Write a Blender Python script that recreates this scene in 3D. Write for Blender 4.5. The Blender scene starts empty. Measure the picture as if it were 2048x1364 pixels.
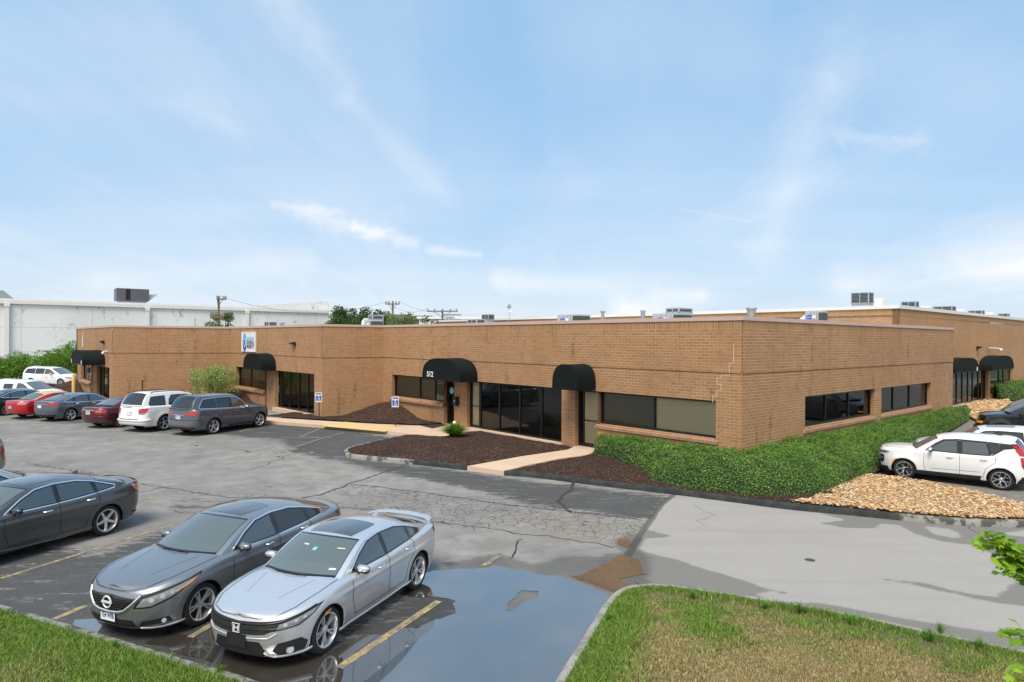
import bpy, bmesh, math, random
import numpy as np
from mathutils import Vector, Matrix, geometry, noise
R_ = math.radians
random.seed(7)
SC = bpy.context.scene
COL = SC.collection
# ---------------- camera ----------------
CAM_H = 4.4
FPX, CX, CY = 1300.0, 1024.0, 682.0
roll = math.atan(0.00615); pitch = -0.0015
cr = Vector((math.cos(roll), 0, math.sin(roll)))
cd = Vector((0, 1, pitch)).normalized()
cu = cr.cross(cd).normalized(); cr = cd.cross(cu).normalized()
cam = bpy.data.cameras.new('camera'); cam_o = bpy.data.objects.new('camera', cam); COL.objects.link(cam_o)
cam.sensor_width = 36; cam.lens = 36 * FPX / 2048; cam.clip_start = 0.1; cam.clip_end = 6000
m = Matrix.Identity(4)
for i in range(3):
    m[i][0] = cr[i]; m[i][1] = cu[i]; m[i][2] = -cd[i]
m[2][3] = CAM_H
cam_o.matrix_world = m
SC.camera = cam_o
# ---------------- world: sky with thin high cloud ----------------
W = bpy.data.worlds.new('World'); SC.world = W; W.use_nodes = True
SUN_EL, SUN_AZ = R_(58), R_(-162)     # azimuth: angle from +Y towards +X
nt = W.node_tree; N = nt.nodes; Lk = nt.links; N.clear()
def wn(t, **k):
    n = N.new(t)
    for a, b in k.items(): setattr(n, a, b)
    return n
out = wn('ShaderNodeOutputWorld'); bg = wn('ShaderNodeBackground'); bg.inputs[1].default_value = 0.092
sky = wn('ShaderNodeTexSky', sky_type='NISHITA', sun_disc=False, sun_elevation=SUN_EL, sun_rotation=SUN_AZ,
         air_density=1.1, dust_density=1.6, ozone_density=2.0, altitude=100)
tc = wn('ShaderNodeTexCoord'); sep = wn('ShaderNodeSeparateXYZ'); Lk.new(tc.outputs['Generated'], sep.inputs[0])
def wm(op, a, b=None, c=None):
    n = wn('ShaderNodeMath', operation=op)
    for i, v in enumerate((a, b, c)):
        if v is None: continue
        if isinstance(v, (int, float)): n.inputs[i].default_value = v
        else: Lk.new(v, n.inputs[i])
    return n.outputs[0]
def wmix(f, a, b):
    n = wn('ShaderNodeMix', data_type='RGBA')
    for s, v in ((n.inputs[0], f), (n.inputs[6], a), (n.inputs[7], b)):
        if isinstance(v, (int, float)): s.default_value = v
        elif isinstance(v, tuple): s.default_value = v
        else: Lk.new(v, s)
    return n.outputs[2]
def wramp(f, pts):
    n = wn('ShaderNodeValToRGB'); r = n.color_ramp
    r.elements[0].position, r.elements[0].color = pts[0][0], (pts[0][1],) * 3 + (1,)
    r.elements[1].position, r.elements[1].color = pts[-1][0], (pts[-1][1],) * 3 + (1,)
    for p, v in pts[1:-1]:
        e = r.elements.new(p); e.color = (v, v, v, 1)
    Lk.new(f, n.inputs[0]); return n.outputs[0]
zz = wm('MAXIMUM', sep.outputs[2], 0.0)
# project the direction on a high flat layer so the streaks run towards the horizon
den = wm('ADD', zz, 0.10)
u_ = wm('DIVIDE', sep.outputs[0], den); v_ = wm('DIVIDE', sep.outputs[1], den)
cmb = wn('ShaderNodeCombineXYZ'); Lk.new(u_, cmb.inputs[0]); Lk.new(v_, cmb.inputs[1])
mp = wn('ShaderNodeMapping'); mp.inputs['Rotation'].default_value = (0, 0, R_(24)); mp.inputs['Scale'].default_value = (0.62, 0.19, 1)
Lk.new(cmb.outputs[0], mp.inputs[0])
def wnoise(vec, sc, det, rough=0.55, dist=0.0):
    n = wn('ShaderNodeTexNoise'); n.inputs['Scale'].default_value = sc; n.inputs['Detail'].default_value = det
    n.inputs['Roughness'].default_value = rough; n.inputs['Distortion'].default_value = dist
    Lk.new(vec, n.inputs['Vector']); return n.outputs['Fac']
n1 = wnoise(mp.outputs[0], 1.1, 5, 0.5, 0.5)
n2 = wnoise(mp.outputs[0], 3.6, 7, 0.58, 0.7)
veil = wramp(n1, [(0.34, 0.0), (0.66, 1.0)])
wisp = wramp(n2, [(0.52, 0.0), (0.70, 1.0)])
mp2 = wn('ShaderNodeMapping'); mp2.inputs['Rotation'].default_value = (0, 0, R_(-35)); mp2.inputs['Scale'].default_value = (0.25, 0.9, 1)
mp2.inputs['Location'].default_value = (3.3, 1.7, 0)
Lk.new(cmb.outputs[0], mp2.inputs[0])
n3 = wnoise(mp2.outputs[0], 1.2, 4, 0.5, 0.3)
streak = wramp(n3, [(0.46, 0.0), (0.72, 1.0)])
cov = wm('ADD', wm('MULTIPLY', veil, 0.16), wm('MULTIPLY', wisp, 0.07))
cov = wm('ADD', cov, wm('MULTIPLY', streak, 0.09))
back = wramp(wm('MULTIPLY_ADD', sep.outputs[1], -0.5, 0.5), [(0.40, 0.0), (0.85, 0.75)])  # extra unseen cloud added behind the camera to neutralise the ambient light
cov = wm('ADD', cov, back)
hz = wramp(zz, [(0.0, 0.50), (0.06, 0.33), (0.16, 0.16), (0.4, 0.0)])
def pdir(px, py): return (cd * FPX + cr * (px - CX) - cu * (py - CY)).normalized()
def wv(op, a, b=None):
    n = wn('ShaderNodeVectorMath', operation=op)
    for i, v in enumerate((a, b)):
        if v is None: continue
        if isinstance(v, (tuple, Vector)): n.inputs[i].default_value = tuple(v)
        elif isinstance(v, (int, float)): n.inputs[3].default_value = v
        else: Lk.new(v, n.inputs[i])
    return n
nD = wnoise(tc.outputs['Generated'], 22.0, 8, 0.66, 1.2); nD2 = wnoise(tc.outputs['Generated'], 5.0, 5, 0.6, 0.4)
def wisp_seg(p, q, wpx, amt, rag=1.0, tex=nD):
    global cov
    a, b = pdir(*p), pdir(*q); ab = b - a; N_ = tc.outputs['Generated']; d0 = wv('SUBTRACT', N_, a).outputs[0]
    t = wm('DIVIDE', wv('DOT_PRODUCT', d0, ab).outputs['Value'], ab.length_squared); t = wm('MINIMUM', wm('MAXIMUM', t, 0.0), 1.0)
    s_ = wn('ShaderNodeVectorMath', operation='SCALE'); s_.inputs[0].default_value = tuple(ab); Lk.new(t, s_.inputs[3])
    dist = wv('LENGTH', wv('SUBTRACT', d0, s_.outputs[0]).outputs[0]).outputs['Value']
    f = wm('SUBTRACT', 1.0, wm('DIVIDE', dist, wpx / FPX)); f = wm('ADD', f, wm('MULTIPLY', wm('SUBTRACT', tex, 0.5), 2.2 * rag)); f = wramp(f, [(0.05, 0.0), (0.9, 1.0)])
    f2 = wramp(dist, [(0.0, 1.0), (2.2 * wpx / FPX, 0.0)])
    cov = wm('ADD', cov, wm('MULTIPLY', wm('MULTIPLY', f, f2), amt))
for p, q, w_, a_, r_, tx in (((540, -40), (690, 170), 62, .16, 1.5, nD2), ((700, 200), (880, 380), 46, .17, 1.5, nD2), ((545, 408), (690, 425), 11, .14, 1.6, nD), ((710, 455), (825, 486), 18, .24, 1.6, nD), ((600, 425), (760, 470), 30, .22, 1.2, nD),
        ((1690, 272), (1850, 282), 24, .16, 1.5, nD), ((1362, 418), (1500, 443), 3.5, .14, .8, nD), ((1250, 620), (2080, 530), 42, .45, .8, nD2), ((1540, 480), (1660, 160), 80, .18, 1.3, nD2), ((860, 500), (960, 510), 14, .25, 1.0, nD),
        ((1000, 560), (1400, 590), 26, .2, 1.1, nD2), ((330, 200), (480, 260), 60, .10, 1.2, nD2), ((1150, 60), (1900, 120), 120, .10, 1.2, nD2), ((200, 560), (620, 520), 40, .16, 1.1, nD2), ((1700, 560), (2080, 470), 60, .22, 1.1, nD2)):
    wisp_seg(p, q, w_, a_, r_, tx)
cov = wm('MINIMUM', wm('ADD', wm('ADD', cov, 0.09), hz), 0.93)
hsv = wn('ShaderNodeHueSaturation'); hsv.inputs['Saturation'].default_value = 1.05; hsv.inputs['Value'].default_value = 1.0
Lk.new(sky.outputs[0], hsv.inputs['Color'])
skyc = wmix(0.7, hsv.outputs[0], (1.5, 3.6, 6.0, 1))
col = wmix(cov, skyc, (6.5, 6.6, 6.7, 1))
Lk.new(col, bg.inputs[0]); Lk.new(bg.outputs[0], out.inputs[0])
# ---------------- sun (veiled) ----------------
sl = bpy.data.lights.new('sun', 'SUN'); sl.energy = 2.4; sl.angle = R_(26); sl.color = (1.0, 0.91, 0.79)
so = bpy.data.objects.new('sun', sl); COL.objects.link(so)
sd = Vector((math.sin(SUN_AZ) * math.cos(SUN_EL), math.cos(SUN_AZ) * math.cos(SUN_EL), math.sin(SUN_EL)))
so.rotation_euler = sd.to_track_quat('Z', 'Y').to_euler(); so.location = sd * 60
SC.view_settings.view_transform = 'Standard'; SC.view_settings.look = 'None'
SC.view_settings.exposure = 0.76; SC.view_settings.gamma = 1
SC.cycles.max_bounces = 6; SC.cycles.diffuse_bounces = 2; SC.cycles.glossy_bounces = 3
SC.cycles.transparent_max_bounces = 6; SC.cycles.transmission_bounces = 2
SC.cycles.caustics_reflective = False; SC.cycles.caustics_refractive = False
SC.cycles.use_denoising = True
# ---------------- photo measurement helpers ----------------
def ray(px, py): return (cd * FPX + cr * (px - CX) - cu * (py - CY))
def G(px, py, z=0.0):
    d = ray(px, py); t = (z - CAM_H) / d.z
    return Vector((d.x * t, d.y * t, z))
def V(px, py, D):
    d = ray(px, py); t = D / d.y
    return Vector((d.x * t, D, CAM_H + d.z * t))
# ---------------- object helpers ----------------
def tag(o, label=None, cat=None, group=None, kind=None):
    if label: o['label'] = label
    if cat: o['category'] = cat
    if group: o['group'] = group
    if kind: o['kind'] = kind
    return o
def link(name, me, mat=None, parent=None):
    o = bpy.data.objects.new(name, me); COL.objects.link(o)
    if mat is not None:
        for mm in (mat if isinstance(mat, (list, tuple)) else [mat]): me.materials.append(mm)
    if parent is not None: o.parent = parent
    return o
def empty(name, loc=(0, 0, 0), rz=0.0, label=None, cat=None, group=None):
    o = bpy.data.objects.new(name, None); COL.objects.link(o); o.location = loc; o.rotation_euler = (0, 0, rz)
    o.empty_display_size = 0.2
    return tag(o, label, cat, group)
class MB:
    """collects vertices and faces of one mesh"""
    def __init__(s): s.v = []; s.f = []; s.m = []; s.cur = 0
    def add(s, vs, fs):
        b = len(s.v); s.v += [tuple(p) for p in vs]; s.f += [tuple(i + b for i in f) for f in fs]; s.m += [s.cur] * len(fs)
    def quad(s, a, b, c, d): s.add([a, b, c, d], [(0, 1, 2, 3)])
    def box(s, x0, x1, y0, y1, z0, z1, M=None):
        vs = [Vector((x, y, z)) for z in (z0, z1) for y in (y0, y1) for x in (x0, x1)]
        if M is not None: vs = [M @ p for p in vs]
        s.add(vs, [(0, 2, 3, 1), (4, 5, 7, 6), (0, 1, 5, 4), (1, 3, 7, 5), (3, 2, 6, 7), (2, 0, 4, 6)])
    def bevbox(s, x0, x1, y0, y1, z0, z1, b=0.02, M=None):
        bm = bmesh.new(); bmesh.ops.create_cube(bm, size=1)
        for v in bm.verts:
            v.co = Vector(((x0 + x1) / 2 + v.co.x * (x1 - x0), (y0 + y1) / 2 + v.co.y * (y1 - y0), (z0 + z1) / 2 + v.co.z * (z1 - z0)))
        bmesh.ops.bevel(bm, geom=bm.edges[:], offset=b, segments=2, affect='EDGES', profile=0.6)
        s.bm(bm, M)
    def bm(s, bm, M=None):
        bm.verts.index_update()
        s.add([(M @ v.co if M is not None else v.co.copy()) for v in bm.verts], [tuple(v.index for v in f.verts) for f in bm.faces]); bm.free()
    def tube(s, pts, r, n=8, cap=True):
        pts = [Vector(p) for p in pts]; rs = r if isinstance(r, (list, tuple)) else [r] * len(pts)
        vs = []; fs = []; up = None
        for i, p in enumerate(pts):
            t = (pts[min(i + 1, len(pts) - 1)] - pts[max(i - 1, 0)])
            if t.length < 1e-9: t = Vector((0, 0, 1))
            t.normalize()
            a = Vector((0, 0, 1)) if abs(t.z) < 0.9 else Vector((1, 0, 0))
            u = t.cross(a).normalized(); w = t.cross(u)
            for k in range(n):
                an = 2 * math.pi * k / n
                vs.append(p + (u * math.cos(an) + w * math.sin(an)) * rs[i])
        for i in range(len(pts) - 1):
            for k in range(n):
                k2 = (k + 1) % n
                fs.append((i * n + k, i * n + k2, (i + 1) * n + k2, (i + 1) * n + k))
        if cap: fs.append(tuple(range(n))[::-1]); fs.append(tuple((len(pts) - 1) * n + k for k in range(n)))
        s.add(vs, fs)
    def lathe(s, prof, n=24, M=None, closed=False):
        """profile of (radius, height) turned about z"""
        vs = []; fs = []; L = len(prof)
        for k in range(n):
            a = 2 * math.pi * k / n
            for r, h in prof:
                p = Vector((r * math.cos(a), r * math.sin(a), h)); vs.append(M @ p if M is not None else p)
        for k in range(n):
            k2 = (k + 1) % n
            for i in range(L if closed else L - 1):
                j = (i + 1) % L
                fs.append((k * L + i, k2 * L + i, k2 * L + j, k * L + j))
        s.add(vs, fs)
    def prism(s, poly, z0, z1, bottom=False):
        """2-D outline raised from z0 to z1"""
        tris = geometry.tessellate_polygon([[Vector((p[0], p[1], 0)) for p in poly]])
        n = len(poly)
        area = sum(poly[i][0] * poly[(i + 1) % n][1] - poly[(i + 1) % n][0] * poly[i][1] for i in range(n))
        if area < 0: poly = poly[::-1]; tris = geometry.tessellate_polygon([[Vector((p[0], p[1], 0)) for p in poly]])
        top = [(p[0], p[1], z1) for p in poly]; bot = [(p[0], p[1], z0) for p in poly]
        def up(t):
            a, b, c = (poly[i] for i in t)
            return t if (b[0] - a[0]) * (c[1] - a[1]) - (b[1] - a[1]) * (c[0] - a[0]) > 0 else t[::-1]
        s.add(top, [up(t) for t in tris])
        if z1 - z0 > 1e-6:
            s.add(bot + top, [(i, (i + 1) % n, n + (i + 1) % n, n + i) for i in range(n)])
            if bottom: s.add(bot, [up(t)[::-1] for t in tris])
    def mesh(s, name, smooth=False, weld=0.0, sharp=None):
        me = bpy.data.meshes.new(name); me.from_pydata(s.v, [], s.f)
        me.polygons.foreach_set('material_index', s.m)
        if weld or sharp is not None:
            bm = bmesh.new(); bm.from_mesh(me)
            if weld: bmesh.ops.remove_doubles(bm, verts=bm.verts, dist=weld)
            bmesh.ops.recalc_face_normals(bm, faces=bm.faces)
            if sharp is not None:
                for e in bm.edges:
                    e.smooth = not (len(e.link_faces) == 2 and e.calc_face_angle(0) > sharp)
            bm.to_mesh(me); bm.free()
        if smooth or sharp is not None: me.polygons.foreach_set('use_smooth', [True] * len(me.polygons))
        me.update(); return me
    def build(s, name, mat=None, parent=None, **k): return link(name, s.mesh(name, **k), mat, parent)
# ---------------- materials ----------------
MATS = {}
class NT:
    def __init__(s, name):
        s.mat = bpy.data.materials.new(name); s.mat.use_nodes = True; s.t = s.mat.node_tree; s.t.nodes.clear()
        s.out = s.t.nodes.new('ShaderNodeOutputMaterial')
    def n(s, ty, ins=None, **k):
        nd = s.t.nodes.new(ty)
        for a, b in k.items(): setattr(nd, a, b)
        for a, b in (ins or {}).items(): s.set(nd.inputs[a], b)
        return nd
    def set(s, sock, v):
        if hasattr(v, 'is_output'): s.t.links.new(v, sock)
        elif isinstance(v, tuple) and len(v) == 3 and sock.type == 'RGBA': sock.default_value = v + (1,)
        else: sock.default_value = v
    def noise(s, vec, scale, detail=3, rough=0.5, dist=0, out='Fac'):
        return s.n('ShaderNodeTexNoise', {'Vector': vec, 'Scale': scale, 'Detail': detail, 'Roughness': rough, 'Distortion': dist}).outputs[out]
    def mp(s, vec, scale=(1, 1, 1), loc=(0, 0, 0), rot=(0, 0, 0)):
        return s.n('ShaderNodeMapping', {'Vector': vec, 'Scale': scale, 'Location': loc, 'Rotation': rot}).outputs[0]
    def m(s, op, a, b=0.0, c=0.0, clamp=False):
        nd = s.n('ShaderNodeMath', operation=op, use_clamp=clamp)
        s.set(nd.inputs[0], a); s.set(nd.inputs[1], b); s.set(nd.inputs[2], c); return nd.outputs[0]
    def mix(s, f, a, b, blend='MIX'):
        nd = s.n('ShaderNodeMix', data_type='RGBA', blend_type=blend)
        s.set(nd.inputs[0], f); s.set(nd.inputs[6], a); s.set(nd.inputs[7], b); return nd.outputs[2]
    def sm(s, v, lo, hi):
        nd = s.n('ShaderNodeMapRange', {'Value': v, 'From Min': lo, 'From Max': hi}, interpolation_type='SMOOTHSTEP')
        return nd.outputs[0]
    def ramp(s, f, pts):
        nd = s.n('ShaderNodeValToRGB'); r = nd.color_ramp
        for i, (p, c) in enumerate(pts):
            c = (c, c, c, 1) if isinstance(c, (int, float)) else tuple(c) + (1,)
            if i < 2: e = r.elements[i]; e.position = p
            else: e = r.elements.new(p)
            e.color = c
        s.set(nd.inputs[0], f); return nd.outputs[0]
    def attr(s, name): return s.n('ShaderNodeAttribute', attribute_name=name).outputs['Fac']
    def bump(s, h, strength=0.5, dist=0.01):
        return s.n('ShaderNodeBump', {'Height': h, 'Strength': strength, 'Distance': dist}).outputs[0]
    def principled(s, **k):
        p = s.n('ShaderNodeBsdfPrincipled')
        for a, b in k.items(): s.set(p.inputs[a.replace('_', ' ')], b)
        s.t.links.new(p.outputs[0], s.out.inputs[0]); return p
def flat(name, col, rough=0.6, metal=0.0, var=0.12, scale=6.0, spec=0.5, coat=0.0, bump=0.0):
    if name in MATS: return MATS[name]
    t = NT(name); tc = t.n('ShaderNodeTexCoord').outputs['Object']
    nz = t.noise(tc, scale, 4, 0.6)
    c = t.mix(t.m('MULTIPLY', nz, 2 * var), col, tuple(x * 0.55 for x in col))
    p = t.principled(Base_Color=c, Roughness=rough, Metallic=metal, Specular_IOR_Level=spec, Coat_Weight=coat, Coat_Roughness=0.03)
    if bump: t.set(p.inputs['Normal'], t.bump(t.noise(tc, scale * 8, 3), bump, 0.01))
    MATS[name] = t.mat; return t.mat
def paint(name, col, metal=0.0, rough=0.35):
    if name in MATS: return MATS[name]
    t = NT(name); g = t.n('ShaderNodeNewGeometry').outputs['Position']
    fl = t.noise(g, 900, 1)
    c = t.mix(t.m('MULTIPLY', fl, 0.35 if metal else 0.0), col, tuple(min(1, x * 1.6) for x in col))
    dust = t.noise(g, 1.7, 4, 0.6)
    c = t.mix(t.m('MULTIPLY', t.sm(dust, 0.5, 0.9), 0.10), c, (0.35, 0.33, 0.30))
    t.principled(Base_Color=c, Metallic=metal, Roughness=t.m('ADD', rough, t.m('MULTIPLY', dust, 0.08)), Coat_Weight=1.0, Coat_Roughness=0.03, Coat_IOR=1.45)
    MATS[name] = t.mat; return t.mat
def glass(name, tint, base=(0.02, 0.025, 0.025), trans=0.5, rough=0.02, ior=1.52):
    if name in MATS: return MATS[name]
    t = NT(name); tc = t.n('ShaderNodeTexCoord').outputs['Object']
    nrm = t.bump(t.noise(tc, 1.3, 2), 0.03, 0.05)
    gl = t.n('ShaderNodeBsdfPrincipled', {'Base Color': base, 'Roughness': rough, 'IOR': ior, 'Normal': nrm})
    tr = t.n('ShaderNodeBsdfTransparent', {'Color': tint})
    fr = t.n('ShaderNodeFresnel', {'IOR': ior, 'Normal': nrm})
    gls = t.n('ShaderNodeBsdfGlossy', {'Color': (1, 1, 1), 'Roughness': rough, 'Normal': nrm})
    body = t.n('ShaderNodeMixShader', {0: trans, 1: gl.outputs[0], 2: tr.outputs[0]})
    mx = t.n('ShaderNodeMixShader', {0: fr.outputs[0], 1: body.outputs[0], 2: gls.outputs[0]})
    t.t.links.new(mx.outputs[0], t.out.inputs[0]); MATS[name] = t.mat; return t.mat
def text_mesh(txt, size, extr=0.004, align='CENTER', bold=0.0):
    c = bpy.data.curves.new('text', 'FONT'); c.body = txt; c.size = size; c.extrude = extr; c.align_x = align; c.align_y = 'CENTER'
    c.resolution_u = 3; c.offset = bold
    o = bpy.data.objects.new('text', c); COL.objects.link(o)
    dg = bpy.context.evaluated_depsgraph_get(); me = bpy.data.meshes.new_from_object(o.evaluated_get(dg))
    bpy.data.objects.remove(o); bpy.data.curves.remove(c); return me

# ================= BRICK BUILDING =================
ZG = 0.15                      # level of the walks and floors
ZT = 5.11                      # top of the brickwork
ZB = 3.38                      # shadow joint
def brick_mat(name, ztop, base=(0.43, 0.240, 0.122), dark=(0.31, 0.172, 0.090), mortar=(0.66, 0.48, 0.29), stain=0.6, soldier=0.305):
    t = NT(name); tc = t.n('ShaderNodeTexCoord').outputs['Object']
    s = t.n('ShaderNodeSeparateXYZ', {0: tc})
    nrm = t.n('ShaderNodeSeparateXYZ', {0: t.n('ShaderNodeNewGeometry').outputs['Normal']})
    h = t.m('ADD', s.outputs[0], s.outputs[1])       # along the wall or, on reveals, into it
    vec = t.n('ShaderNodeCombineXYZ', {0: h, 1: s.outputs[2]}).outputs[0]
    vec2 = t.n('ShaderNodeCombineXYZ', {0: s.outputs[2], 1: h}).outputs[0]
    def br(v, off, loc):
        v = t.mp(v, loc=loc)
        return t.n('ShaderNodeTexBrick', {'Vector': v, 'Color1': base, 'Color2': dark, 'Mortar': mortar, 'Scale': 1.0, 'Mortar Size': 0.0065,
                   'Mortar Smooth': 0.35, 'Bias': -0.25, 'Brick Width': 0.305, 'Row Height': 0.1016}, offset=off, offset_frequency=2)
    b1 = br(vec, 0.5, (0, -ztop % 0.1016, 0)); b2 = br(vec2, 0.0, (-(ztop - 0.305) % 0.305, 0.0, 0))
    msk = t.m('GREATER_THAN', s.outputs[2], ztop - soldier)
    c = t.mix(msk, b1.outputs[0], b2.outputs[0]); mo = t.m('ADD', t.m('MULTIPLY', b1.outputs[1], t.m('SUBTRACT', 1.0, msk)), t.m('MULTIPLY', b2.outputs[1], msk))
    # per-area tone, patchy mortar wash, streaks
    big = t.noise(tc, 0.35, 4, 0.6); mid = t.noise(tc, 2.2, 4, 0.6); fine = t.noise(tc, 60, 2, 0.6)
    c = t.mix(t.m('MULTIPLY', t.sm(big, 0.35, 0.7), 0.35), c, tuple(x * 0.72 for x in base))
    c = t.mix(t.m('MULTIPLY', t.sm(mid, 0.45, 0.75), 0.30), c, (0.44, 0.28, 0.16))
    c = t.mix(t.m('MULTIPLY', fine, 0.35), c, (0.16, 0.085, 0.05))
    wash = t.m('MULTIPLY', mo, t.sm(t.noise(tc, 0.8, 3), 0.48, 0.66))
    c = t.mix(t.m('MULTIPLY', wash, 0.45), c, (0.72, 0.54, 0.35))
    hide = t.m('MULTIPLY', mo, t.sm(t.noise(t.mp(tc, loc=(7, 3, 1)), 0.55, 3), 0.46, 0.6))
    c = t.mix(t.m('MULTIPLY', hide, 0.6), c, base)
    st = t.noise(t.mp(tc, scale=(1.1, 1.1, 0.22)), 1.6, 6, 0.72, 0.3)
    st2 = t.noise(tc, 9, 3, 0.7)
    c = t.mix(t.m('MULTIPLY', t.m('MULTIPLY', t.sm(st, 0.53, 0.68), t.sm(st2, 0.42, 0.56)), stain), c, (0.07, 0.045, 0.035))
    p = t.principled(Base_Color=c, Roughness=0.9, Specular_IOR_Level=0.25)
    hgt = t.m('ADD', t.m('MULTIPLY', mo, -1.0), t.m('MULTIPLY', fine, 0.35))
    t.set(p.inputs['Normal'], t.bump(hgt, 0.35, 0.008)); return t.mat
M_BR = brick_mat('brick', ZT)
M_COP = flat('coping_metal', (0.55, 0.40, 0.35), 0.55, 0.0, 0.1, 1.5)
M_WCOP = flat('white_metal_trim', (0.72, 0.72, 0.70), 0.5, 0, 0.08, 2)
M_ROOF = flat('roof_membrane', (0.62, 0.62, 0.60), 0.8, 0, 0.2, 0.6)
M_FRAME = flat('bronze_frame', (0.016, 0.019, 0.018), 0.35, 0.3, 0.1, 4)
M_IN = flat('dim_interior', (0.012, 0.012, 0.012), 0.9)
M_CONC = None
def conc_mat(name, col, dk, sc=3.0):
    t = NT(name); g = t.n('ShaderNodeNewGeometry').outputs['Position']
    a = t.noise(g, sc * 0.3, 5, 0.65); b = t.noise(g, 90, 2, 0.7)
    c = t.mix(t.sm(a, 0.35, 0.75), col, dk); c = t.mix(t.m('MULTIPLY', b, 0.45), c, tuple(x * 0.5 for x in col))
    sp = t.n('ShaderNodeTexVoronoi', {'Vector': g, 'Scale': 70.0}).outputs['Distance']
    c = t.mix(t.m('MULTIPLY', t.m('LESS_THAN', sp, 0.16), 0.25), c, tuple(x * 0.35 for x in col))
    p = t.principled(Base_Color=c, Roughness=0.9, Specular_IOR_Level=0.2)
    t.set(p.inputs['Normal'], t.bump(b, 0.4, 0.006)); return t.mat
M_CONC = conc_mat('buff_concrete', (0.66, 0.50, 0.37), (0.56, 0.42, 0.31))
M_GLASS = glass('dark_window_glass', (0.90, 0.93, 0.90), trans=0.96, ior=1.5)
M_BLIND = flat('blind_fabric', (0.98, 0.80, 0.50), 0.9, 0, 0.1, 2)
M_BLIND2 = flat('dim_blind_fabric', (0.16, 0.14, 0.09), 0.9, 0, 0.1, 2)
M_ALU = flat('brushed_metal', (0.45, 0.45, 0.44), 0.35, 0.9, 0.05, 8)
M_AWN = flat('black_awning_cloth', (0.006, 0.011, 0.011), 0.85, 0, 0.5, 1.2, spec=0.2)
M_WHITE = flat('white_lettering', (0.85, 0.85, 0.85), 0.6)

def hz_at(px): return 680 + 0.00615 * (px - 1024)
def corner(px, h): # wall corner seen at px where the band-to-top distance is h pixels
    p = V(px, 700, FPX * 1.73 / h); return Vector((p.x, p.y, 0))
P0 = corner(1484, 108.8); P1 = corner(767, 60.8); P2 = corner(644, 64.1)
P3 = corner(462.6, 49.6); P4 = corner(224.8, 53.4); P5 = corner(154, 42.3)
dR = (corner(1906, 65.0) - P0).normalized(); LR = (corner(1906, 65.0) - P0).length
P6 = P0 + dR * LR
nR = Vector((-dR.y, dR.x, 0))                 # into the building from the right front
def frame(P, Q):
    """wall frame: x along P->Q, y into the wall, z up"""
    d = (Q - P).normalized(); n = Vector((-d.y, d.x, 0))
    return Matrix(((d.x, n.x, 0, P.x), (d.y, n.y, 0, P.y), (0, 0, 1, 0), (0, 0, 0, 1)))
class Wall:
    def __init__(s, P, Q): s.P = P; s.Q = Q; s.M = frame(P, Q); s.I = s.M.inverted(); s.L = (Q - P).length
    def at(s, px, py, depth=0.0):
        """photo pixel -> (s, z) on the wall plane pushed in by depth"""
        d = s.I.to_3x3() @ ray(px, py); o = s.I @ Vector((0, 0, CAM_H)); t = (depth - o.y) / d.y
        return (o.x + d.x * t, o.z + d.z * t)
    def x(s, px, depth=0.0): return s.at(px, 690, depth)[0]
def wall_mesh(w, z0, z1, holes, depth=0.21, proud=0.02, band=True, x0=0.0, x1=None, wrapl=False, wrapr=False):
    """brick skin with openings: lower part, recessed joint, upper part set proud"""
    L = w.L if x1 is None else x1; mb = MB()
    xs = sorted(set([x0, L] + [h[0] for h in holes] + [h[1] for h in holes]))
    zs = sorted(set([z0, z1] + ([ZB - 0.03, ZB] if band else []) + [h[2] for h in holes] + [h[3] for h in holes]))
    for i in range(len(xs) - 1):
        for j in range(len(zs) - 1):
            a, b, c, d = xs[i], xs[i + 1], zs[j], zs[j + 1]; mx, mz = (a + b) / 2, (c + d) / 2
            if any(h[0] < mx < h[1] and h[2] < mz < h[3] for h in holes): continue
            y = 0.0
            if band:
                if ZB - 0.03 < mz < ZB: y = 0.035
                elif mz > ZB: y = -proud
            mb.quad((a, y, c), (b, y, c), (b, y, d), (a, y, d))
    if band:
        mb.quad((x0, 0, ZB - 0.03), (L, 0, ZB - 0.03), (L, 0.035, ZB - 0.03), (x0, 0.035, ZB - 0.03))
        mb.quad((x0, 0.035, ZB), (L, 0.035, ZB), (L, -proud, ZB), (x0, -proud, ZB))
    for a, b, c, d in holes:
        mb.quad((a, 0, c), (a, depth, c), (a, depth, d), (a, 0, d)); mb.quad((b, depth, c), (b, 0, c), (b, 0, d), (b, depth, d))
        mb.quad((a, 0, d), (a, depth, d), (b, depth, d), (b, 0, d))
        if c > z0 + 0.01: mb.quad((a, 0, c), (b, 0, c), (b, depth, c), (a, depth, c))
    # end returns so that corners close from either side
    for xx in (x0, L):
        mb.quad((xx, 0, z0), (xx, 0.3, z0), (xx, 0.3, z1), (xx, 0, z1))
    return mb
def add_wall(name, w, holes, parent, mat=None, **k):
    o = wall_mesh(w, -0.3, ZT, holes, **k).build(name, mat or M_BR, parent); o.matrix_world = w.M.copy(); return o
def place(o, w, parent):
    o.parent = parent; o.matrix_world = w.M.copy(); return o
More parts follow.
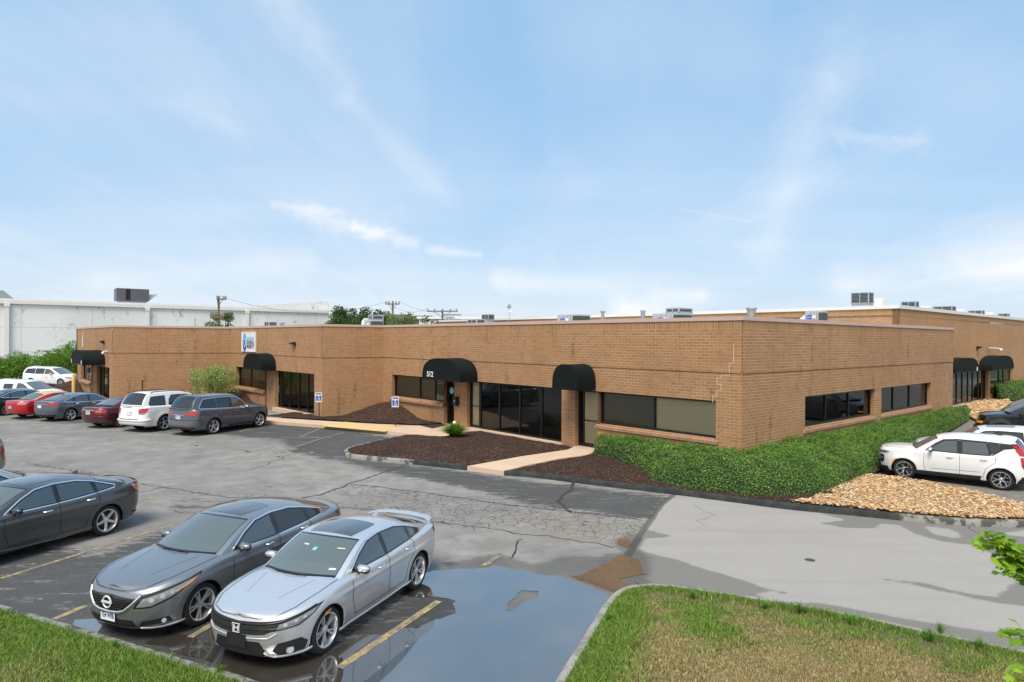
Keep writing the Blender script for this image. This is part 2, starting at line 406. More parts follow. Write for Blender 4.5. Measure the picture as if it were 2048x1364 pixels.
def window(w, x0, x1, z0, z1, mull, parent, depth=0.21, name='window', blinds=None, rails=(), label=None, fw=0.055, inner=True):
    """dark frame, one pane mesh, blinds; x0..x1 frame outside, mull = mullion centres"""
    f = MB(); y0, y1 = depth - 0.03, depth + 0.06
    f.box(x0, x0 + fw, y0, y1, z0, z1); f.box(x1 - fw, x1, y0, y1, z0, z1)
    f.box(x0 + fw, x1 - fw, y0, y1, z0, z0 + fw); f.box(x0 + fw, x1 - fw, y0, y1, z1 - fw, z1)
    for mx in mull: f.box(mx - fw / 2, mx + fw / 2, y0 + 0.003, y1, z0 + fw, z1 - fw)
    for rx0, rx1, rz in rails: f.box(rx0, rx1, y0 + 0.006, y1, rz - 0.03, rz + 0.03)
    fo = place(f.build(name, M_FRAME), w, parent)
    if label: fo['label'] = label
    g = MB(); g.quad((x0 + fw, depth + 0.02, z0 + fw), (x1 - fw, depth + 0.02, z0 + fw), (x1 - fw, depth + 0.02, z1 - fw), (x0 + fw, depth + 0.02, z1 - fw))
    go = g.build('pane', M_GLASS); go.parent = fo
    if inner:
        b = MB(); b.quad((x0, depth + 1.4, z0), (x1, depth + 1.4, z0), (x1, depth + 1.4, z1), (x0, depth + 1.4, z1))
        b.quad((x0, depth + 0.1, z0), (x1, depth + 0.1, z0), (x1, depth + 1.4, z0), (x0, depth + 1.4, z0))
        b.quad((x0, depth + 0.1, z1), (x1, depth + 0.1, z1), (x1, depth + 1.4, z1), (x0, depth + 1.4, z1))
        b.quad((x0, depth + 0.1, z0), (x0, depth + 1.4, z0), (x0, depth + 1.4, z1), (x0, depth + 0.1, z1))
        b.quad((x1, depth + 0.1, z0), (x1, depth + 1.4, z0), (x1, depth + 1.4, z1), (x1, depth + 0.1, z1))
        bo = b.build('dark_room', M_IN); bo.parent = fo
    for k, (bx0, bx1, bz0, bz1, mt) in enumerate(blinds or []):
        b = MB(); n = max(2, int((bx1 - bx0) / 0.09))
        for i in range(n):
            a = bx0 + (bx1 - bx0) * i / n; c = bx0 + (bx1 - bx0) * (i + 1) / n
            b.quad((a, depth + 0.07, bz0), (c - 0.004, depth + 0.085, bz0), (c - 0.004, depth + 0.085, bz1), (a, depth + 0.07, bz1))
        bo = b.build('blind', mt); bo.parent = fo
    return fo
def sill(w, x0, x1, z, parent, out=0.12, drop=0.22, inn=0.2, endcap=True):
    """sloping brick sill on edge"""
    mb = MB(); a, b = -out, inn
    vs = [(x0, a, z - drop * 0.45), (x1, a, z - drop * 0.45), (x1, b, z), (x0, b, z), (x0, a, z - drop), (x1, a, z - drop), (x1, 0.0, z - drop - 0.03), (x0, 0.0, z - drop - 0.03), (x0, b, z - drop), (x1, b, z - drop)]
    mb.add(vs, [(0, 1, 2, 3), (4, 5, 1, 0), (7, 6, 5, 4), (0, 3, 8, 4), (1, 5, 9, 2)])
    return place(mb.build('sill', M_SILL), w, parent)
def sill_mat():
    t = NT('brick_sill'); tc = t.n('ShaderNodeTexCoord').outputs['Object']; s = t.n('ShaderNodeSeparateXYZ', {0: tc})
    vec = t.n('ShaderNodeCombineXYZ', {0: s.outputs[0], 1: s.outputs[1]}).outputs[0]
    b = t.n('ShaderNodeTexBrick', {'Vector': vec, 'Color1': (0.36, 0.20, 0.12), 'Color2': (0.27, 0.15, 0.09), 'Mortar': (0.52, 0.38, 0.24), 'Scale': 1.0, 'Mortar Size': 0.006, 'Brick Width': 0.1016, 'Row Height': 3.0}, offset=0.0)
    c = t.mix(t.m('MULTIPLY', t.sm(t.noise(tc, 3, 4, 0.7), 0.5, 0.7), 0.5), b.outputs[0], (0.12, 0.08, 0.06))
    t.principled(Base_Color=c, Roughness=0.9); return t.mat
M_SILL = sill_mat()

bld = empty('brick_office_building', (P0.x, P0.y, 0), 0, 'long low tan brick office building with stepped fronts and black awnings', 'office building')
wA, wR = Wall(P1, P0), Wall(P0, P6)
wSB, wB, wSC, wC = Wall(P2, P1), Wall(P3, P2), Wall(P4, P3), Wall(P5, P4)
# keep world placement of children while parented to an Empty that is moved: build helper
bpy.context.view_layer.update()
BI = bld.matrix_world.inverted()
def place(o, w, parent):
    o.parent = parent
    if parent is not None: o.matrix_parent_inverse = Matrix.Translation(-parent.location) if parent.parent is None else Matrix.Identity(4)
    o.matrix_basis = w.M.copy(); return o
def add_wall(name, w, holes, parent, mat=None, z0=-0.3, **k):
    return place(wall_mesh(w, z0, k.pop('ztop', ZT), holes, **k).build(name, mat or M_BR), w, parent)
def bar_door(w, x0, x1, z0, z1, parent, depth, glass_blind=None, handle_right=True):
    """glazed entrance door leaf: frame rails > pane, push bar handle"""
    f = MB(); y0, y1 = depth - 0.02, depth + 0.03; s_ = 0.06
    f.box(x0, x0 + s_, y0, y1, z0, z1); f.box(x1 - s_, x1, y0, y1, z0, z1); f.box(x0 + s_, x1 - s_, y0, y1, z1 - s_, z1); f.box(x0 + s_, x1 - s_, y0, y1, z0, z0 + 0.12)
    f.box(x0 + s_, x1 - s_, y0 + 0.004, y1, z0 + 1.0, z0 + 1.035)
    d = place(f.build('door', M_FRAME), w, parent)
    g = MB(); g.quad((x0 + s_, depth + 0.01, z0 + 0.12), (x1 - s_, depth + 0.01, z0 + 0.12), (x1 - s_, depth + 0.01, z1 - s_), (x0 + s_, depth + 0.01, z1 - s_))
    go = g.build('pane', M_GLASS); go.parent = d
    if glass_blind:
        b = MB(); b.quad((x0 + s_, depth + 0.04, z0 + 0.1), (x1 - s_, depth + 0.04, z0 + 0.1), (x1 - s_, depth + 0.04, z1 - s_), (x0 + s_, depth + 0.04, z1 - s_))
        bo = b.build('blind', glass_blind); bo.parent = d
    h = MB(); hx = x1 - s_ / 2 if handle_right else x0 + s_ / 2
    h.tube([(hx, y0 - 0.055, z0 + 0.9), (hx, y0 - 0.055, z0 + 1.25)], 0.014, 6); h.box(hx - 0.02, hx + 0.02, y0 - 0.06, y0, z0 + 0.92, z0 + 0.95); h.box(hx - 0.02, hx + 0.02, y0 - 0.06, y0, z0 + 1.2, z0 + 1.23)
    ho = h.build('handle', M_ALU); ho.parent = d
    return d
# ---- front A (address front) ----
D_ = 0.21
xa = [wA.x(p) for p in (784.5, 892, 909, 934, 1124, 1151, 1196, 1432.5)]
zhA = 2.62                                                   # window head
sillA1 = wA.at(790, 791, D_)[1]; sillA2 = wA.at(1432, 876, D_)[1]
zhA = wA.at(1432.5, 802)[1]
pilD = 0.21
holesA = [(xa[0], xa[1] - 0.14, sillA1 - 0.02, zhA), (xa[1] - 0.14, xa[2], -0.3, zhA), (xa[3], xa[4], -0.3, zhA), (xa[5], xa[6], -0.3, zhA), (xa[6], xa[7], sillA2 - 0.02, zhA)]
add_wall('wall', wA, [(a, b, c, d) for a, b, c, d in holesA], bld)
window(wA, xa[0], xa[1] - 0.14, sillA1, zhA, [wA.x(841, D_), wA.x(871, D_)], bld, blinds=[(xa[0] + .1, xa[1] - .2, sillA1 + .05, zhA, M_BLIND2)])
bar_door(wA, xa[1] - 0.08, xa[2] + 0.06, ZG + 0.02, 2.45, bld, D_ + 0.05)
window(wA, xa[1] - 0.14, xa[2] + 0.08, ZG, zhA, [], bld, depth=D_ + 0.08, name='door_frame')
xd2 = wA.x(961, D_)
bar_door(wA, xa[3] + 0.08, xd2 - 0.03, ZG + 0.06, 2.42, bld, D_ + 0.02, M_BLIND)
window(wA, xa[3] - 0.02, xd2, ZG + 0.03, zhA, [], bld, depth=D_ + 0.06, name='door_frame', fw=0.07)
window(wA, xd2, xa[4], ZG + 0.05, zhA, [wA.x(p, D_) for p in (1000, 1041, 1084.5)], bld, name='storefront_window', fw=0.07)
bar_door(wA, xa[5] + 0.22, xa[6] - 0.1, ZG + 0.06, 2.42, bld, D_ + 0.02, M_BLIND)
window(wA, xa[5] + 0.02, xa[6], ZG + 0.03, zhA, [], bld, depth=D_ + 0.06, name='door_frame', fw=0.08)
xm = wA.x(1310, D_)
window(wA, xa[6], xa[7], sillA2, zhA, [xm], bld, blinds=[(xa[6] + .06, xm, sillA2 + .05, zhA - .05, M_BLIND2), (xm, xa[7] - .06, sillA2 + .05, zhA - .05, M_BLIND)], fw=0.07)
sill(wA, xa[0] - 0.1, xa[1] - 0.14, sillA1, bld); sill(wA, xa[6] - 0.1, xa[7] + 0.1, sillA2, bld, out=0.06, drop=0.18)
mb = MB(); mb.box(xa[3] - 0.05, xa[4] + 0.1, -0.12, 0.35, -0.1, ZG + 0.05); mb.box(xa[5], xa[6], -0.06, 0.35, -0.1, ZG + 0.03); mb.box(xa[1] - .14, xa[2], -0.02, 0.4, -.1, ZG + 0.02)
place(mb.build('threshold', M_CONC), wA, bld)
# ---- right front ----
r1 = [wR.x(1611), wR.x(1751)]; r2 = [wR.x(1763.5), wR.x(1863)]
zhR = wR.at(1611, 793)[1]; szR = wR.at(1611, 857)[1] + 0.02
add_wall('wall', wR, [(r1[0], r1[1], szR - 0.02, zhR), (r2[0], r2[1], szR - 0.02, zhR)], bld)
window(wR, r1[0], r1[1], szR, zhR, [wR.x(1651, D_), wR.x(1697, D_)], bld, fw=0.07)
window(wR, r2[0], r2[1], szR, zhR, [wR.x(1786.5, D_), wR.x(1819, D_)], bld, fw=0.07)
sill(wR, r1[0] - .1, r1[1] + .1, szR, bld, out=0.05, drop=0.18); sill(wR, r2[0] - .1, r2[1] + .1, szR, bld, out=0.05, drop=0.18)
# ---- front B ----
DB = 0.24
xb = [wB.x(p) for p in (472.5, 534, 550.5, 629)]
zhB = wB.at(629, 748)[1]; sB = wB.at(479, 771, DB)[1]
add_wall('wall', wB, [(xb[0], xb[1] - .3, sB - .02, zhB), (xb[1] - .3, xb[1], -.3, zhB), (xb[2], xb[3], -.3, zhB)], bld, depth=DB)
window(wB, xb[0], xb[1] - .3, sB, zhB, [wB.x(503, DB)], bld, depth=DB, blinds=[(xb[0] + .1, xb[1] - .35, sB + .55, zhB - .05, M_BLIND2)])
window(wB, xb[1] - .3, xb[1] + .02, ZG, zhB, [], bld, depth=DB + .04, name='door_frame')
window(wB, xb[2], xb[3], ZG + .05, zhB, [wB.x(p, DB) for p in (564, 581, 599, 617)], bld, depth=DB, name='storefront_window', fw=.07)
h = MB(); hx = wB.x(561, DB); h.tube([(hx, DB - .08, 1.1), (hx, DB - .08, 1.55)], .02, 6); place(h.build('door_handle', M_ALU), wB, bld)
sill(wB, xb[0] - .1, xb[1] - .3, sB, bld)
mb = MB(); mb.box(xb[2] - .05, xb[3] + .02, -.14, .35, -.1, ZG + .05); place(mb.build('threshold', M_CONC), wB, bld)
# ---- front C ----
xc = [wC.x(p) for p in (162, 181, 187, 194, 219)]
zhC = wC.at(219, 735)[1]; sC = wC.at(165, 757, .2)[1]
add_wall('wall', wC, [(xc[0], xc[1], sC - .02, zhC), (xc[1], xc[2], -.3, zhC), (xc[3], xc[4], -.3, zhC)], bld)
window(wC, xc[0], xc[1], sC, zhC, [(xc[0] + xc[1]) / 2], bld)
window(wC, xc[1], xc[2], ZG, zhC, [], bld, depth=.3, name='door_frame')
window(wC, xc[3], xc[4], ZG, zhC, [xc[3] + (xc[4] - xc[3]) * f for f in (.3, .62)], bld, name='storefront_window', fw=.07)
sill(wC, xc[0] - .1, xc[1], sC, bld)
# ---- plain returns and hidden backs ----
add_wall('wall', wSB, [], bld); add_wall('wall', wSC, [], bld)
dA = (P1 - P0).normalized()
Pback5 = P5 + (P3 - P4).normalized() * 14; Pb6 = P6 + nR * 30
add_wall('wall', Wall(Pback5, P5), [], bld, proud=0.0)
# coping: sheet metal cap along the wall tops, lapped lengths
def coping(path, z, parent, mat, th=0.09, over=0.05, wid=0.32, nm='coping', seg=3.0):
    mb = MB(); n = len(path)
    pts = []
    for i in range(n):
        a = path[i - 1] if i else None; b = path[i]; c = path[i + 1] if i < n - 1 else None
        n1 = Vector((-(b - a).y, (b - a).x, 0)).normalized() if a is not None else None
        n2 = Vector((-(c - b).y, (c - b).x, 0)).normalized() if c is not None else None
        if n1 is None: nn = n2
        elif n2 is None: nn = n1
        else: nn = (n1 + n2); nn = nn / max(0.3, nn.dot(n1))
        pts.append((b - nn * over, b + nn * wid))
    for i in range(n - 1):
        L = (path[i + 1] - path[i]).length; k = max(1, int(L / seg))
        for j in range(k):
            f0, f1 = j / k, (j + 1) / k; dz = 0.008 * (j % 2); e = 0.004 * (j % 2)
            o0 = pts[i][0].lerp(pts[i + 1][0], f0); o1 = pts[i][0].lerp(pts[i + 1][0], f1); i0 = pts[i][1].lerp(pts[i + 1][1], f0); i1 = pts[i][1].lerp(pts[i + 1][1], f1)
            q = (o0 - i0).normalized() * e; o0 = o0 + q; o1 = o1 + q
            zt = z + th + dz; zb = z - 0.035
            vs = [(o0.x, o0.y, zb), (o1.x, o1.y, zb), (i1.x, i1.y, zb), (i0.x, i0.y, zb), (o0.x, o0.y, zt), (o1.x, o1.y, zt), (i1.x, i1.y, zt - .02), (i0.x, i0.y, zt - .02)]
            mb.add(vs, [(0, 1, 5, 4), (1, 2, 6, 5), (2, 3, 7, 6), (3, 0, 4, 7), (4, 5, 6, 7), (3, 2, 1, 0)])
    o = mb.build(nm, mat)
    o.parent = parent
    if parent is not None: o.matrix_parent_inverse = Matrix.Translation(-parent.location)
    return o
coping([Pback5, P5, P4, P3, P2, P1, P0, P6], ZT, bld, M_COP)
rf = MB(); rp = [Pback5, P5, P4, P3, P2, P1, P0, P6, Pb6]
rf.prism([(p.x, p.y) for p in rp], ZT - 0.5, ZT - 0.45)
ro = rf.build('roof', M_ROOF, bld); ro.matrix_parent_inverse = Matrix.Translation(-bld.location)
# repointed stepped crack in the brick near the corner: pale mortar line
def stepped(w, pts, mat, wd=0.012):
    mb = MB()
    for (a, b), (c, d) in zip(pts[:-1], pts[1:]):
        x0, x1, z0, z1 = min(a, c), max(a, c), min(b, d), max(b, d)
        y = -0.024 if (z0 + z1) / 2 > ZB else -0.004
        mb.box(x0 - wd / 2, x1 + wd / 2, y, y + .02, z0 - wd / 2, z1 + wd / 2)
    return place(mb.build('mortar_repair', mat), w, bld)
sx0 = wA.x(1468); st = []; zz_ = 4.32; xx_ = sx0
for i in range(19):
    st.append((xx_, zz_)); zz_ -= 0.1016; st.append((xx_, zz_))
    if i in (5, 9, 10, 12, 14, 16): xx_ += {5: -.15, 9: -.3, 10: -.15, 12: .15, 14: -.15, 16: -.15}[i]
stepped(wA, st, flat('pale_mortar', (0.8, 0.66, 0.55), .9))
# ================= TALLER BLOCK BEHIND =================
Tn = 2.66
TC = P0 + dR * LR + nR * Tn                       # near corner of the taller block
ZT2 = 6.35
M_BR2 = brick_mat('brick_tall_block', ZT2, base=(0.48, 0.27, 0.13), dark=(0.36, 0.20, 0.098), stain=0.25)
tb = empty('tall_brick_building', (TC.x, TC.y, 0), 0, 'taller tan brick block with white roof edge behind the low front', 'office building')
wTE = Wall(TC, TC + dR * 60); wTS = Wall(TC - nR * -46, TC)
wTS = Wall(TC + nR * 46, TC)
xt = [wTE.x(p) for p in (1896, 1969, 1977)]
zhT = wTE.at(1977, 737.7)[1]; xt2 = [wTE.x(1981), wTE.x(2026)]; szT = wTE.at(1990, 768)[1]
add_wall('wall', wTE, [(0.6, xt[2], -.3, zhT), (xt2[0] + .05, xt2[1], szT, zhT)], tb, M_BR2, ztop=ZT2, band=False)
add_wall('wall', wTS, [], tb, M_BR2, ztop=ZT2, band=False)
coping([TC + nR * 46, TC, TC + dR * 60], ZT2, tb, M_WCOP, th=0.16, over=0.08, seg=6)
window(wTE, .6, xt[2], ZG, zhT, [wTE.x(p, D_) for p in (1914, 1925, 1936.5, 1946, 1957)], tb, name='storefront_window', fw=.12)
window(wTE, xt2[0] + .05, xt2[1], szT, zhT, [(xt2[0] + xt2[1]) / 2, xt2[0] * .3 + xt2[1] * .7], tb, fw=.1)
sill(wTE, xt2[0], xt2[1] + .2, szT + .02, tb)
mb = MB(); mb.box(.5, xt[2], -.2, .3, -.1, ZG + .05); place(mb.build('threshold', M_CONC), wTE, tb)
rf = MB(); rf.prism([(p.x, p.y) for p in (TC + nR * 46, TC, TC + dR * 60, TC + dR * 60 + nR * 46)], ZT2 - .5, ZT2 - .4)
ro = rf.build('roof', M_ROOF, tb); ro.matrix_parent_inverse = Matrix.Translation(-tb.location)
# ================= AWNINGS =================
def awning(w, x0, x1, z0, ztop, out, label, sq=0.35, number=None, numx=0.0, side_text=None, round_front=False, nsize=.36):
    """barrel awning: arch outline (x,z) carried out from the wall, closed by a front panel and a valance"""
    a = empty('awning', tuple(w.M @ Vector(((x0 + x1) / 2, 0, z0))), 0, label, 'awning', 'black awnings over the doors')
    hw_ = (x1 - x0) / 2; cx = (x0 + x1) / 2; H = ztop - z0
    def arch(k, s=1.0):
        an = math.pi * k / 28; c, s_ = math.cos(an), math.sin(an)
        ex = 0.78; X = cx - hw_ * (1 if c > 0 else -1) * abs(c) ** ex; Z = z0 + 0.16 + (H - .16) * s_ ** ex
        return X, Z
    mb = MB(); vs = []
    rows = [0.0, 0.25 * out, 0.5 * out, 0.75 * out, out]
    pro = [[(x0, z0)] + [arch(k) for k in range(29)] + [(x1, z0)] for _ in rows]
    for r, y in enumerate(rows):
        sag = 0.012 * math.sin(math.pi * r / 4)
        vs += [(X, -y - .021, Z - sag) for X, Z in pro[r]]
    n = len(pro[0])
    fs = [(r * n + i, r * n + i + 1, (r + 1) * n + i + 1, (r + 1) * n + i) for r in range(4) for i in range(n - 1)]
    mb.add(vs, fs)
    c0 = mb.build('canopy', M_AWN, smooth=False, sharp=R_(50), weld=.0005); place(c0, w, a)
    f = MB(); cen = (cx, -out - .021, z0 + H * .35)
    fv = [(X, -out - .021, Z) for X, Z in pro[4]]
    f.add(fv + [cen], [(i, i + 1, n) for i in range(n - 1)] + [(n - 1, 0, n)])
    place(f.build('front_panel', M_AWN, sharp=R_(40)), w, a)
    p = MB()
    for y in (0, -out):
        p.tube([(x0 + .02, y - .01, z0 + .02), (x1 - .02, y - .01, z0 + .02)], .015, 6)
    for x in (x0 + .02, x1 - .02): p.tube([(x, -.01, z0 + .02), (x, -out, z0 + .02)], .015, 6)
    place(p.build('awning_frame', M_FRAME), w, a)
    if number:
        me = text_mesh(number, nsize, bold=.006); o = link('house_number', me, M_WHITE); place(o, w, a)
        o.matrix_basis = w.M @ Matrix.Translation((numx, -out - .026, z0 + .27)) @ Matrix.Rotation(R_(90), 4, 'X')
    if side_text:
        for fx in side_text[1]:
            b = MB(); b.box(fx - .11, fx + .11, -out - .03, -out - .023, z0 + .05, z0 + .3); place(b.build('number_plate', M_WHITE), w, a)
    return a
def aw_px(w, wallr_px, front_px, by, ty, out):
    """awning from photo: front face left/right px at distance out, bottom and top row on the front"""
    a, z0 = w.at(front_px[0], by[0], -out); b, z1 = w.at(front_px[1], by[1], -out)
    t = w.at((front_px[0] + front_px[1]) / 2, ty, -out)[1]
    return a, b, (z0 + z1) / 2, t
OUT = 1.05
a, b, z0, t = aw_px(wA, 0, (845, 920), (760, 763), 716.5, OUT)
awning(wA, a, b, z0, t, OUT, 'wide black dome awning with white number 512 over the recessed door', number='512', numx=a + .68)
a, b, z0, t = aw_px(wA, 0, (1105, 1155.5), (778, 782), 728.5, OUT)
awning(wA, a, b, z0, t, OUT, 'narrow tall black dome awning beside the blinds window near the corner')
a, b, z0, t = aw_px(wB, 0, (487, 523), (738, 741), 706.5, .9)
awning(wB, a, b, z0, t, .9, 'black dome awning under the white and blue tenant sign')
a, b, z0, t = aw_px(wC, 0, (142.5, 165), (728, 728), 700, 1.3)
awning(wC, a, b, z0, t, 1.3, 'black awning on the far left front beside the white emblem', side_text=('', (a + .3, b - .3)))
a, b, z0, t = aw_px(wTE, 0, (1911, 1957), (744, 745), 715.5, .6)
awning(wTE, a, b, z0, t, .6, 'black awning with small white plate over the tall block storefront', side_text=('', (b - .4,)))
a, b, z0, t = aw_px(wTE, 0, (1984, 2027), (739, 740), 711, .8)
awning(wTE, a, b, z0, t, .8, 'black awning at the far right end of the tall block')
# ================= WALL FIXTURES AND SIGN =================
M_DK = flat('black_fixture', (0.012, 0.012, 0.012), .5)
M_LENS = flat('fixture_lens', (.62, .63, .6), .25, coat=.5)
def wall_lamp(w, px, py, label, sc=1.0):
    x, z = w.at(px, py); a = empty('wall_lamp', tuple(w.M @ Vector((x, 0, z))), 0, label, 'wall lamp', 'black wedge lamps high on the brick')
    m_ = MB(); s = .2 * sc; y = -.021
    m_.add([(x - s, y, z - s * .6), (x + s, y, z - s * .6), (x + s, y, z + s * .8), (x - s, y, z + s * .8), (x - s, y - s * 1.3, z + s * .55), (x + s, y - s * 1.3, z + s * .55), (x - s, y - s * 1.3, z + s * .3), (x + s, y - s * 1.3, z + s * .3)],
           [(3, 2, 5, 4), (4, 5, 7, 6), (0, 3, 4, 6), (1, 7, 5, 2), (0, 1, 2, 3)])
    place(m_.build('lamp_housing', M_DK), w, a)
    m_ = MB(); m_.quad((x - s * .85, y - .01, z - s * .5), (x + s * .85, y - .01, z - s * .5), (x + s * .85, y - s * 1.25, z + s * .27), (x - s * .85, y - s * 1.25, z + s * .27))
    place(m_.build('lamp_lens', M_LENS), w, a)
wall_lamp(wB, 589.5, 689.5, 'black wedge lamp to the right of the tenant sign')
wall_lamp(wC, 209, 685.5, 'black wedge lamp high on the far left front')
wall_lamp(wTE, 1954, 696.5, 'black wedge lamp on the tall block above its storefront')
def camera_fix(w, px, py, label, arm=.5):
    x, z = w.at(px, py); a = empty('security_camera', tuple(w.M @ Vector((x, 0, z))), 0, label, 'camera', 'white security cameras on the brick')
    m_ = MB(); m_.tube([(x, -.02, z + .08), (x, -arm, z + .05), (x, -arm - .03, z - .02)], .035, 8); place(m_.build('bracket', M_WHITE), w, a)
    m_ = MB(); m_.tube([(x - .12, -arm - .05, z - .08), (x + .14, -arm - .06, z - .03)], [.07, .08], 10); place(m_.build('camera_body', M_WHITE, sharp=.6), w, a)
camera_fix(wTE, 1977, 698, 'white camera on a bracket between the tall block awnings', .7)
camera_fix(wC, 216, 704.5, 'small white camera by the left building corner', .25)
# tenant sign
x0, z1 = wB.at(485.5, 664); x1, z0 = wB.at(513, 704)
sg = empty('tenant_sign', tuple(wB.M @ Vector(((x0 + x1) / 2, 0, z0))), 0, 'white wall sign with blue ring logo reading National Seating & Mobility', 'sign')
m_ = MB(); m_.box(x0, x1, -.075, -.02, z0, z1); place(m_.build('sign_board', flat('sign_white', (.78, .79, .82), .4)), wB, sg)
m_ = MB(); e = .05
for bx in ((x0, x1, z1 - e, z1), (x0, x1, z0, z0 + e), (x0, x0 + e, z0 + e, z1 - e), (x1 - e, x1, z0 + e, z1 - e)): m_.box(bx[0], bx[1], -.085, -.074, bx[2], bx[3])
place(m_.build('sign_rim', M_WHITE), wB, sg)
cx_, cz_ = x0 + (x1 - x0) * .24, z0 + (z1 - z0) * .47; Rw = (x1 - x0) * .13
def arc(mb, r0, r1, a0, a1, cx, cz, y, n=20, sz=1.9):
    vs = []
    for i in range(n + 1):
        an = R_(a0 + (a1 - a0) * i / n)
        for r in (r0, r1): vs.append((cx + r * math.cos(an), y, cz + r * sz * math.sin(an)))
    mb.add(vs, [(2 * i, 2 * i + 1, 2 * i + 3, 2 * i + 2) for i in range(n)])
for a0, a1, c_ in ((20, 160, (.05, .45, .8)), (160, 200, (.03, .3, .65)), (-20, 20, (.25, .6, .85)), (200, 340, (.01, .06, .38))):
    m_ = MB(); arc(m_, Rw * .55, Rw, a0, a1, cx_, cz_, -.088); place(m_.build('logo', flat('logo_%d' % a0, c_, .5)), wB, sg)
m_ = MB(); arc(m_, .0, Rw * .28, 0, 360, cx_, cz_, -.088, sz=2.3); place(m_.build('logo', flat('logo_200', (.01, .06, .38), .5)), wB, sg)
for i, (tx, c_) in enumerate((('NATIONAL', (.35, .68, .9)), ('SEATING &', (.1, .14, .3)), ('MOBILITY', (.1, .14, .3)))):
    me = text_mesh(tx, .3, .002, 'LEFT', bold=.004); wx = max(v.co.x for v in me.vertices) or 1
    o = link('lettering', me, flat('letter_%d' % i, c_, .5)); place(o, wB, sg)
    o.matrix_basis = wB.M @ Matrix.Translation((x0 + (x1 - x0) * .41, -.089, z0 + (z1 - z0) * (.66 - .2 * i))) @ Matrix.Rotation(R_(90), 4, 'X') @ Matrix.Diagonal(((x1 - x0) * .5 / wx, 1.15, 1, 1))
# white emblem on the far left front (plain tapered plaque)
xe, ze = wC.at(166.5, 697); _, ze1 = wC.at(166.5, 665.5)
m_ = MB(); hh = ze1 - ze; ww = .5
m_.add([(xe + a * ww, y, ze + b * hh) for y in (-.06, -.03) for a, b in ((0, 0), (.5, .1), (.5, .6), (.28, .65), (.1, .9), (0, 1), (-.1, .9), (-.28, .65), (-.5, .6), (-.5, .1))],
       [tuple(range(10))] + [(i, (i + 1) % 10, 10 + (i + 1) % 10, 10 + i) for i in range(10)])
place(m_.build('wall_emblem', flat('emblem_grey', (.6, .62, .66), .4, .2)), wC, None)
tag(COL.objects['wall_emblem'], 'pale grey tapered emblem plaque high on the far left brick front', 'emblem')
# mailbox on the pillar and door mat, lamp on the ground
xm_, zm_ = wA.at(915, 802)
mbx = empty('mailbox', tuple(wA.M @ Vector((xm_, 0, zm_ - .2))), 0, 'small black mailbox fixed to the brick pillar beneath the 512 awning', 'mailbox')
m_ = MB(); m_.bevbox(xm_ - .13, xm_ + .13, -.2, -.001, zm_ - .22, zm_ + .16, .015); place(m_.build('box_body', M_DK), wA, mbx)
m_ = MB(); m_.bevbox(xm_ - .14, xm_ + .14, -.22, -.001, zm_ + .17, zm_ + .22, .01); place(m_.build('box_lid', M_DK), wA, mbx)
m_ = MB(); m_.box(xm_ - .03, xm_ + .03, -.212, -.2, zm_ - .02, zm_ + .04); place(m_.build('label_plate', M_WHITE), wA, mbx)
# round decal on the door
o = MB(); xd_ = wA.at(903.5, 776, D_)[0]; arc(o, 0, .17, 0, 360, xd_, 1.85, D_ - .002, sz=1.0); place(o.build('door_decal', flat('decal_blue', (.2, .5, .7), .4)), wA, bld)
# ================= ROOFTOP UNITS =================
M_HV = flat('unit_grey_paint', (.42, .44, .48), .5, .1, .08, 3)
M_HW = flat('unit_white_paint', (.80, .81, .82), .5, 0, .05, 3)
M_HL = flat('unit_coil', (.05, .06, .06), .6)
M_BLUE = flat('logo_oval_blue', (.02, .06, .42), .4)
fR = frame(P0, P6); 
def louver_box(x0, x1, y0, y1, z0, z1, M, parent, post=.06, mat=None):
    a = MB(); a.box(x0 + .03, x1 - .03, y0 + .03, y1 - .03, z0 + .02, z1 - .04, M); c = a.build('coil', M_HL); adopt(c, parent)
    a = MB()
    for x in (x0, x1 - post):
        for y in (y0, y1 - post): a.box(x, x + post, y, y + post, z0, z1 - .05, M)
    mx = (x0 + x1) / 2; a.box(mx - .02, mx + .02, y0, y0 + .02, z0, z1 - .05, M)
    a.box(x0, x1, y0, y1, z1 - .05, z1, M); a.box(x0, x1, y0, y1, z0 - .001, z0 + .05, M)
    k = max(3, int((z1 - z0) / .09))
    for i in range(1, k):
        z = z0 + (z1 - z0) * i / k
        for yy in (y0 + .005, y1 - .02): a.box(x0 + post, x1 - post, yy, yy + .015, z - .006, z + .006, M)
        for xx in (x0 + .005, x1 - .02): a.box(xx, xx + .015, y0 + post, y1 - post, z - .006, z + .006, M)
    adopt(a.build('louvre_frame', mat or M_HV), parent)
def adopt(o, parent):
    o.parent = parent; o.matrix_parent_inverse = Matrix.Translation(-parent.location); return o
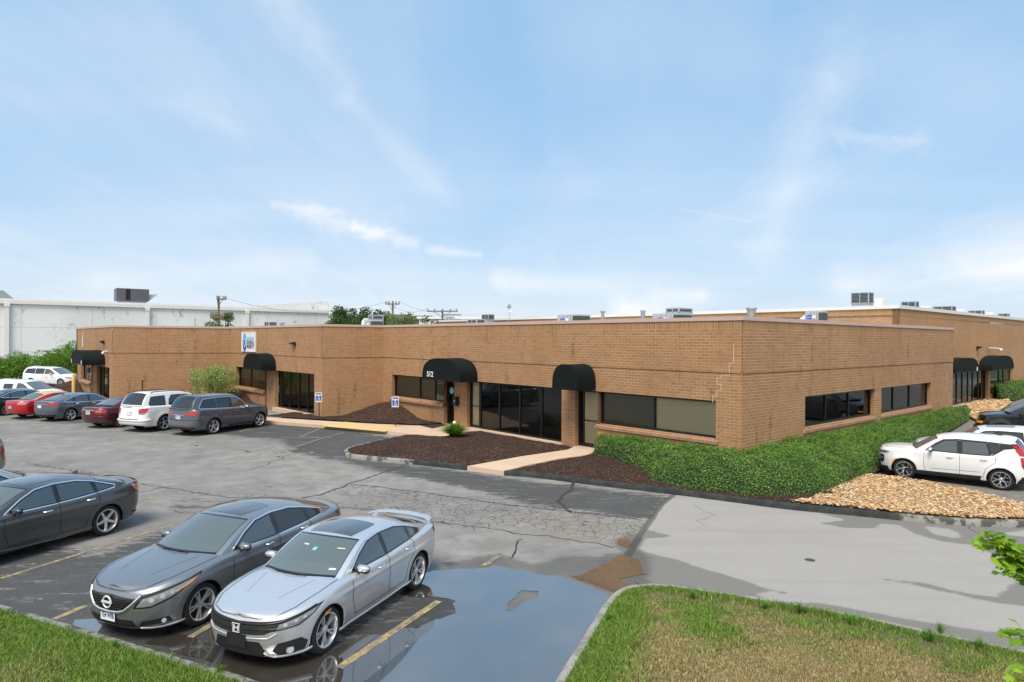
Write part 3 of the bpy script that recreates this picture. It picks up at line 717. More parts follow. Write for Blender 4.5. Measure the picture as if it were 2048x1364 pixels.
def hvac(px0, px1, pyt, D, label, zroof, kind='box', split=.6, rot=None, ht=None, oval=False, name='rooftop_unit', deep=1.6, hood=False):
    """unit whose silhouette spans px0..px1 and reaches pyt at depth D; its faces follow the building"""
    p0, p1 = V(px0, pyt, D), V(px1, pyt, D); wd = (p1 - p0).length; zt = (p0.z + p1.z) / 2; c = (p0 + p1) / 2
    ang = rot if rot is not None else math.atan2(dR.y, dR.x) - math.pi / 2
    u = Vector((math.cos(ang), math.sin(ang), 0)); ca = abs(u.x); sa = abs(u.y)
    Lx = wd / (ca + sa * deep / 2.2) ; Ly = Lx * deep / 2.2
    M = Matrix.Translation((c.x, c.y, 0)) @ Matrix.Rotation(ang, 4, 'Z'); hx, hy = Lx / 2, Ly / 2
    e = empty(name, (c.x, c.y, zroof), 0, label, 'rooftop unit', 'air conditioning units on the roofs')
    if kind == 'louver':
        louver_box(-hx, hx, -hy, hy, zt - (ht or .6), zt, M, e)
        a = MB(); a.box(-hx + .04, hx - .04, -hy + .04, hy - .04, zroof - .05, zt - (ht or .6), M); adopt(a.build('cabinet', M_HV), e)
    else:
        zc = zt - (ht if kind == 'combo' else 0)
        a = MB(); a.bevbox(-hx, hx, -hy, hy, zroof - .05, zc, .02, M); adopt(a.build('cabinet', M_HV), e)
        a = MB()
        for f in (-.3, .05, .4): a.box(hx * f - .006, hx * f + .006, -hy - .006, -hy + .004, zroof + .1, zc - .06, M)
        a.box(-hx - .006, -hx + .004, -.006, .006, zroof + .1, zc - .06, M); adopt(a.build('panel_seam', M_HL), e)
        a = MB(); a.box(hx * split, hx + .012, -hy - .012, hy * .9, zroof + .2, zc - .08, M); adopt(a.build('coil', M_HL), e)
        a = MB(); a.box(-hx * .1, hx * .02 + .1, -hy - .03, -hy - .004, zc - .35, zc - .2, M); adopt(a.build('data_plate', M_WHITE), e)
        if kind == 'combo': louver_box(hx * 0, hx, -hy, hy, zc + .003, zt, M, e)
        if oval:
            a = MB(); vs = [M @ Vector((-hx * .45 + .2 * math.cos(k * .3142), -hy - .012, zc - .28 + .095 * math.sin(k * .3142))) for k in range(20)]
            a.add(vs, [tuple(range(20))]); adopt(a.build('maker_oval', M_BLUE), e)
            me = text_mesh('Carrier', .12, .001); o = link('lettering', me, M_WHITE); adopt(o, e)
            o.matrix_basis = M @ Matrix.Translation((-hx * .45, -hy - .014, zc - .285)) @ Matrix.Rotation(R_(90), 4, 'X')
    if hood:
        a = MB(); w2 = hx * 1.1; s = -1
        prof = [(-hx - w2, zroof - .05), (-hx - w2 * .55, zroof + (zt - zroof) * .72), (-hx - .004, zroof + (zt - zroof) * .86), (-hx - .004, zroof - .05)]
        vs = [M @ Vector((x, y, z)) for y in (-hy * .95, hy * .95) for x, z in prof]
        a.add(vs, [(0, 1, 2, 3), (7, 6, 5, 4), (0, 4, 5, 1), (1, 5, 6, 2), (2, 6, 7, 3)]); adopt(a.build('duct_hood', M_HW), e)
    return e
ZR1, ZR2 = ZT - .45, ZT2 - .4
hvac(527, 556, 643.5, 44, 'low louvred unit on the roof behind the tenant sign', ZR1, 'louver')
hvac(727, 768, 630.3, 42, 'pale louvred unit with a white duct hood behind the brick step', ZR1, 'combo', ht=.33, hood=True)
hvac(934, 971, 638.3, 40, 'small louvred unit low on the front roof, left of the drain', ZR1, 'louver', ht=.5)
hvac(963, 989, 629, 62, 'small grey unit on the far roof left of the orange parapet', ZR2, 'louver', ht=.5)
hvac(1115, 1180, 629.5, 33, 'grey unit with blue oval left of the louvre-topped one', ZR1, 'box', oval=True, hood=False)
hvac(1307, 1383, 616.8, 30, 'grey unit with blue oval and louvred top behind the front roof edge', ZR1, 'combo', ht=.24, oval=True)
hvac(1612, 1653, 622.5, 31, 'grey unit with blue oval and long white duct hood above the corner wing', ZR1, 'box', oval=True, hood=True)
hvac(1704, 1745, 585.5, 44, 'tall unit on legs with dark louvres above the taller roof corner', ZR2, 'louver', ht=.75)
hvac(1804, 1836, 603.2, 46, 'first low dark-louvred unit right of the taller roof corner', ZR2, 'louver', ht=.45)
hvac(1868, 1909, 612.8, 50, 'second low dark-louvred unit right of the taller roof corner', ZR2, 'louver', ht=.5)
hvac(1938, 1967, 621, 56, 'third low dark-louvred unit along the tall roof edge', ZR2, 'louver', ht=.55)
hvac(1997, 2018, 627, 64, 'fourth low dark-louvred unit along the tall roof edge', ZR2, 'louver', ht=.6)
def duct(px0, px1, pyt, D, zr, label):
    p0, p1 = V(px0, pyt, D), V(px1, pyt, D); c = (p0 + p1) / 2; w_ = (p1 - p0).length * .66
    ang = math.atan2(dR.y, dR.x); M = Matrix.Translation((c.x, c.y, 0)) @ Matrix.Rotation(ang, 4, 'Z')
    a = MB(); a.bevbox(-w_ / 2, w_ / 2, -w_ * .35, w_ * .35, zr - .1, c.z, .04, M)
    a.box(-w_ * .02, w_ * .02, -w_ * .36, w_ * .36, zr, c.z + .01, M)
    o = a.build('roof_duct', M_HW); tag(o, label, 'duct', 'white duct boxes on the tall roof')
for a_, b_, y_, d_, l_ in ((1745, 1775, 597, 47, 'white duct box right of the tall unit on legs'), (1838, 1866, 612, 49, 'white duct box right of the first louvred unit'), (1910, 1934, 619, 54, 'white duct box right of the second louvred unit'), (1968, 1992, 625, 60, 'white duct box right of the third louvred unit')):
    duct(a_, b_, y_, d_, ZR2, l_)
def vent(px, pyt, D, zr, label, r=.1, cap=.2):
    p = V(px, pyt, D); a = MB(); M = Matrix.Translation((p.x, p.y, 0))
    a.lathe([(r, zr - .1), (r, p.z - .15), (cap, p.z - .12), (cap * .95, p.z - .02), (0, p.z)], 12, M)
    tag(a.build('roof_vent', M_ALU, sharp=.6), label, 'vent', 'metal vent pipes on the tall roof')
vent(1205.5, 621.5, 48, ZR2, 'thin vent pipe left of the louvre-topped oval unit', .12, .22)
vent(1286, 620.5, 46, ZR2, 'short capped vent just left of the louvre-topped oval unit', .16, .2)
vent(1503, 614.8, 42, ZR2, 'wide flat dark vent cap above the building corner', .28, .36)
vent(535 + 29, 644.5, 46, ZR1, 'small round vent right of the low unit behind the tenant sign', .14, .2)

# ================= GROUND =================
def GP(pts, z=0.0): return [G(x, y, z).to_2d() for x, y in pts]
def PA(poly): return np.array([(p[0], p[1]) for p in poly])
def sdf(poly, X, Y):
    """signed distance to a closed outline, negative inside"""
    P = PA(poly); n = len(P); d2 = np.full(X.shape, 1e18); ins = np.zeros(X.shape, bool)
    for i in range(n):
        ax, ay = P[i]; bx, by = P[(i + 1) % n]; ex, ey = bx - ax, by - ay
        wx, wy = X - ax, Y - ay; t = np.clip((wx * ex + wy * ey) / (ex * ex + ey * ey + 1e-12), 0, 1)
        d2 = np.minimum(d2, (wx - ex * t) ** 2 + (wy - ey * t) ** 2)
        c = ((ay <= Y) & (by > Y)) | ((by <= Y) & (ay > Y))
        with np.errstate(divide='ignore', invalid='ignore'):
            xi = ax + (Y - ay) * ex / (ey if abs(ey) > 1e-12 else 1e-12)
        ins ^= c & (X < xi)
    return np.where(ins, -1, 1) * np.sqrt(d2)
def sdl(line, X, Y):
    P = PA(line); d2 = np.full(X.shape, 1e18)
    for i in range(len(P) - 1):
        ax, ay = P[i]; bx, by = P[i + 1]; ex, ey = bx - ax, by - ay
        wx, wy = X - ax, Y - ay; t = np.clip((wx * ex + wy * ey) / (ex * ex + ey * ey + 1e-12), 0, 1)
        d2 = np.minimum(d2, (wx - ex * t) ** 2 + (wy - ey * t) ** 2)
    return np.sqrt(d2)
def axis(fine0, fine1, step, lo, hi):
    a = list(np.arange(fine0, fine1 + 1e-6, step)); s = step; v = fine0; L = []
    while v > lo: s *= 1.35; v -= s; L.append(max(v, lo))
    s = step; v = a[-1]; H = []
    while v < hi: s *= 1.35; v += s; H.append(min(v, hi))
    return np.array(L[::-1] + a + H)
gx = axis(-15, 17, 0.11, -70, 70); gy = axis(7.2, 34, 0.11, 2, 150)
X, Y = np.meshgrid(gx, gy)
def ss(v, a, b): t = np.clip((v - a) / (b - a), 0, 1); return t * t * (3 - 2 * t)
# right-hand newer pavement: everything to the right of the joint
SEAM = GP([(1352, 986), (1322, 1010), (1303, 1038), (1280, 1070), (1262, 1100), (1248, 1125), (1222, 1160), (1180, 1225), (1120, 1364)])
NEW = SEAM + GP([(2700, 1500), (3200, 900)]) + [Vector((60, 60)), Vector((30, 60))] + GP([(1480, 920)])
d_new = sdf(NEW, X, Y)
# damp areas of the newer pavement (edges of the dried pale area)
DRY = GP([(1345, 990), (1420, 992), (1574, 1012), (1640, 1026), (1690, 1040), (1640, 1046), (1690, 1056), (1745, 1057), (1762, 1048), (1800, 1050), (1825, 1066), (1880, 1083), (1945, 1090), (2003, 1115), (2022, 1135), (2030, 1165), (1990, 1195), (1950, 1190), (1845, 1166), (1740, 1154), (1850, 1175), (1960, 1200), (2048, 1213), (2140, 1222), (2140, 1262), (2048, 1268), (1960, 1262), (1900, 1250), (1830, 1240), (1760, 1228), (1640, 1205), (1545, 1205), (1515, 1190), (1540, 1182), (1600, 1192), (1530, 1175), (1480, 1158), (1420, 1140), (1350, 1118), (1290, 1104), (1278, 1096), (1290, 1078), (1350, 1073), (1320, 1066), (1288, 1058), (1295, 1040), (1318, 1015)])
d_dry = sdf(DRY, X, Y)
DRY2 = GP([(1995, 1068), (2060, 1075), (2140, 1090), (2140, 1062), (2050, 1060)]); d_dry = np.minimum(d_dry, sdf(DRY2, X, Y))
DRY3 = GP([(1850, 1052), (1900, 1058), (1928, 1072), (1905, 1076), (1870, 1070)]); d_dry = np.minimum(d_dry, sdf(DRY3, X, Y))
# wet stain round the puddle and along the joint
WET = GP([(870, 1150), (930, 1118), (1000, 1105), (1040, 1120), (1065, 1128), (1120, 1112), (1200, 1112), (1240, 1105), (1225, 1085), (1262, 1062), (1285, 1080), (1276, 1100), (1300, 1112), (1300, 1190), (1180, 1260), (1100, 1420), (300, 1420), (100, 1290), (300, 1230), (640, 1300), (840, 1190)])
d_wet = sdf(WET, X, Y)
# old black sealer that has not worn off
SEAL = [(GP([(640, 846), (760, 872), (880, 882), (780, 890), (705, 900), (700, 918), (820, 930), (930, 944), (1010, 956), (1150, 972), (1345, 994), (1325, 1010), (1300, 1040), (1250, 1034), (1150, 1022), (1040, 1002), (930, 975), (840, 958), (750, 940), (690, 925), (590, 905), (560, 880), (440, 868), (360, 870), (340, 850)]), 1.0),
        (GP([(-120, 1040), (200, 1110), (330, 1060), (420, 1200), (640, 1300), (900, 1130), (960, 1250), (700, 1420), (-200, 1330)]), .95),
        (GP([(0, 838), (330, 868), (560, 858), (520, 830), (300, 820), (0, 810)]), .8),
        (GP([(270, 1010), (420, 985), (480, 1010), (330, 1040)]), .55),
        (GP([(480, 960), (560, 955), (600, 975), (520, 985)]), .5)]
seal = np.zeros_like(X)
for pl, w_ in SEAL: seal = np.maximum(seal, w_ * (1 - ss(sdf(pl, X, Y), -0.5, 0.9)))
# alligator cracking band
CRK = GP([(690, 960), (900, 985), (1140, 1005), (1290, 1030), (1300, 1060), (1240, 1100), (1150, 1080), (1050, 1062), (930, 1062), (800, 1040), (640, 985)])
crk = 1 - ss(sdf(CRK, X, Y), -0.9, 0.5)
CRK2 = [GP([(30, 925), (120, 935), (260, 965), (370, 985), (500, 990), (600, 1000)]), GP([(600, 1000), (760, 1020), (950, 1055)])]
for l_ in CRK2: crk = np.maximum(crk, .95 * (1 - ss(sdl(l_, X, Y), 0.05, 0.5)))
crk = np.maximum(crk, .9 * (1 - ss(sdf(GP([(1170, 1005), (1300, 1032), (1290, 1070), (1240, 1098), (1180, 1060)]), X, Y), -.3, .3)))
mud = 1 - ss(sdf(GP([(1040, 1025), (1290, 1045), (1270, 1085), (1240, 1100), (1130, 1080), (1000, 1058)]), X, Y), -.5, .6)
def grid_mesh(name, gx, gy, Z, attrs):
    nx, ny = len(gx), len(gy); X_, Y_ = np.meshgrid(gx, gy)
    co = np.empty((nx * ny, 3), np.float32); co[:, 0] = X_.ravel(); co[:, 1] = Y_.ravel(); co[:, 2] = Z.ravel() if hasattr(Z, 'ravel') else Z
    me = bpy.data.meshes.new(name); i = (np.arange(ny - 1)[:, None] * nx + np.arange(nx - 1)[None, :]).ravel()
    q = np.stack([i, i + 1, i + nx + 1, i + nx], 1).astype(np.int32)
    me.vertices.add(len(co)); me.vertices.foreach_set('co', co.ravel()); me.loops.add(q.size); me.loops.foreach_set('vertex_index', q.ravel())
    me.polygons.add(len(q)); me.polygons.foreach_set('loop_start', np.arange(0, q.size, 4, dtype=np.int32)); me.polygons.foreach_set('use_smooth', np.ones(len(q), bool))
    me.update(calc_edges=True)
    for k, a in attrs.items():
        at = me.attributes.new(k, 'FLOAT', 'POINT'); at.data.foreach_set('value', a.astype(np.float32).ravel())
    return me
def asphalt_mat():
    t = NT('asphalt'); g = t.n('ShaderNodeNewGeometry').outputs['Position']
    fine = t.noise(g, 70, 3, 0.75); grit = t.n('ShaderNodeTexVoronoi', {'Vector': g, 'Scale': 95.0}).outputs['Distance']
    mid = t.noise(g, 1.4, 5, 0.65); big = t.noise(g, 0.22, 4, 0.6); edge = t.noise(g, 2.6, 6, 0.7)
    ed = t.m('MULTIPLY', t.m('SUBTRACT', edge, 0.5), 0.55)
    old = t.mix(t.sm(mid, 0.3, 0.75), (0.225, 0.218, 0.205), (0.335, 0.325, 0.305))
    old = t.mix(t.m('MULTIPLY', t.sm(big, 0.4, 0.65), 0.6), old, (0.185, 0.183, 0.178))
    # worn sealer: dark where the film survives, streaky loss along the traffic direction
    wv = t.mp(g, rot=(0, 0, R_(-24)), scale=(0.55, 2.2, 1))
    wear = t.noise(wv, 1.6, 8, 0.78, 0.4); wear2 = t.noise(wv, 9, 5, 0.7, 0.8)
    wr = t.m('ADD', t.m('MULTIPLY', wear, 0.65), t.m('MULTIPLY', wear2, 0.35))
    film = t.sm(t.m('SUBTRACT', t.m('MULTIPLY', t.attr('seal'), 0.74), t.m('MULTIPLY_ADD', wr, 2.6, -0.8)), -0.05, 0.10)
    old = t.mix(t.m('MULTIPLY', film, 0.9), old, t.mix(t.m('MULTIPLY', fine, 0.8), (0.028, 0.032, 0.035), (0.095, 0.10, 0.103)))
    scr = t.noise(t.mp(g, rot=(0, 0, R_(60)), scale=(0.4, 7, 1)), 3.0, 7, 0.8, 1.2)
    old = t.mix(t.m('MULTIPLY', t.m('MULTIPLY', t.sm(scr, 0.60, 0.68), t.attr('seal')), 0.5), old, (0.33, 0.33, 0.31))
    blot = t.noise(t.mp(g, loc=(11, 4, 0)), 0.75, 6, .72, .5); old = t.mix(t.m('MULTIPLY', t.sm(blot, .53, .63), .35), old, (.13, .13, .128)); oil = t.noise(t.mp(g, loc=(3, 9, 0)), 2.3, 4, .6); old = t.mix(t.m('MULTIPLY', t.sm(oil, .66, .74), .5), old, (.07, .068, .065))
    # crazing
    wrp = t.n('ShaderNodeVectorMath', {0: g, 1: t.n('ShaderNodeVectorMath', {0: t.n('ShaderNodeTexNoise', {'Vector': g, 'Scale': 3.0, 'Detail': 3.0}).outputs['Color'], 3: 0.35}, operation='SCALE').outputs[0]}, operation='ADD').outputs[0]
    v1 = t.n('ShaderNodeTexVoronoi', {'Vector': wrp, 'Scale': 3.3}, feature='DISTANCE_TO_EDGE').outputs['Distance']
    v2 = t.n('ShaderNodeTexVoronoi', {'Vector': wrp, 'Scale': 1.1}, feature='DISTANCE_TO_EDGE').outputs['Distance']
    c1 = t.m('MULTIPLY', t.m('SUBTRACT', 1.0, t.sm(v1, 0.012, 0.045)), t.sm(t.m('ADD', t.attr('crk'), t.m('MULTIPLY', t.m('SUBTRACT', mid, .5), .9)), 0.45, 0.75))
    c2 = t.m('MULTIPLY', t.m('SUBTRACT', 1.0, t.sm(v2, 0.002, 0.010)), t.m('MULTIPLY', t.sm(t.noise(g, .35, 3), 0.5, 0.62), 0.55))
    cr_ = t.m('MAXIMUM', c1, c2)
    old = t.mix(t.m('MULTIPLY', t.attr('mud'), t.m('MULTIPLY', t.sm(edge, .4, .6), .6)), old, (0.27, 0.225, 0.165))
    old = t.mix(t.m('MULTIPLY', cr_, 0.8), old, (0.06, 0.052, 0.042))
    dn = t.m('ADD', t.attr('d_dry'), t.m('MULTIPLY', ed, 0.5)); dry = t.m('SUBTRACT', 1.0, t.sm(dn, -0.05, 0.06))
    new = t.mix(t.m('MULTIPLY', mid, 0.6), (0.215, 0.205, 0.19), (0.175, 0.168, 0.155))
    newd = t.mix(t.m('MULTIPLY', mid, 0.7), (0.385, 0.368, 0.345), (0.315, 0.302, 0.285))
    trk = t.noise(t.mp(g, rot=(0, 0, R_(38)), scale=(.12, 1.5, 1)), 1.3, 5, .6)
    newd = t.mix(t.m('MULTIPLY', t.sm(trk, .45, .7), .3), newd, (.26, .25, .235))
    spots = t.noise(g, 3.7, 5, .75); newd = t.mix(t.m('MULTIPLY', t.sm(spots, .62, .72), .3), newd, (.17, .165, .155))
    new = t.mix(dry, new, newd)
    isn = t.m('LESS_THAN', t.m('ADD', t.attr('d_new'), t.m('MULTIPLY', ed, 0.15)), 0.0)
    c = t.mix(isn, old, new)
    seam = t.m('SUBTRACT', 1.0, t.sm(t.m('ABSOLUTE', t.m('ADD', t.attr('d_seam'), t.m('MULTIPLY', ed, 0.2))), 0.06, 0.10))
    c = t.mix(t.m('MULTIPLY', seam, 0.75), c, (0.075, 0.07, 0.062))
    wet = t.m('SUBTRACT', 1.0, t.sm(t.m('ADD', t.attr('d_wet'), t.m('MULTIPLY', ed, 0.9)), -0.12, 0.10))
    wet = t.m('MULTIPLY', wet, 1.0)
    c = t.mix(t.m('MULTIPLY', wet, 0.62), c, t.mix(0.7, c, (0.02, 0.019, 0.016)))
    c = t.mix(t.m('MULTIPLY', t.sm(fine, 0.38, 0.66), 0.6), c, t.mix(0.6, c, (0.02, 0.02, 0.02)))
    c = t.mix(t.m('MULTIPLY', t.m('LESS_THAN', grit, 0.22), 0.25), c, (0.55, 0.54, 0.50))
    rgh = t.m('SUBTRACT', 0.92, t.m('MULTIPLY', wet, 0.35))
    p = t.principled(Base_Color=c, Roughness=rgh, Specular_IOR_Level=0.3)
    hgt = t.m('SUBTRACT', t.m('ADD', fine, t.m('MULTIPLY', grit, .6)), t.m('MULTIPLY', cr_, 1.5))
    t.set(p.inputs['Normal'], t.bump(hgt, 0.5, 0.006)); return t.mat
M_ASPH = asphalt_mat()
lot = link('parking_lot', grid_mesh('parking_lot', gx, gy, 0.0, dict(d_new=d_new, d_dry=d_dry, d_wet=d_wet, d_seam=sdl(SEAM, X, Y), seal=seal, crk=crk, mud=mud)), M_ASPH); tag(lot, kind='structure')
gm = MB(); gm.quad((-3000, -800, -.25), (3000, -800, -.25), (3000, 5000, -.25), (-3000, 5000, -.25))
tag(gm.build('ground', flat('far_ground', (.09, .12, .06), 1, 0, .3, .02)), kind='structure')
# crack fillers and long joints
def ribbon(pts, w_, z, jit=0.03, step=0.12, seed=1):
    rnd = random.Random(seed); mb = MB(); P = [Vector((p[0], p[1])) for p in pts]; out_ = []
    for a, b in zip(P[:-1], P[1:]):
        k = max(1, int((b - a).length / step))
        for i in range(k):
            q = a.lerp(b, i / k); out_.append(q + Vector((noise.noise((q.x * 2, q.y * 2, seed)), noise.noise((q.x * 2, q.y * 2, seed + 9)))) * jit * 3 + Vector((rnd.uniform(-1, 1), rnd.uniform(-1, 1))) * jit * .5)
    out_.append(P[-1]); L = []
    for i, q in enumerate(out_):
        t = (out_[min(i + 1, len(out_) - 1)] - out_[max(i - 1, 0)]).normalized(); n_ = Vector((-t.y, t.x)); ww = w_ * (0.6 + 0.8 * rnd.random()) * (.3 if i in (0, len(out_) - 1) else 1)
        L.append(((q + n_ * ww / 2), (q - n_ * ww / 2)))
    mb.add([(p.x, p.y, z) for pr in L for p in pr], [(2 * i, 2 * i + 1, 2 * i + 3, 2 * i + 2) for i in range(len(L) - 1)])
    return mb
M_TAR = flat('crack_filler', (.045, .042, .038), .85, 0, .4, 5)
M_CRACK = flat('open_crack', (.035, .03, .026), .95, 0, .4, 5)
cracks = [([(818, 928), (760, 948), (700, 968), (640, 990), (600, 997)], .07, M_TAR), ([(700, 968), (850, 985), (1000, 1008), (1130, 1022), (1285, 1040)], .045, M_TAR),
          ([(1149, 965), (1140, 980), (1122, 992), (1118, 1003), (1130, 1015), (1142, 1026)], .10, M_TAR), ([(640, 1012), (760, 1022), (860, 1043), (960, 1055), (1060, 1070), (1160, 1080), (1230, 1095)], .03, M_CRACK),
          ([(1048, 1078), (1034, 1090), (1026, 1108), (1020, 1118)], .035, M_CRACK), ([(270, 988), (310, 978), (345, 972)], .03, M_CRACK), ([(60, 928), (150, 942), (220, 958), (330, 975), (430, 992), (560, 1000)], .03, M_CRACK),
          ([(500, 940), (560, 918), (600, 898), (660, 872), (700, 860)], .025, M_CRACK), ([(0, 868), (70, 866), (140, 870), (190, 872)], .025, M_CRACK), ([(1390, 1008), (1405, 1022), (1440, 1030), (1395, 1040), (1420, 1055)], .008, M_CRACK),
          ([(330, 1020), (420, 1030), (500, 1022)], .02, M_CRACK), ([(1930, 1052), (1960, 1068), (1975, 1080)], .02, M_CRACK), ([(1275, 1162), (1282, 1172), (1284, 1182)], .02, M_CRACK)]
for i, (pl, w_, mt) in enumerate(cracks): tag(ribbon(GP(pl), w_, 0.004, .05 if mt is M_CRACK else .03, .1, i).build('pavement_crack', mt), kind='structure')
# yellow paint
def paint_line_mat(name, thr):
    t = NT(name); g = t.n('ShaderNodeNewGeometry').outputs['Position']
    w1 = t.noise(g, 5, 7, 0.8); w2 = t.noise(g, 45, 4, 0.7); c = t.mix(t.m('MULTIPLY', w2, .6), (.46, .33, .12), (.38, .29, .14))
    f = t.sm(t.m('ADD', t.m('MULTIPLY', w1, .6), t.m('MULTIPLY', w2, .4)), thr, thr + .07)
    p = t.principled(Base_Color=t.mix(f, (.16, .155, .14), c), Roughness=.8, Specular_IOR_Level=.3); return t.mat
M_YL = paint_line_mat('yellow_paint', .48); M_YW = paint_line_mat('worn_yellow_paint', .50)
def yline(a, b, w_=.1, z=.005, mat=None):
    mb = MB(); a, b = G(*a).to_2d(), G(*b).to_2d(); t = (b - a).normalized(); n_ = Vector((-t.y, t.x)) * w_ / 2; k = max(2, int((b - a).length / .15)); vs = []
    for i in range(k + 1):
        q = a.lerp(b, i / k); e = .006 * noise.noise((q.x * 9, q.y * 9, 3)); vs += [(q.x + n_.x + e, q.y + n_.y, z), (q.x - n_.x + e, q.y - n_.y, z)]
    mb.add(vs, [(2 * i, 2 * i + 1, 2 * i + 3, 2 * i + 2) for i in range(k)])
    tag(mb.build('painted_line', mat or M_YL), kind='structure')
yline((678, 1337), (878, 1203), .13, z=.011); yline((968, 1132), (998, 1112), .12, z=.009); yline((380, 1276), (470, 1222), .11, z=.011)
yline((108, 1239), (172, 1211), .12); yline((2, 1157), (345, 1050), .1, mat=M_YL); yline((271, 1003), (314, 993), .11)
for a_, b_ in (((638, 858), (600, 874)), ((602, 874), (665, 875)), ((690, 864), (640, 878)), ((640, 878), (560, 904)), ((560, 875), (640, 876)), ((475, 893), (498, 904)), ((520, 884), (545, 884)), ((455, 897), (500, 904)), ((500, 904), (550, 894)), ((515, 851), (478, 864))):
    yline(a_, b_, .1, mat=M_YW)
yline((1790, 961), (2100, 1001), .1, mat=M_YW)
# wheelchair symbols on the pavement
def wheelchair(cx, cy, rot, s, mat, z=.006):
    mb = MB(); c = G(cx, cy).to_2d(); ca, sa = math.cos(rot), math.sin(rot)
    def W_(x, y): return (c.x + (x * ca - y * sa) * s, c.y + (x * sa + y * ca) * s, z)
    n = 16; vs = []
    for i in range(n + 1):
        a_ = R_(110 + 240 * i / n); vs += [W_(.42 * math.cos(a_), .42 * math.sin(a_) - .25), W_(.30 * math.cos(a_), .30 * math.sin(a_) - .25)]
    mb.add(vs, [(2 * i, 2 * i + 1, 2 * i + 3, 2 * i + 2) for i in range(n)])
    for pl in (([-.12, .05], [.02, .05], [.02, .55], [-.12, .55]), ([.02, .05], [.36, .05], [.36, .16], [.02, .16]), ([.26, .05], [.38, .05], [.52, -.42], [.40, -.42]), ([.40, -.42], [.62, -.42], [.62, -.32], [.44, -.32]), ([.02, .30], [.3, .30], [.3, .4], [.02, .4])):
        mb.add([W_(*q) for q in pl], [(0, 1, 2, 3)])
    mb.add([W_(-.05 + .11 * math.cos(k * .6283), .72 + .11 * math.sin(k * .6283)) for k in range(10)], [tuple(range(10))])
    tag(mb.build('wheelchair_marking', mat), kind='structure')
wheelchair(580, 908, R_(-70), 1.1, M_YL); wheelchair(415, 887, R_(-70), 1.0, M_YW)
# puddles: outlines with ragged edges and dry islands
def ragged(pl, amp=.05, step=.06, seed=0):
    P = [p.to_2d() for p in pl]; o = []
    for i in range(len(P)):
        a, b = P[i], P[(i + 1) % len(P)]; k = max(1, int((b - a).length / step))
        for j in range(k):
            q = a.lerp(b, j / k); q = q + Vector((noise.noise((q.x * 3, q.y * 3, seed)), noise.noise((q.x * 3, q.y * 3, seed + 5)))) * amp * 2 + Vector((noise.noise((q.x * 14, q.y * 14, seed)), noise.noise((q.x * 14, q.y * 14, seed + 5)))) * amp * .7
            o.append(q)
    return o
def water_mat():
    t = NT('puddle_water'); g = t.n('ShaderNodeNewGeometry').outputs['Position']
    nrm = t.bump(t.noise(g, 5, 2), 0.015, 0.02)
    c = t.mix(t.sm(t.noise(g, 1.2, 4), .4, .7), (.05, .046, .040), (.07, .064, .054))
    p = t.n('ShaderNodeBsdfPrincipled', {'Base Color': c, 'Roughness': 0.012, 'IOR': 1.36, 'Specular IOR Level': 1.0, 'Normal': nrm})
    gl = t.n('ShaderNodeBsdfGlossy', {'Color': (1, 1, 1), 'Roughness': .05, 'Normal': nrm}); fr = t.n('ShaderNodeFresnel', {'IOR': 2.8, 'Normal': nrm})
    mx = t.n('ShaderNodeMixShader', {0: fr.outputs[0], 1: p.outputs[0], 2: gl.outputs[0]}); t.t.links.new(mx.outputs[0], t.out.inputs[0]); return t.mat
M_WATER = water_mat()
def puddle(outer, holes=(), z=.008, amp=.05, seed=0):
    rings = [[Vector((p.x, p.y, 0)) for p in ragged(GP(outer), amp, seed=seed)]] + [[Vector((p.x, p.y, 0)) for p in ragged(GP(h_), amp, seed=seed + 3 + i)] for i, h_ in enumerate(holes)]
    tr = geometry.tessellate_polygon(rings); vs = [(p.x, p.y, z) for r in rings for p in r]; mb = MB(); fs = []
    for t in tr:
        a, b, c = (vs[i] for i in t); fs.append(t if (b[0] - a[0]) * (c[1] - a[1]) - (b[1] - a[1]) * (c[0] - a[0]) > 0 else tuple(reversed(t)))
    mb.add(vs, fs); return tag(mb.build('puddle_water', M_WATER), kind='structure')
puddle([(840, 1150), (868, 1142), (930, 1138), (990, 1133), (1045, 1140), (1100, 1152), (1150, 1152), (1185, 1142), (1215, 1126), (1245, 1112), (1268, 1118), (1285, 1138), (1292, 1150), (1240, 1158), (1262, 1172), (1280, 1180), (1235, 1200), (1205, 1225), (1180, 1265), (1150, 1310), (1115, 1364), (1090, 1420), (560, 1420), (470, 1364), (390, 1318), (300, 1282), (330, 1262), (430, 1290), (640, 1318), (690, 1290), (770, 1268), (850, 1250), (910, 1228), (918, 1202), (880, 1196), (800, 1190), (830, 1172)],
       holes=[[(1035, 1190), (1050, 1182), (1075, 1184), (1072, 1196), (1050, 1206), (1028, 1222), (1012, 1222), (1018, 1208)]])
puddle([(150, 1240), (185, 1238), (205, 1252), (195, 1268), (165, 1262), (145, 1250)], seed=11, amp=.02)
puddle([(1236, 1078), (1258, 1082), (1266, 1088), (1252, 1096), (1240, 1090)], seed=21, amp=.04)
# sewn drain cap on the drive
c_ = G(1620, 1120); mb = MB(); mb.lathe([(0, .006), (.09, .006), (.10, .004)], 16, Matrix.Translation((c_.x, c_.y, 0))); tag(mb.build('valve_cover', flat('cast_iron', (.09, .085, .08), .7, .3, .3, 8)), 'small round metal valve cover in the pale drive', 'valve cover')
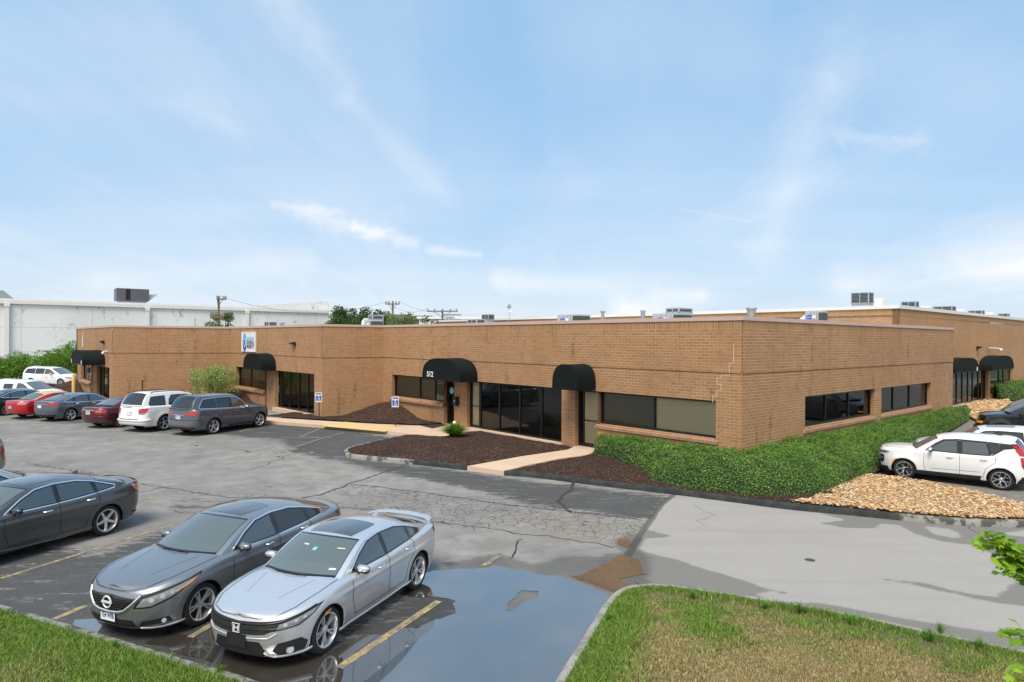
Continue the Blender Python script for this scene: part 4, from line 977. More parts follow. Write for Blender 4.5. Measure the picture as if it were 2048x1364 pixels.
# ================= KERBS, WALKS, BEDS =================
def curb_mat(name, col, dk):
    t = NT(name); g = t.n('ShaderNodeNewGeometry').outputs['Position']; a = t.noise(g, 3, 6, .75); f = t.noise(g, 80, 3, .7)
    c = t.mix(t.sm(a, .47, .56), col, dk); c = t.mix(t.m('MULTIPLY', f, .5), c, (.05, .05, .045)); p = t.principled(Base_Color=c, Roughness=.9, Specular_IOR_Level=.25)
    t.set(p.inputs['Normal'], t.bump(t.m('ADD', f, t.m('MULTIPLY', a, 2)), .7, .012)); return t.mat
M_KB = curb_mat('tarred_kerb', (.022, .028, .031), (.045, .05, .05)); M_KC = curb_mat('worn_kerb', (.34, .335, .31), (.09, .095, .09)); M_KG = curb_mat('pale_kerb', (.42, .41, .38), (.27, .265, .24))
def smooth_line(P, step=.2):
    P = [Vector((p[0], p[1])) for p in P]; o = []
    for i in range(len(P) - 1):
        a, b, c, d = P[max(i - 1, 0)], P[i], P[i + 1], P[min(i + 2, len(P) - 1)]; k = max(1, int((c - b).length / step))
        for j in range(k):
            t = j / k; o.append(.5 * ((2 * b) + (c - a) * t + (2 * a - 5 * b + 4 * c - d) * t * t + (3 * b - a - 3 * c + d) * t ** 3))
    o.append(P[-1]); return o
def curb(outer, mat, side=1, w_=.16, h=.15, name='kerb', seed=0):
    """outer = line of the kerb face on the pavement; side=+1: the bed lies to the left of the line"""
    P = smooth_line(outer); mb = MB(); prof = [(0, -.02), (.012, h - .045), (.035, h - .012), (.065, h), (w_, h), (w_, -.02)]; vs = []
    for i, q in enumerate(P):
        t = (P[min(i + 1, len(P) - 1)] - P[max(i - 1, 0)]).normalized(); n_ = Vector((-t.y, t.x)) * side
        for k, (u, z) in enumerate(prof):
            e = .008 * noise.noise((q.x * 4, q.y * 4, k + seed)); vs.append((q.x + n_.x * (u + e), q.y + n_.y * (u + e), z + (e if z > 0 else 0)))
    m_ = len(prof); mb.add(vs, [(i * m_ + k, i * m_ + k + 1, (i + 1) * m_ + k + 1, (i + 1) * m_ + k) for i in range(len(P) - 1) for k in range(m_ - 1)])
    mb.add([vs[k] for k in range(m_)], [tuple(range(m_))]); mb.add([vs[-m_ + k] for k in range(m_)], [tuple(range(m_))[::-1]])
    return tag(mb.build(name, mat, sharp=R_(45), weld=.0001), kind='structure'), P
K1 = GP([(812, 875), (775, 882), (728, 893), (695, 902), (687, 909), (696, 916), (742, 922), (825, 929)]); K1b = GP([(825, 929), (880, 935), (934, 941)])
K2 = GP([(1008, 951), (1080, 957), (1149, 966), (1240, 977), (1344, 989), (1460, 1004), (1574, 1019), (1700, 1031), (1799, 1041)]); K2b = GP([(1799, 1041), (1924, 1051.5), (2048, 1055), (2180, 1050), (2330, 1035)])
curb(K1, M_KC, side=1, seed=1)
curb(K1b, M_KB, seed=2); curb(K2, M_KB, seed=3); curb(K2b, M_KC, seed=4)
K3 = GP([(1100, 1395), (1116, 1366), (1150, 1310), (1180, 1262), (1205, 1222), (1228, 1198), (1258, 1185), (1300, 1181), (1345, 1184), (1420, 1195), (1530, 1212), (1640, 1232), (1760, 1256), (1900, 1288), (2048, 1318), (2240, 1362)])
curb(K3, M_KG, side=-1, w_=.15, seed=5)
K4 = GP([(-330, 1135), (-150, 1178), (0, 1222), (120, 1258), (250, 1298), (370, 1335), (480, 1368), (620, 1420)])
curb(K4, M_KC, side=-1, w_=.16, seed=6)
# sidewalk in front of the row
f1, f2 = G(528, 847), G(638, 855.6); fd = (f1 - f2).normalized(); b1 = G(528, 834, ZG); b2 = G(664, 842.6, ZG)
def xy(p): return (p.x, p.y)
rampL, rampR = G(641, 855.8), G(767, 867.8)
walk = [xy(f2 + fd * 32), xy(f2), xy(G(641, 855.8)), xy(G(767, 867.8)), xy(G(812, 873)), xy(G(885, 873, ZG)), xy(G(940, 862, ZG)), xy(wA.M @ Vector((wA.x(965), .1, 0))), xy(wA.M @ Vector((xa[0] + 1.2, .1, 0))), xy(G(835, 851, ZG)), xy(G(760, 848, ZG)), xy(b2), xy(b1), xy(b1 + fd * 30)]
mb = MB(); mb.prism(walk, -.02, ZG); tag(mb.build('sidewalk', M_CONC), kind='structure')
w2 = [xy(G(934.6, 941)), xy(G(1007.6, 951)), xy(G(1055, 930, ZG)), xy(G(1120, 917, ZG)), xy(G(1171, 910, ZG)), xy(wA.M @ Vector((xa[6] + .1, .1, 0))), xy(wA.M @ Vector((xa[5] - .1, .1, 0))), xy(G(1136, 899, ZG)), xy(G(1040, 913, ZG))]
mb = MB(); mb.prism(w2, -.02, ZG); tag(mb.build('footpath', M_CONC), kind='structure')
# joints in the walks
# yellow painted ramp with flares
M_RAMP = flat('yellow_ramp_paint', (.68, .50, .24), .8, 0, .25, 1.5); M_RAMP2 = flat('bright_yellow_edge', (.55, .42, .20), .75, 0, .2, 4)
rb = [G(655, 851, ZG), G(700, 843.5, ZG), G(800, 853, ZG), G(767, 863, ZG)]
mb = MB(); mb.add([(p.x, p.y, ZG + .004) for p in (G(641, 852, ZG), G(690, 843.5, ZG), G(812, 856, ZG), G(768, 863.5, ZG))], [(0, 3, 2, 1)]); tag(mb.build('ramp_paint', M_RAMP), kind='structure')
mb = MB(); a_, b_ = G(641, 855.8), G(767, 867.8); n_ = (b_ - a_).normalized(); o_ = Vector((n_.y, -n_.x, 0)) * .004
mb.add([tuple(a_ + o_), tuple(b_ + o_), (b_.x + o_.x, b_.y + o_.y, ZG), (a_.x + o_.x, a_.y + o_.y, ZG)], [(0, 1, 2, 3)]); tag(mb.build('ramp_edge_paint', M_RAMP2), kind='structure')
def mulch_mat():
    t = NT('bark_mulch'); g = t.n('ShaderNodeNewGeometry').outputs['Position']
    v = t.n('ShaderNodeTexVoronoi', {'Vector': t.mp(g, scale=(1, 1, 1)), 'Scale': 26.0, 'Randomness': 1.0}); vc = t.n('ShaderNodeSeparateColor', {0: v.outputs['Color']})
    c = t.mix(vc.outputs[0], (.035, .018, .013), (.105, .062, .046)); c = t.mix(t.m('MULTIPLY', t.m('GREATER_THAN', vc.outputs[1], .93), .8), c, (.27, .19, .15))
    c = t.mix(t.m('MULTIPLY', t.sm(t.noise(g, .8, 4), .4, .7), .35), c, (.035, .02, .015)); n_ = t.noise(g, 38, 3, .8)
    p = t.principled(Base_Color=c, Roughness=.95, Specular_IOR_Level=.2); t.set(p.inputs['Normal'], t.bump(t.m('ADD', t.m('MULTIPLY', v.outputs['Distance'], -1.2), n_), 1.0, .05)); return t.mat
M_MULCH = mulch_mat()
def bed(outline, name, mat, hfun, step=.16, kind='structure'):
    P = PA(outline); x0, y0 = P.min(0); x1, y1 = P.max(0); mb = MB()
    bm = bmesh.new(); ring = ragged([Vector((p[0], p[1])) for p in outline], .02, .2); vs = [bm.verts.new((p.x, p.y, 0)) for p in ring]
    tr = geometry.tessellate_polygon([[Vector((p.x, p.y, 0)) for p in ring]])
    for t in tr:
        try: bm.faces.new([vs[i] for i in t])
        except ValueError: pass
    for a in np.arange(x0, x1, step): bmesh.ops.bisect_plane(bm, geom=bm.verts[:] + bm.edges[:] + bm.faces[:], plane_co=(a, 0, 0), plane_no=(1, 0, 0))
    for b in np.arange(y0, y1, step): bmesh.ops.bisect_plane(bm, geom=bm.verts[:] + bm.edges[:] + bm.faces[:], plane_co=(0, b, 0), plane_no=(0, 1, 0))
    bmesh.ops.recalc_face_normals(bm, faces=bm.faces)
    xs = np.array([v.co.x for v in bm.verts]); ys = np.array([v.co.y for v in bm.verts]); d = -sdf(outline, xs, ys); d = np.maximum(d, 0)
    for v, dd in zip(bm.verts, d): v.co.z = hfun(v.co.x, v.co.y, dd)
    if bm.faces and sum(f.normal.z for f in bm.faces) < 0: bmesh.ops.reverse_faces(bm, faces=bm.faces[:])
    me = bpy.data.meshes.new(name); bm.to_mesh(me); bm.free(); me.polygons.foreach_set('use_smooth', [True] * len(me.polygons))
    return tag(link(name, me, mat), kind=kind)
def bumpy(x, y): return .03 * noise.noise((x * 2.1, y * 2.1, 0)) + .018 * noise.noise((x * 8, y * 8, 2))
def wallpt(w, s, y=0.0): p = w.M @ Vector((s, y, 0)); return (p.x, p.y)
def inset(P, d): # move a kerb line into the bed
    P = smooth_line(P, .4); o = []
    for i, q in enumerate(P):
        t = (P[min(i + 1, len(P) - 1)] - P[max(i - 1, 0)]).normalized(); o.append((q.x - t.y * d, q.y + t.x * d))
    return o
bed1 = inset(K1 + K1b[1:], .1) + [w2[0], w2[8], w2[7], wallpt(wA, xa[5] - .1), wallpt(wA, wA.x(965)), xy(G(940, 862, ZG)), xy(G(885, 872, ZG))]
bed(bed1, 'mulch_bed', M_MULCH, lambda x, y, d: ZG - .03 + .22 * (1 - math.exp(-d / .9)) * 1.0 + bumpy(x, y))
bed2 = inset(K2[:], .1) + [xy(G(1738, 958)), xy(G(1850, 898)), xy(G(1942, 840)), wallpt(wR, wR.L, .1), wallpt(wR, 0.1, .1), wallpt(wA, xa[6], .1), w2[4], w2[3], w2[2], w2[1]]
bed(bed2, 'mulch_bed', M_MULCH, lambda x, y, d: ZG - .03 + .12 * (1 - math.exp(-d / .6)) + bumpy(x, y))
# mounded beds against the stepped walls
def mound(front, walls, peaks, name='mulch_bed'):
    def hf(x, y, d):
        z = 0
        for (cx, cy, hh, rx) in peaks:
            r = math.hypot(x - cx, y - cy) / rx
            z = max(z, hh * (0.5 + 0.5 * math.cos(math.pi * min(1, r))) ** .8)
        return ZG - .02 + min(z + .08, .1 + d * 1.4 + z * .6) + bumpy(x, y)
    return bed(front + walls, name, M_MULCH, hf)
pk1 = P1 + (P0 - P1).normalized() * 1.1
pk2 = P1 * .6 + (wA.M @ Vector((2.6, 0, 0))) * .4
mound([xy(G(528, 834, ZG)), xy(G(664, 842.6, ZG)), xy(G(760, 848, ZG)), xy(G(835, 851, ZG)), wallpt(wA, xa[1] - .3, -.15)],
      [wallpt(wA, xa[1] - .3, .1), wallpt(wA, 0, .1), wallpt(wSB, 0, .1), wallpt(wB, xb[3], .1), wallpt(wB, xb[3] - 2.2, -.1)],
      [(pk1.x, pk1.y, .72, 2.9), (pk2.x, pk2.y, .72, 2.8)])
q1 = wB.M @ Vector((xb[0] + .8, -.3, 0))
mound([xy(G(300, 822, ZG)), xy(G(420, 826, ZG)), xy(G(500, 824, ZG)), xy(G(515, 815, ZG))], [wallpt(wB, xb[1] - .3, .1), wallpt(wB, 0, .1), wallpt(wSC, wSC.L, .1), wallpt(wSC, .3, .1)], [(q1.x, q1.y, .75, 2.6)])
c3 = G(150, 785); mound([xy(G(90, 797)), xy(G(150, 803)), xy(G(180, 803)), wallpt(wC, xc[1], -.1)], [wallpt(wC, xc[1], .1), wallpt(wC, -1.0, .1), xy(G(88, 778))], [(c3.x, c3.y + 1.5, .8, 3.5)])

# ================= VEHICLES =================
M_TYRE = flat('tyre_rubber', (.016, .016, .016), .8, 0, .2, 20); M_TRIM = flat('black_plastic', (.014, .015, .016), .55, 0, .1, 8)
M_GBLK = flat('gloss_black', (.008, .008, .009), .12, 0, .1, 8, coat=.6); M_EMB = flat('emblem_silver', (.78, .78, .8), .35, .2, .05, 9); M_CHR = flat('chrome', (.92, .93, .95), .22, 1, .02, 3)
M_RIM = flat('alloy', (.66, .67, .69), .32, .6, .1, 10); M_RIMD = flat('dark_alloy', (.03, .03, .033), .3, .6, .1, 10); M_RIMS = flat('silver_alloy', (.62, .63, .65), .3, .85, .1, 10)
M_RED = flat('red_lens', (.45, .012, .012), .15, 0, .25, 14, coat=.8); M_REDC = flat('clear_red_lens', (.62, .25, .22), .12, 0, .2, 9, coat=.8)
M_LAMP = flat('headlamp_lens', (.40, .44, .48), .10, .2, 1.1, 21, coat=1.0); M_LAMPI = flat('lamp_reflector', (.62, .65, .68), .15, .1, .1, 9, coat=.6); M_AMB = flat('amber_lens', (.85, .28, .02), .2, 0, .1, 8, coat=.6)
M_SEAM = flat('panel_gap', (.01, .01, .01), .9); M_SEAT = flat('seat_fabric', (.05, .05, .052), .8, 0, .2, 6); M_SEATL = flat('light_seat', (.25, .24, .22), .8, 0, .1, 6)
M_PLATE = flat('plate_white', (.72, .74, .78), .5, 0, .05, 6); M_PLT = flat('plate_ink', (.03, .06, .22), .6)
M_WSG = glass('windscreen_glass', (.62, .74, .70), base=(.19, .235, .225), trans=.5, ior=1.8)
M_SDG = glass('tinted_side_glass', (.30, .36, .35), base=(.020, .030, .030), trans=.30, ior=1.9)
M_PRG = glass('privacy_glass', (.06, .07, .07), base=(.008, .010, .011), trans=.3, ior=1.6)
M_SUN = glass('sunroof_glass', (.1, .1, .1), base=(.02, .025, .03), trans=.1, ior=1.8)
def interp(kn, x):
    if x <= kn[0][0]: return kn[0][1]
    for (a, b), (c, d) in zip(kn[:-1], kn[1:]):
        if x <= c: t = (x - a) / (c - a + 1e-9); return b + (d - b) * t
    return kn[-1][1]
class Spl:
    """smooth (monotone cubic) interpolation through knots"""
    def __init__(s, kn):
        s.x = [k[0] for k in kn]; s.y = [k[1] for k in kn]; n = len(kn); h = [s.x[i + 1] - s.x[i] for i in range(n - 1)]; d = [(s.y[i + 1] - s.y[i]) / h[i] for i in range(n - 1)]
        m_ = [d[0]] + [0 if d[i - 1] * d[i] <= 0 else 2 * d[i - 1] * d[i] / (d[i - 1] + d[i]) for i in range(1, n - 1)] + [d[-1]]
        s.h, s.m = h, m_
    def __call__(s, v):
        if v <= s.x[0]: return s.y[0] + 0 * s.m[0]
        if v >= s.x[-1]: return s.y[-1]
        i = 0
        while v > s.x[i + 1]: i += 1
        t = (v - s.x[i]) / s.h[i]; t2, t3 = t * t, t * t * t
        return s.y[i] * (2 * t3 - 3 * t2 + 1) + s.h[i] * s.m[i] * (t3 - 2 * t2 + t) + s.y[i + 1] * (3 * t2 - 2 * t3) + s.h[i] * s.m[i + 1] * (t3 - t2)
def catmull(P, n):
    """points along an open list of tuples, n per span, with span index kept"""
    o = []
    for i in range(len(P) - 1):
        a, b, c, d = P[max(i - 1, 0)], P[i], P[i + 1], P[min(i + 2, len(P) - 1)]
        if i == 0: a = tuple(2 * x - y for x, y in zip(b, c))
        if i == len(P) - 2: d = tuple(2 * y - x for x, y in zip(b, c))
        L1 = math.dist(a[:2], b[:2]) ** .5 + 1e-4; L2 = math.dist(b[:2], c[:2]) ** .5 + 1e-4; L3 = math.dist(c[:2], d[:2]) ** .5 + 1e-4
        for j in range(n):
            t = j / n; pt = []
            for k in range(len(b)):
                t0, t1, t2, t3 = 0, L1, L1 + L2, L1 + L2 + L3; T = t1 + (t2 - t1) * t
                A1 = (t1 - T) / (t1 - t0) * a[k] + (T - t0) / (t1 - t0) * b[k]; A2 = (t2 - T) / (t2 - t1) * b[k] + (T - t1) / (t2 - t1) * c[k]; A3 = (t3 - T) / (t3 - t2) * c[k] + (T - t2) / (t3 - t2) * d[k]
                B1 = (t2 - T) / (t2 - t0) * A1 + (T - t0) / (t2 - t0) * A2; B2 = (t3 - T) / (t3 - t1) * A2 + (T - t1) / (t3 - t1) * A3
                pt.append((t2 - T) / (t2 - t1) * B1 + (T - t1) / (t2 - t1) * B2)
            o.append((i + t, tuple(pt)))
    o.append((len(P) - 1, P[-1])); return o
class Car:
    def __init__(s, S):
        s.S = S; s.L, s.W = S['L'], S['W']; s.hw = s.W / 2
        s.nose, s.tail = Spl(S['nose']), Spl(S['tail']); s.side = Spl(S.get('side', [(.15, .90), (.3, .965), (.5, .99), (.68, 1.0), (.85, .985), (1.1, .955), (1.4, .92)]))
        s.sh = Spl(S['shoulder']); s.deck = Spl(S['deck']); s.bot = Spl(S.get('bottom', [(0, .2), (.8, .2), (s.L - .9, .22), (s.L, .32)]))
        s.rf, s.rr = S.get('rf', .75), S.get('rr', .55); s.p, s.q = S.get('p', 2.0), S.get('q', 2.6); s.pr, s.qr = S.get('pr', 2.2), S.get('qr', 3.2)
        s.x0 = (S['wf'] + S['wr']) / 2                    # origin at mid wheelbase
        s.flare = S.get('flare', .0)
    def X(s, sx): return s.x0 - sx                        # design x -> local x (forward +)
    def wide(s, sx, z):
        w = s.hw * s.side(z) * (1 - .035 * ((sx - s.L * .52) / (s.L * .5)) ** 2)
        for ax in (s.S['wf'], s.S['wr']):
            r = math.hypot(sx - ax, (z - s.S['R'])) ; w += s.S.get('arch', .018) * math.exp(-((r - s.S['R'] - .06) / .11) ** 2)
        zt = s.S.get('crease')
        if zt: w += .010 * math.exp(-((z - zt - .05 * (sx / s.L)) / .03) ** 2) * min(1, max(0, (sx - s.S['wf'] - .1) / .4)) * min(1, max(0, (s.L - .3 - sx) / .4))
        return w
    def yat(s, sx, z):
        w = s.wide(sx, z); e = (sx - s.nose(z)) / s.rf; f = 1.0
        if e < 1: f = max(0, 1 - (1 - max(e, 0)) ** s.p) ** (1 / s.q)
        e2 = (s.L - s.tail(z) - sx) / s.rr
        if e2 < 1: f = min(f, max(0, 1 - (1 - max(e2, 0)) ** s.pr) ** (1 / s.qr))
        return w * f
    def col(s, c, z):
        """c in [0,1] front corner, [1,2] side, [2,3] rear corner -> (sx, y)"""
        if c <= 1:
            a = c * math.pi / 2; e = 1 - max(0, math.cos(a)) ** (2 / s.p); f = math.sin(a) ** (2 / s.q); sx = s.nose(z) + s.rf * e; return sx, s.wide(sx, z) * f
        if c >= 2:
            a = (3 - c) * math.pi / 2; e = 1 - max(0, math.cos(a)) ** (2 / s.pr); f = math.sin(a) ** (2 / s.qr); sx = s.L - s.tail(z) - s.rr * e; return sx, s.wide(sx, z) * f
        a0 = s.nose(z) + s.rf; a1 = s.L - s.tail(z) - s.rr; sx = a0 + (a1 - a0) * (c - 1); return sx, s.wide(sx, z)
    def table(s):
        cs = [i / 400 * 3 for i in range(401)]; zr = .6; P = [s.col(c, zr) for c in cs]; a = [0.0]
        for p, q in zip(P[:-1], P[1:]): a.append(a[-1] + math.dist(p, q))
        s.cs, s.arc = cs, a; s.total = a[-1]
    def shell(s, a, z, off=0.0):
        """perimeter distance a from the nose centre (negative = other side) and height -> local point"""
        sg = 1 if a >= 0 else -1; aa = abs(a); c = float(np.interp(aa, s.arc, s.cs)); sx, y = s.col(c, z); rs = s.S.get('round', .05); zt = s.sh(sx)
        if z > zt - rs: k = min(1, (z - (zt - rs)) / rs); y -= rs * .8 * (1 - math.sqrt(max(0, 1 - k * k))) * min(1, y / .3)
        sx2, y2 = s.col(min(3, c + .01), z); sx1, y1 = s.col(max(0, c - .01), z); tx, ty = sx2 - sx1, y2 - y1; l = math.hypot(tx, ty) + 1e-9
        nx, ny = -ty / l, tx / l                             # outward: front => -sx
        return Vector((s.X(sx + nx * off), sg * (y + ny * off), z))
    def a_of(s, sx, z=.6):
        """perimeter distance of a side point at design x"""
        f = lambda c: s.col(c, z)[0]
        lo, hi = 0.0, 3.0
        for _ in range(30):
            m_ = (lo + hi) / 2
            if f(m_) < sx: lo = m_
            else: hi = m_
        return float(np.interp(lo, s.cs, s.arc))
    def patch(s, poly, off, name, mat, parent, side=1, da=.035, rows=5, smooth=True, rear=False):
        """polygon in (a, z) laid on the shell; rear: a measured from the tail centre"""
        mb = MB(); A = [p[0] for p in poly]; a0, a1 = min(A), max(A); xs = sorted(set([a0, a1] + A + [a0 + (a1 - a0) * i / max(2, int((a1 - a0) / da)) for i in range(max(2, int((a1 - a0) / da)) + 1)]))
        xs = [x for i, x in enumerate(xs) if i == 0 or x - xs[i - 1] > 1e-4]; vs = []; n = len(poly)
        for a in xs:
            aa = min(max(a + 2e-6, a0 + 2e-6), a1 - 2e-6); zz = []
            for i in range(n):
                (p, z), (q, w) = poly[i], poly[(i + 1) % n]
                if (p - aa) * (q - aa) < 0: zz.append(z + (w - z) * (aa - p) / (q - p))
            if len(zz) < 2: zz = [poly[0][1]] * 2
            lo, hi = min(zz), max(zz)
            for r in range(rows + 1):
                z = lo + (hi - lo) * r / rows; b = (s.total - abs(a)) * (1 if a >= 0 else -1) if rear else a
                vs.append(s.shell(b * side, z, off))
        R1 = rows + 1
        mb.add(vs, [(i * R1 + r, i * R1 + r + 1, (i + 1) * R1 + r + 1, (i + 1) * R1 + r) for i in range(len(xs) - 1) for r in range(rows)])
        me = mb.mesh(name, weld=.0002, smooth=smooth); o = link(name, me, mat, parent)
        return o
    # greenhouse ---------------------------------------------------------
    def ygh(s, sx, z):
        zb = s.sh(sx); base = min(s.wide(sx, zb), s.wide(s.L * .5, zb)) - s.S.get('inset', .07); gx0, gx1 = s.S['rail'][0][0], s.S['rail'][-1][0]
        tp = s.S.get('gtaper', .10); u = (sx - (gx0 + gx1) / 2) / ((gx1 - gx0) / 2); base -= tp * abs(u) ** 2.6 * (1.0 if u > 0 else s.S.get('gtf', .6))
        h = max(0, z - zb); return base - s.S.get('lean', .30) * h - .10 * h * h
    def build(s, name, label, cat, paint_m, loc, rz, scale=1.0, group=None, roof_m=None, lod=1):
        S = s.S; s.table(); root = empty(name, loc, rz, label, cat, group); root.scale = (scale,) * 3; s.root = root; Rw = S['R']; Ra = Rw + S.get('gap', .045)
        body = MB(); glassm = {}
        # columns of the shell
        nf = S.get('nf', 18); cs = [i / nf for i in range(nf)] + [1 + i / 60 for i in range(60)] + [2 + i / nf for i in range(nf + 1)]
        NR = S.get('nr', 20); cols = []
        for c in cs:
            sx, _ = s.col(c, .75); zt = s.sh(sx); sx, _ = s.col(c, zt); zt = s.sh(sx); zb = s.bot(sx); rs = S.get('round', .05); col = []
            for r in range(NR + 1):
                v = r / NR; z = zb + (zt - zb) * v; px, py = s.col(c, z)
                if z > zt - rs: k = (z - (zt - rs)) / rs; py -= rs * .8 * (1 - math.sqrt(max(0, 1 - k * k))) * min(1, py / .3)
                col.append([px, py, z])
            cols.append(col)
        axles = (S['wf'], S['wr']); inside = lambda p: any(math.hypot(p[0] - a, p[2] - Rw) < Ra for a in axles) and p[1] > s.hw * .6
        nc = len(cols); flag = [[inside(p) for p in c] for c in cols]; keep = []
        for i in range(nc - 1):
            for r in range(NR):
                q = [(i, r), (i + 1, r), (i + 1, r + 1), (i, r + 1)]
                if all(flag[a][b] for a, b in q): continue
                keep.append(q)
        for i in range(nc):
            for r in range(NR + 1):
                if flag[i][r]:
                    p = cols[i][r]; a = min(axles, key=lambda a: abs(a - p[0])); d = math.hypot(p[0] - a, p[2] - Rw) or 1e-6
                    p[0] = a + (p[0] - a) / d * Ra; p[2] = Rw + (p[2] - Rw) / d * Ra
        for sg in (1, -1):
            vs = [(s.X(p[0]), sg * p[1], p[2]) for c in cols for p in c]
            body.add(vs, [tuple((a * (NR + 1) + b) for a, b in (q if sg < 0 else q[::-1])) for q in keep])
        # deck
        rail = catmull(S['rail'], 8); gx0, gx1 = S['rail'][0][0], S['rail'][-1][0]; nv = 10; dk = []; kx = S.get('crownp', 2.4)
        for c in cols:
            e = c[-1]; row = []
            for j in range(-nv, nv + 1):
                v = j / nv; v = math.copysign(abs(v) ** .85, v); zc = max(s.deck(e[0]), e[2] - .0); row.append((s.X(e[0]), e[1] * v, e[2] + (zc - e[2]) * (1 - abs(v) ** kx)))
            dk.append((e[0], e[1], row))
        vs = [p for d in dk for p in d[2]]; n2 = 2 * nv + 1; fs = []
        for i in range(len(dk) - 1):
            for j in range(n2 - 1):
                mx = (dk[i][0] + dk[i + 1][0]) / 2; my = max(abs(dk[i][2][j][1]), abs(dk[i][2][j + 1][1]))
                if gx0 + .25 < mx < gx1 - .2 and my < s.ygh(mx, s.sh(mx)) - .02: continue
                fs.append((i * n2 + j, (i + 1) * n2 + j, (i + 1) * n2 + j + 1, i * n2 + j + 1))
        body.add(vs, fs)
        # greenhouse sides
        wins = S['windows']
        def inpoly(x, z, poly, m_=0):
            c = False; n = len(poly)
            for i in range(n):
                (ax, az), (bx, bz) = poly[i], poly[(i + 1) % n]
                if (az > z) != (bz > z) and x < (bx - ax) * (z - az) / (bz - az) + ax: c = not c
            return c
        rows = 8; gv = []
        for t, (rx, rzz, cx, cz) in rail:
            zb = s.sh(rx) - .015
            for r in range(rows + 1):
                z = zb + (max(rzz, zb + .001) - zb) * r / rows; gv.append((rx, s.ygh(rx, z), z))
        inside_g = {}
        for k, p in enumerate(gv):
            for w in wins:
                if inpoly(p[0], p[2], w['p']): inside_g[k] = w['p']; break
        gv0 = gv; gv = list(gv)
        for k, pl in inside_g.items():
            x, z = gv0[k][0], gv0[k][2]; best = None
            for (ax, az), (bx, bz) in zip(pl, pl[1:] + pl[:1]):
                ex, ez = bx - ax, bz - az; t = max(0, min(1, ((x - ax) * ex + (z - az) * ez) / (ex * ex + ez * ez + 1e-9))); qx, qz = ax + ex * t, az + ez * t; d = math.hypot(qx - x, qz - z)
                if best is None or d < best[0]: best = (d, qx, qz)
            gv[k] = (best[1], s.ygh(best[1], best[2]), best[2])
        for sg in (1, -1):
            vs = [(s.X(p[0]), sg * p[1], p[2]) for p in gv]; fs = []
            for i in range(len(rail) - 1):
                for r in range(rows):
                    q = [i * (rows + 1) + r, i * (rows + 1) + r + 1, (i + 1) * (rows + 1) + r + 1, (i + 1) * (rows + 1) + r]
                    if all(k in inside_g for k in q): continue
                    fs.append(tuple(q) if sg > 0 else tuple(q[::-1]))
            if roof_m and S.get('float', 0): pass
            body.add(vs, fs)
        # top strip: windscreen, roof, rear screen
        kW, kB = S['kW'], S['kB']; roofp = MB() if roof_m else body; ws = MB(); bw = MB(); nv = 8; vg = S.get('vg', .9)
        vsn = [-1, -.97, -vg] + [-vg + 2 * vg * j / 10 for j in range(1, 10)] + [vg, .97, 1]; tt = []
        for t, (rx, rzz, cx, cz) in rail:
            yr = s.ygh(rx, rzz); tt.append([(s.X(rx + (cx - rx) * (1 - abs(v) ** 2.0)), yr * v, rzz + (cz - rzz) * (1 - abs(v) ** 2.3)) for v in vsn])
        nn = len(vsn); flatv = [p for r in tt for p in r]; fb, fw, fr = [], [], []; tlo = S.get('tb_end', len(S['rail']) - 1 - .12)
        for i in range(len(rail) - 1):
            tm = (rail[i][0] + rail[i + 1][0]) / 2
            for j in range(nn - 1):
                q = (i * nn + j, i * nn + j + 1, (i + 1) * nn + j + 1, (i + 1) * nn + j); mid = 2 <= j < nn - 3 + 0
                if mid and tm < kW: fw.append(q)
                elif mid and kB < tm < tlo: fr.append(q)
                else: fb.append(q)
        roofp.add(flatv, fb); ws.add(flatv, fw); bw.add(flatv, fr)
        bo = body.build('body', paint_m, root, weld=.0006, sharp=R_(32)); s.body = bo
        if roof_m: roofp.build('roof', roof_m, root, weld=.0006, sharp=R_(35))
        def clean(mb_, nm, mt):
            if not mb_.f: return
            me = mb_.mesh(nm, smooth=True); bm = bmesh.new(); bm.from_mesh(me); bmesh.ops.delete(bm, geom=[v for v in bm.verts if not v.link_faces], context='VERTS'); bmesh.ops.recalc_face_normals(bm, faces=bm.faces); bm.to_mesh(me); bm.free()
            return link(nm, me, mt, root)
        s.ws = clean(ws, 'windscreen', M_WSG); s.bwo = clean(bw, 'rear_window', S.get('rglass') or M_WSG)
        # frit border of the two screens
        def border(trange, nm):
            idx = [i for i, (t, _) in enumerate(rail) if trange[0] - .01 <= t <= trange[1] + .01]
            if len(idx) < 2: return
            b = MB(); L = [Vector(tt[i][2]) for i in idx]; R__ = [Vector(tt[i][nn - 3]) for i in idx]; topi, boti = (idx[-1], idx[0]) if trange[0] < 1 else (idx[0], idx[-1])
            up = Vector((0, 0, .004))
            def strip(P, Q):
                b.add([tuple(p + up) for pr in zip(P, Q) for p in pr], [(2 * i, 2 * i + 1, 2 * i + 3, 2 * i + 2) for i in range(len(P) - 1)])
            strip([p for p in L], [p.lerp(q, .03) for p, q in zip(L, R__)]); strip([q for q in R__], [q.lerp(p, .03) for p, q in zip(L, R__)])
            for ii, nb in ((topi, idx[1] if topi == idx[0] else idx[-2]), (boti, idx[1] if boti == idx[0] else idx[-2])):
                P = [Vector(p) for p in tt[ii][2:nn - 2]]; Q = [Vector(p) for p in tt[nb][2:nn - 2]]; f = (.055 if ii == boti else .04) / max(.02, (Q[5] - P[5]).length)
                strip(P, [p.lerp(q, min(1, f)) for p, q in zip(P, Q)])
            b.build(nm, M_GBLK, root, smooth=True)
        if lod: border((0, kW), 'screen_border'); border((kB, min(tlo, len(S['rail']) - 1)), 'screen_border')
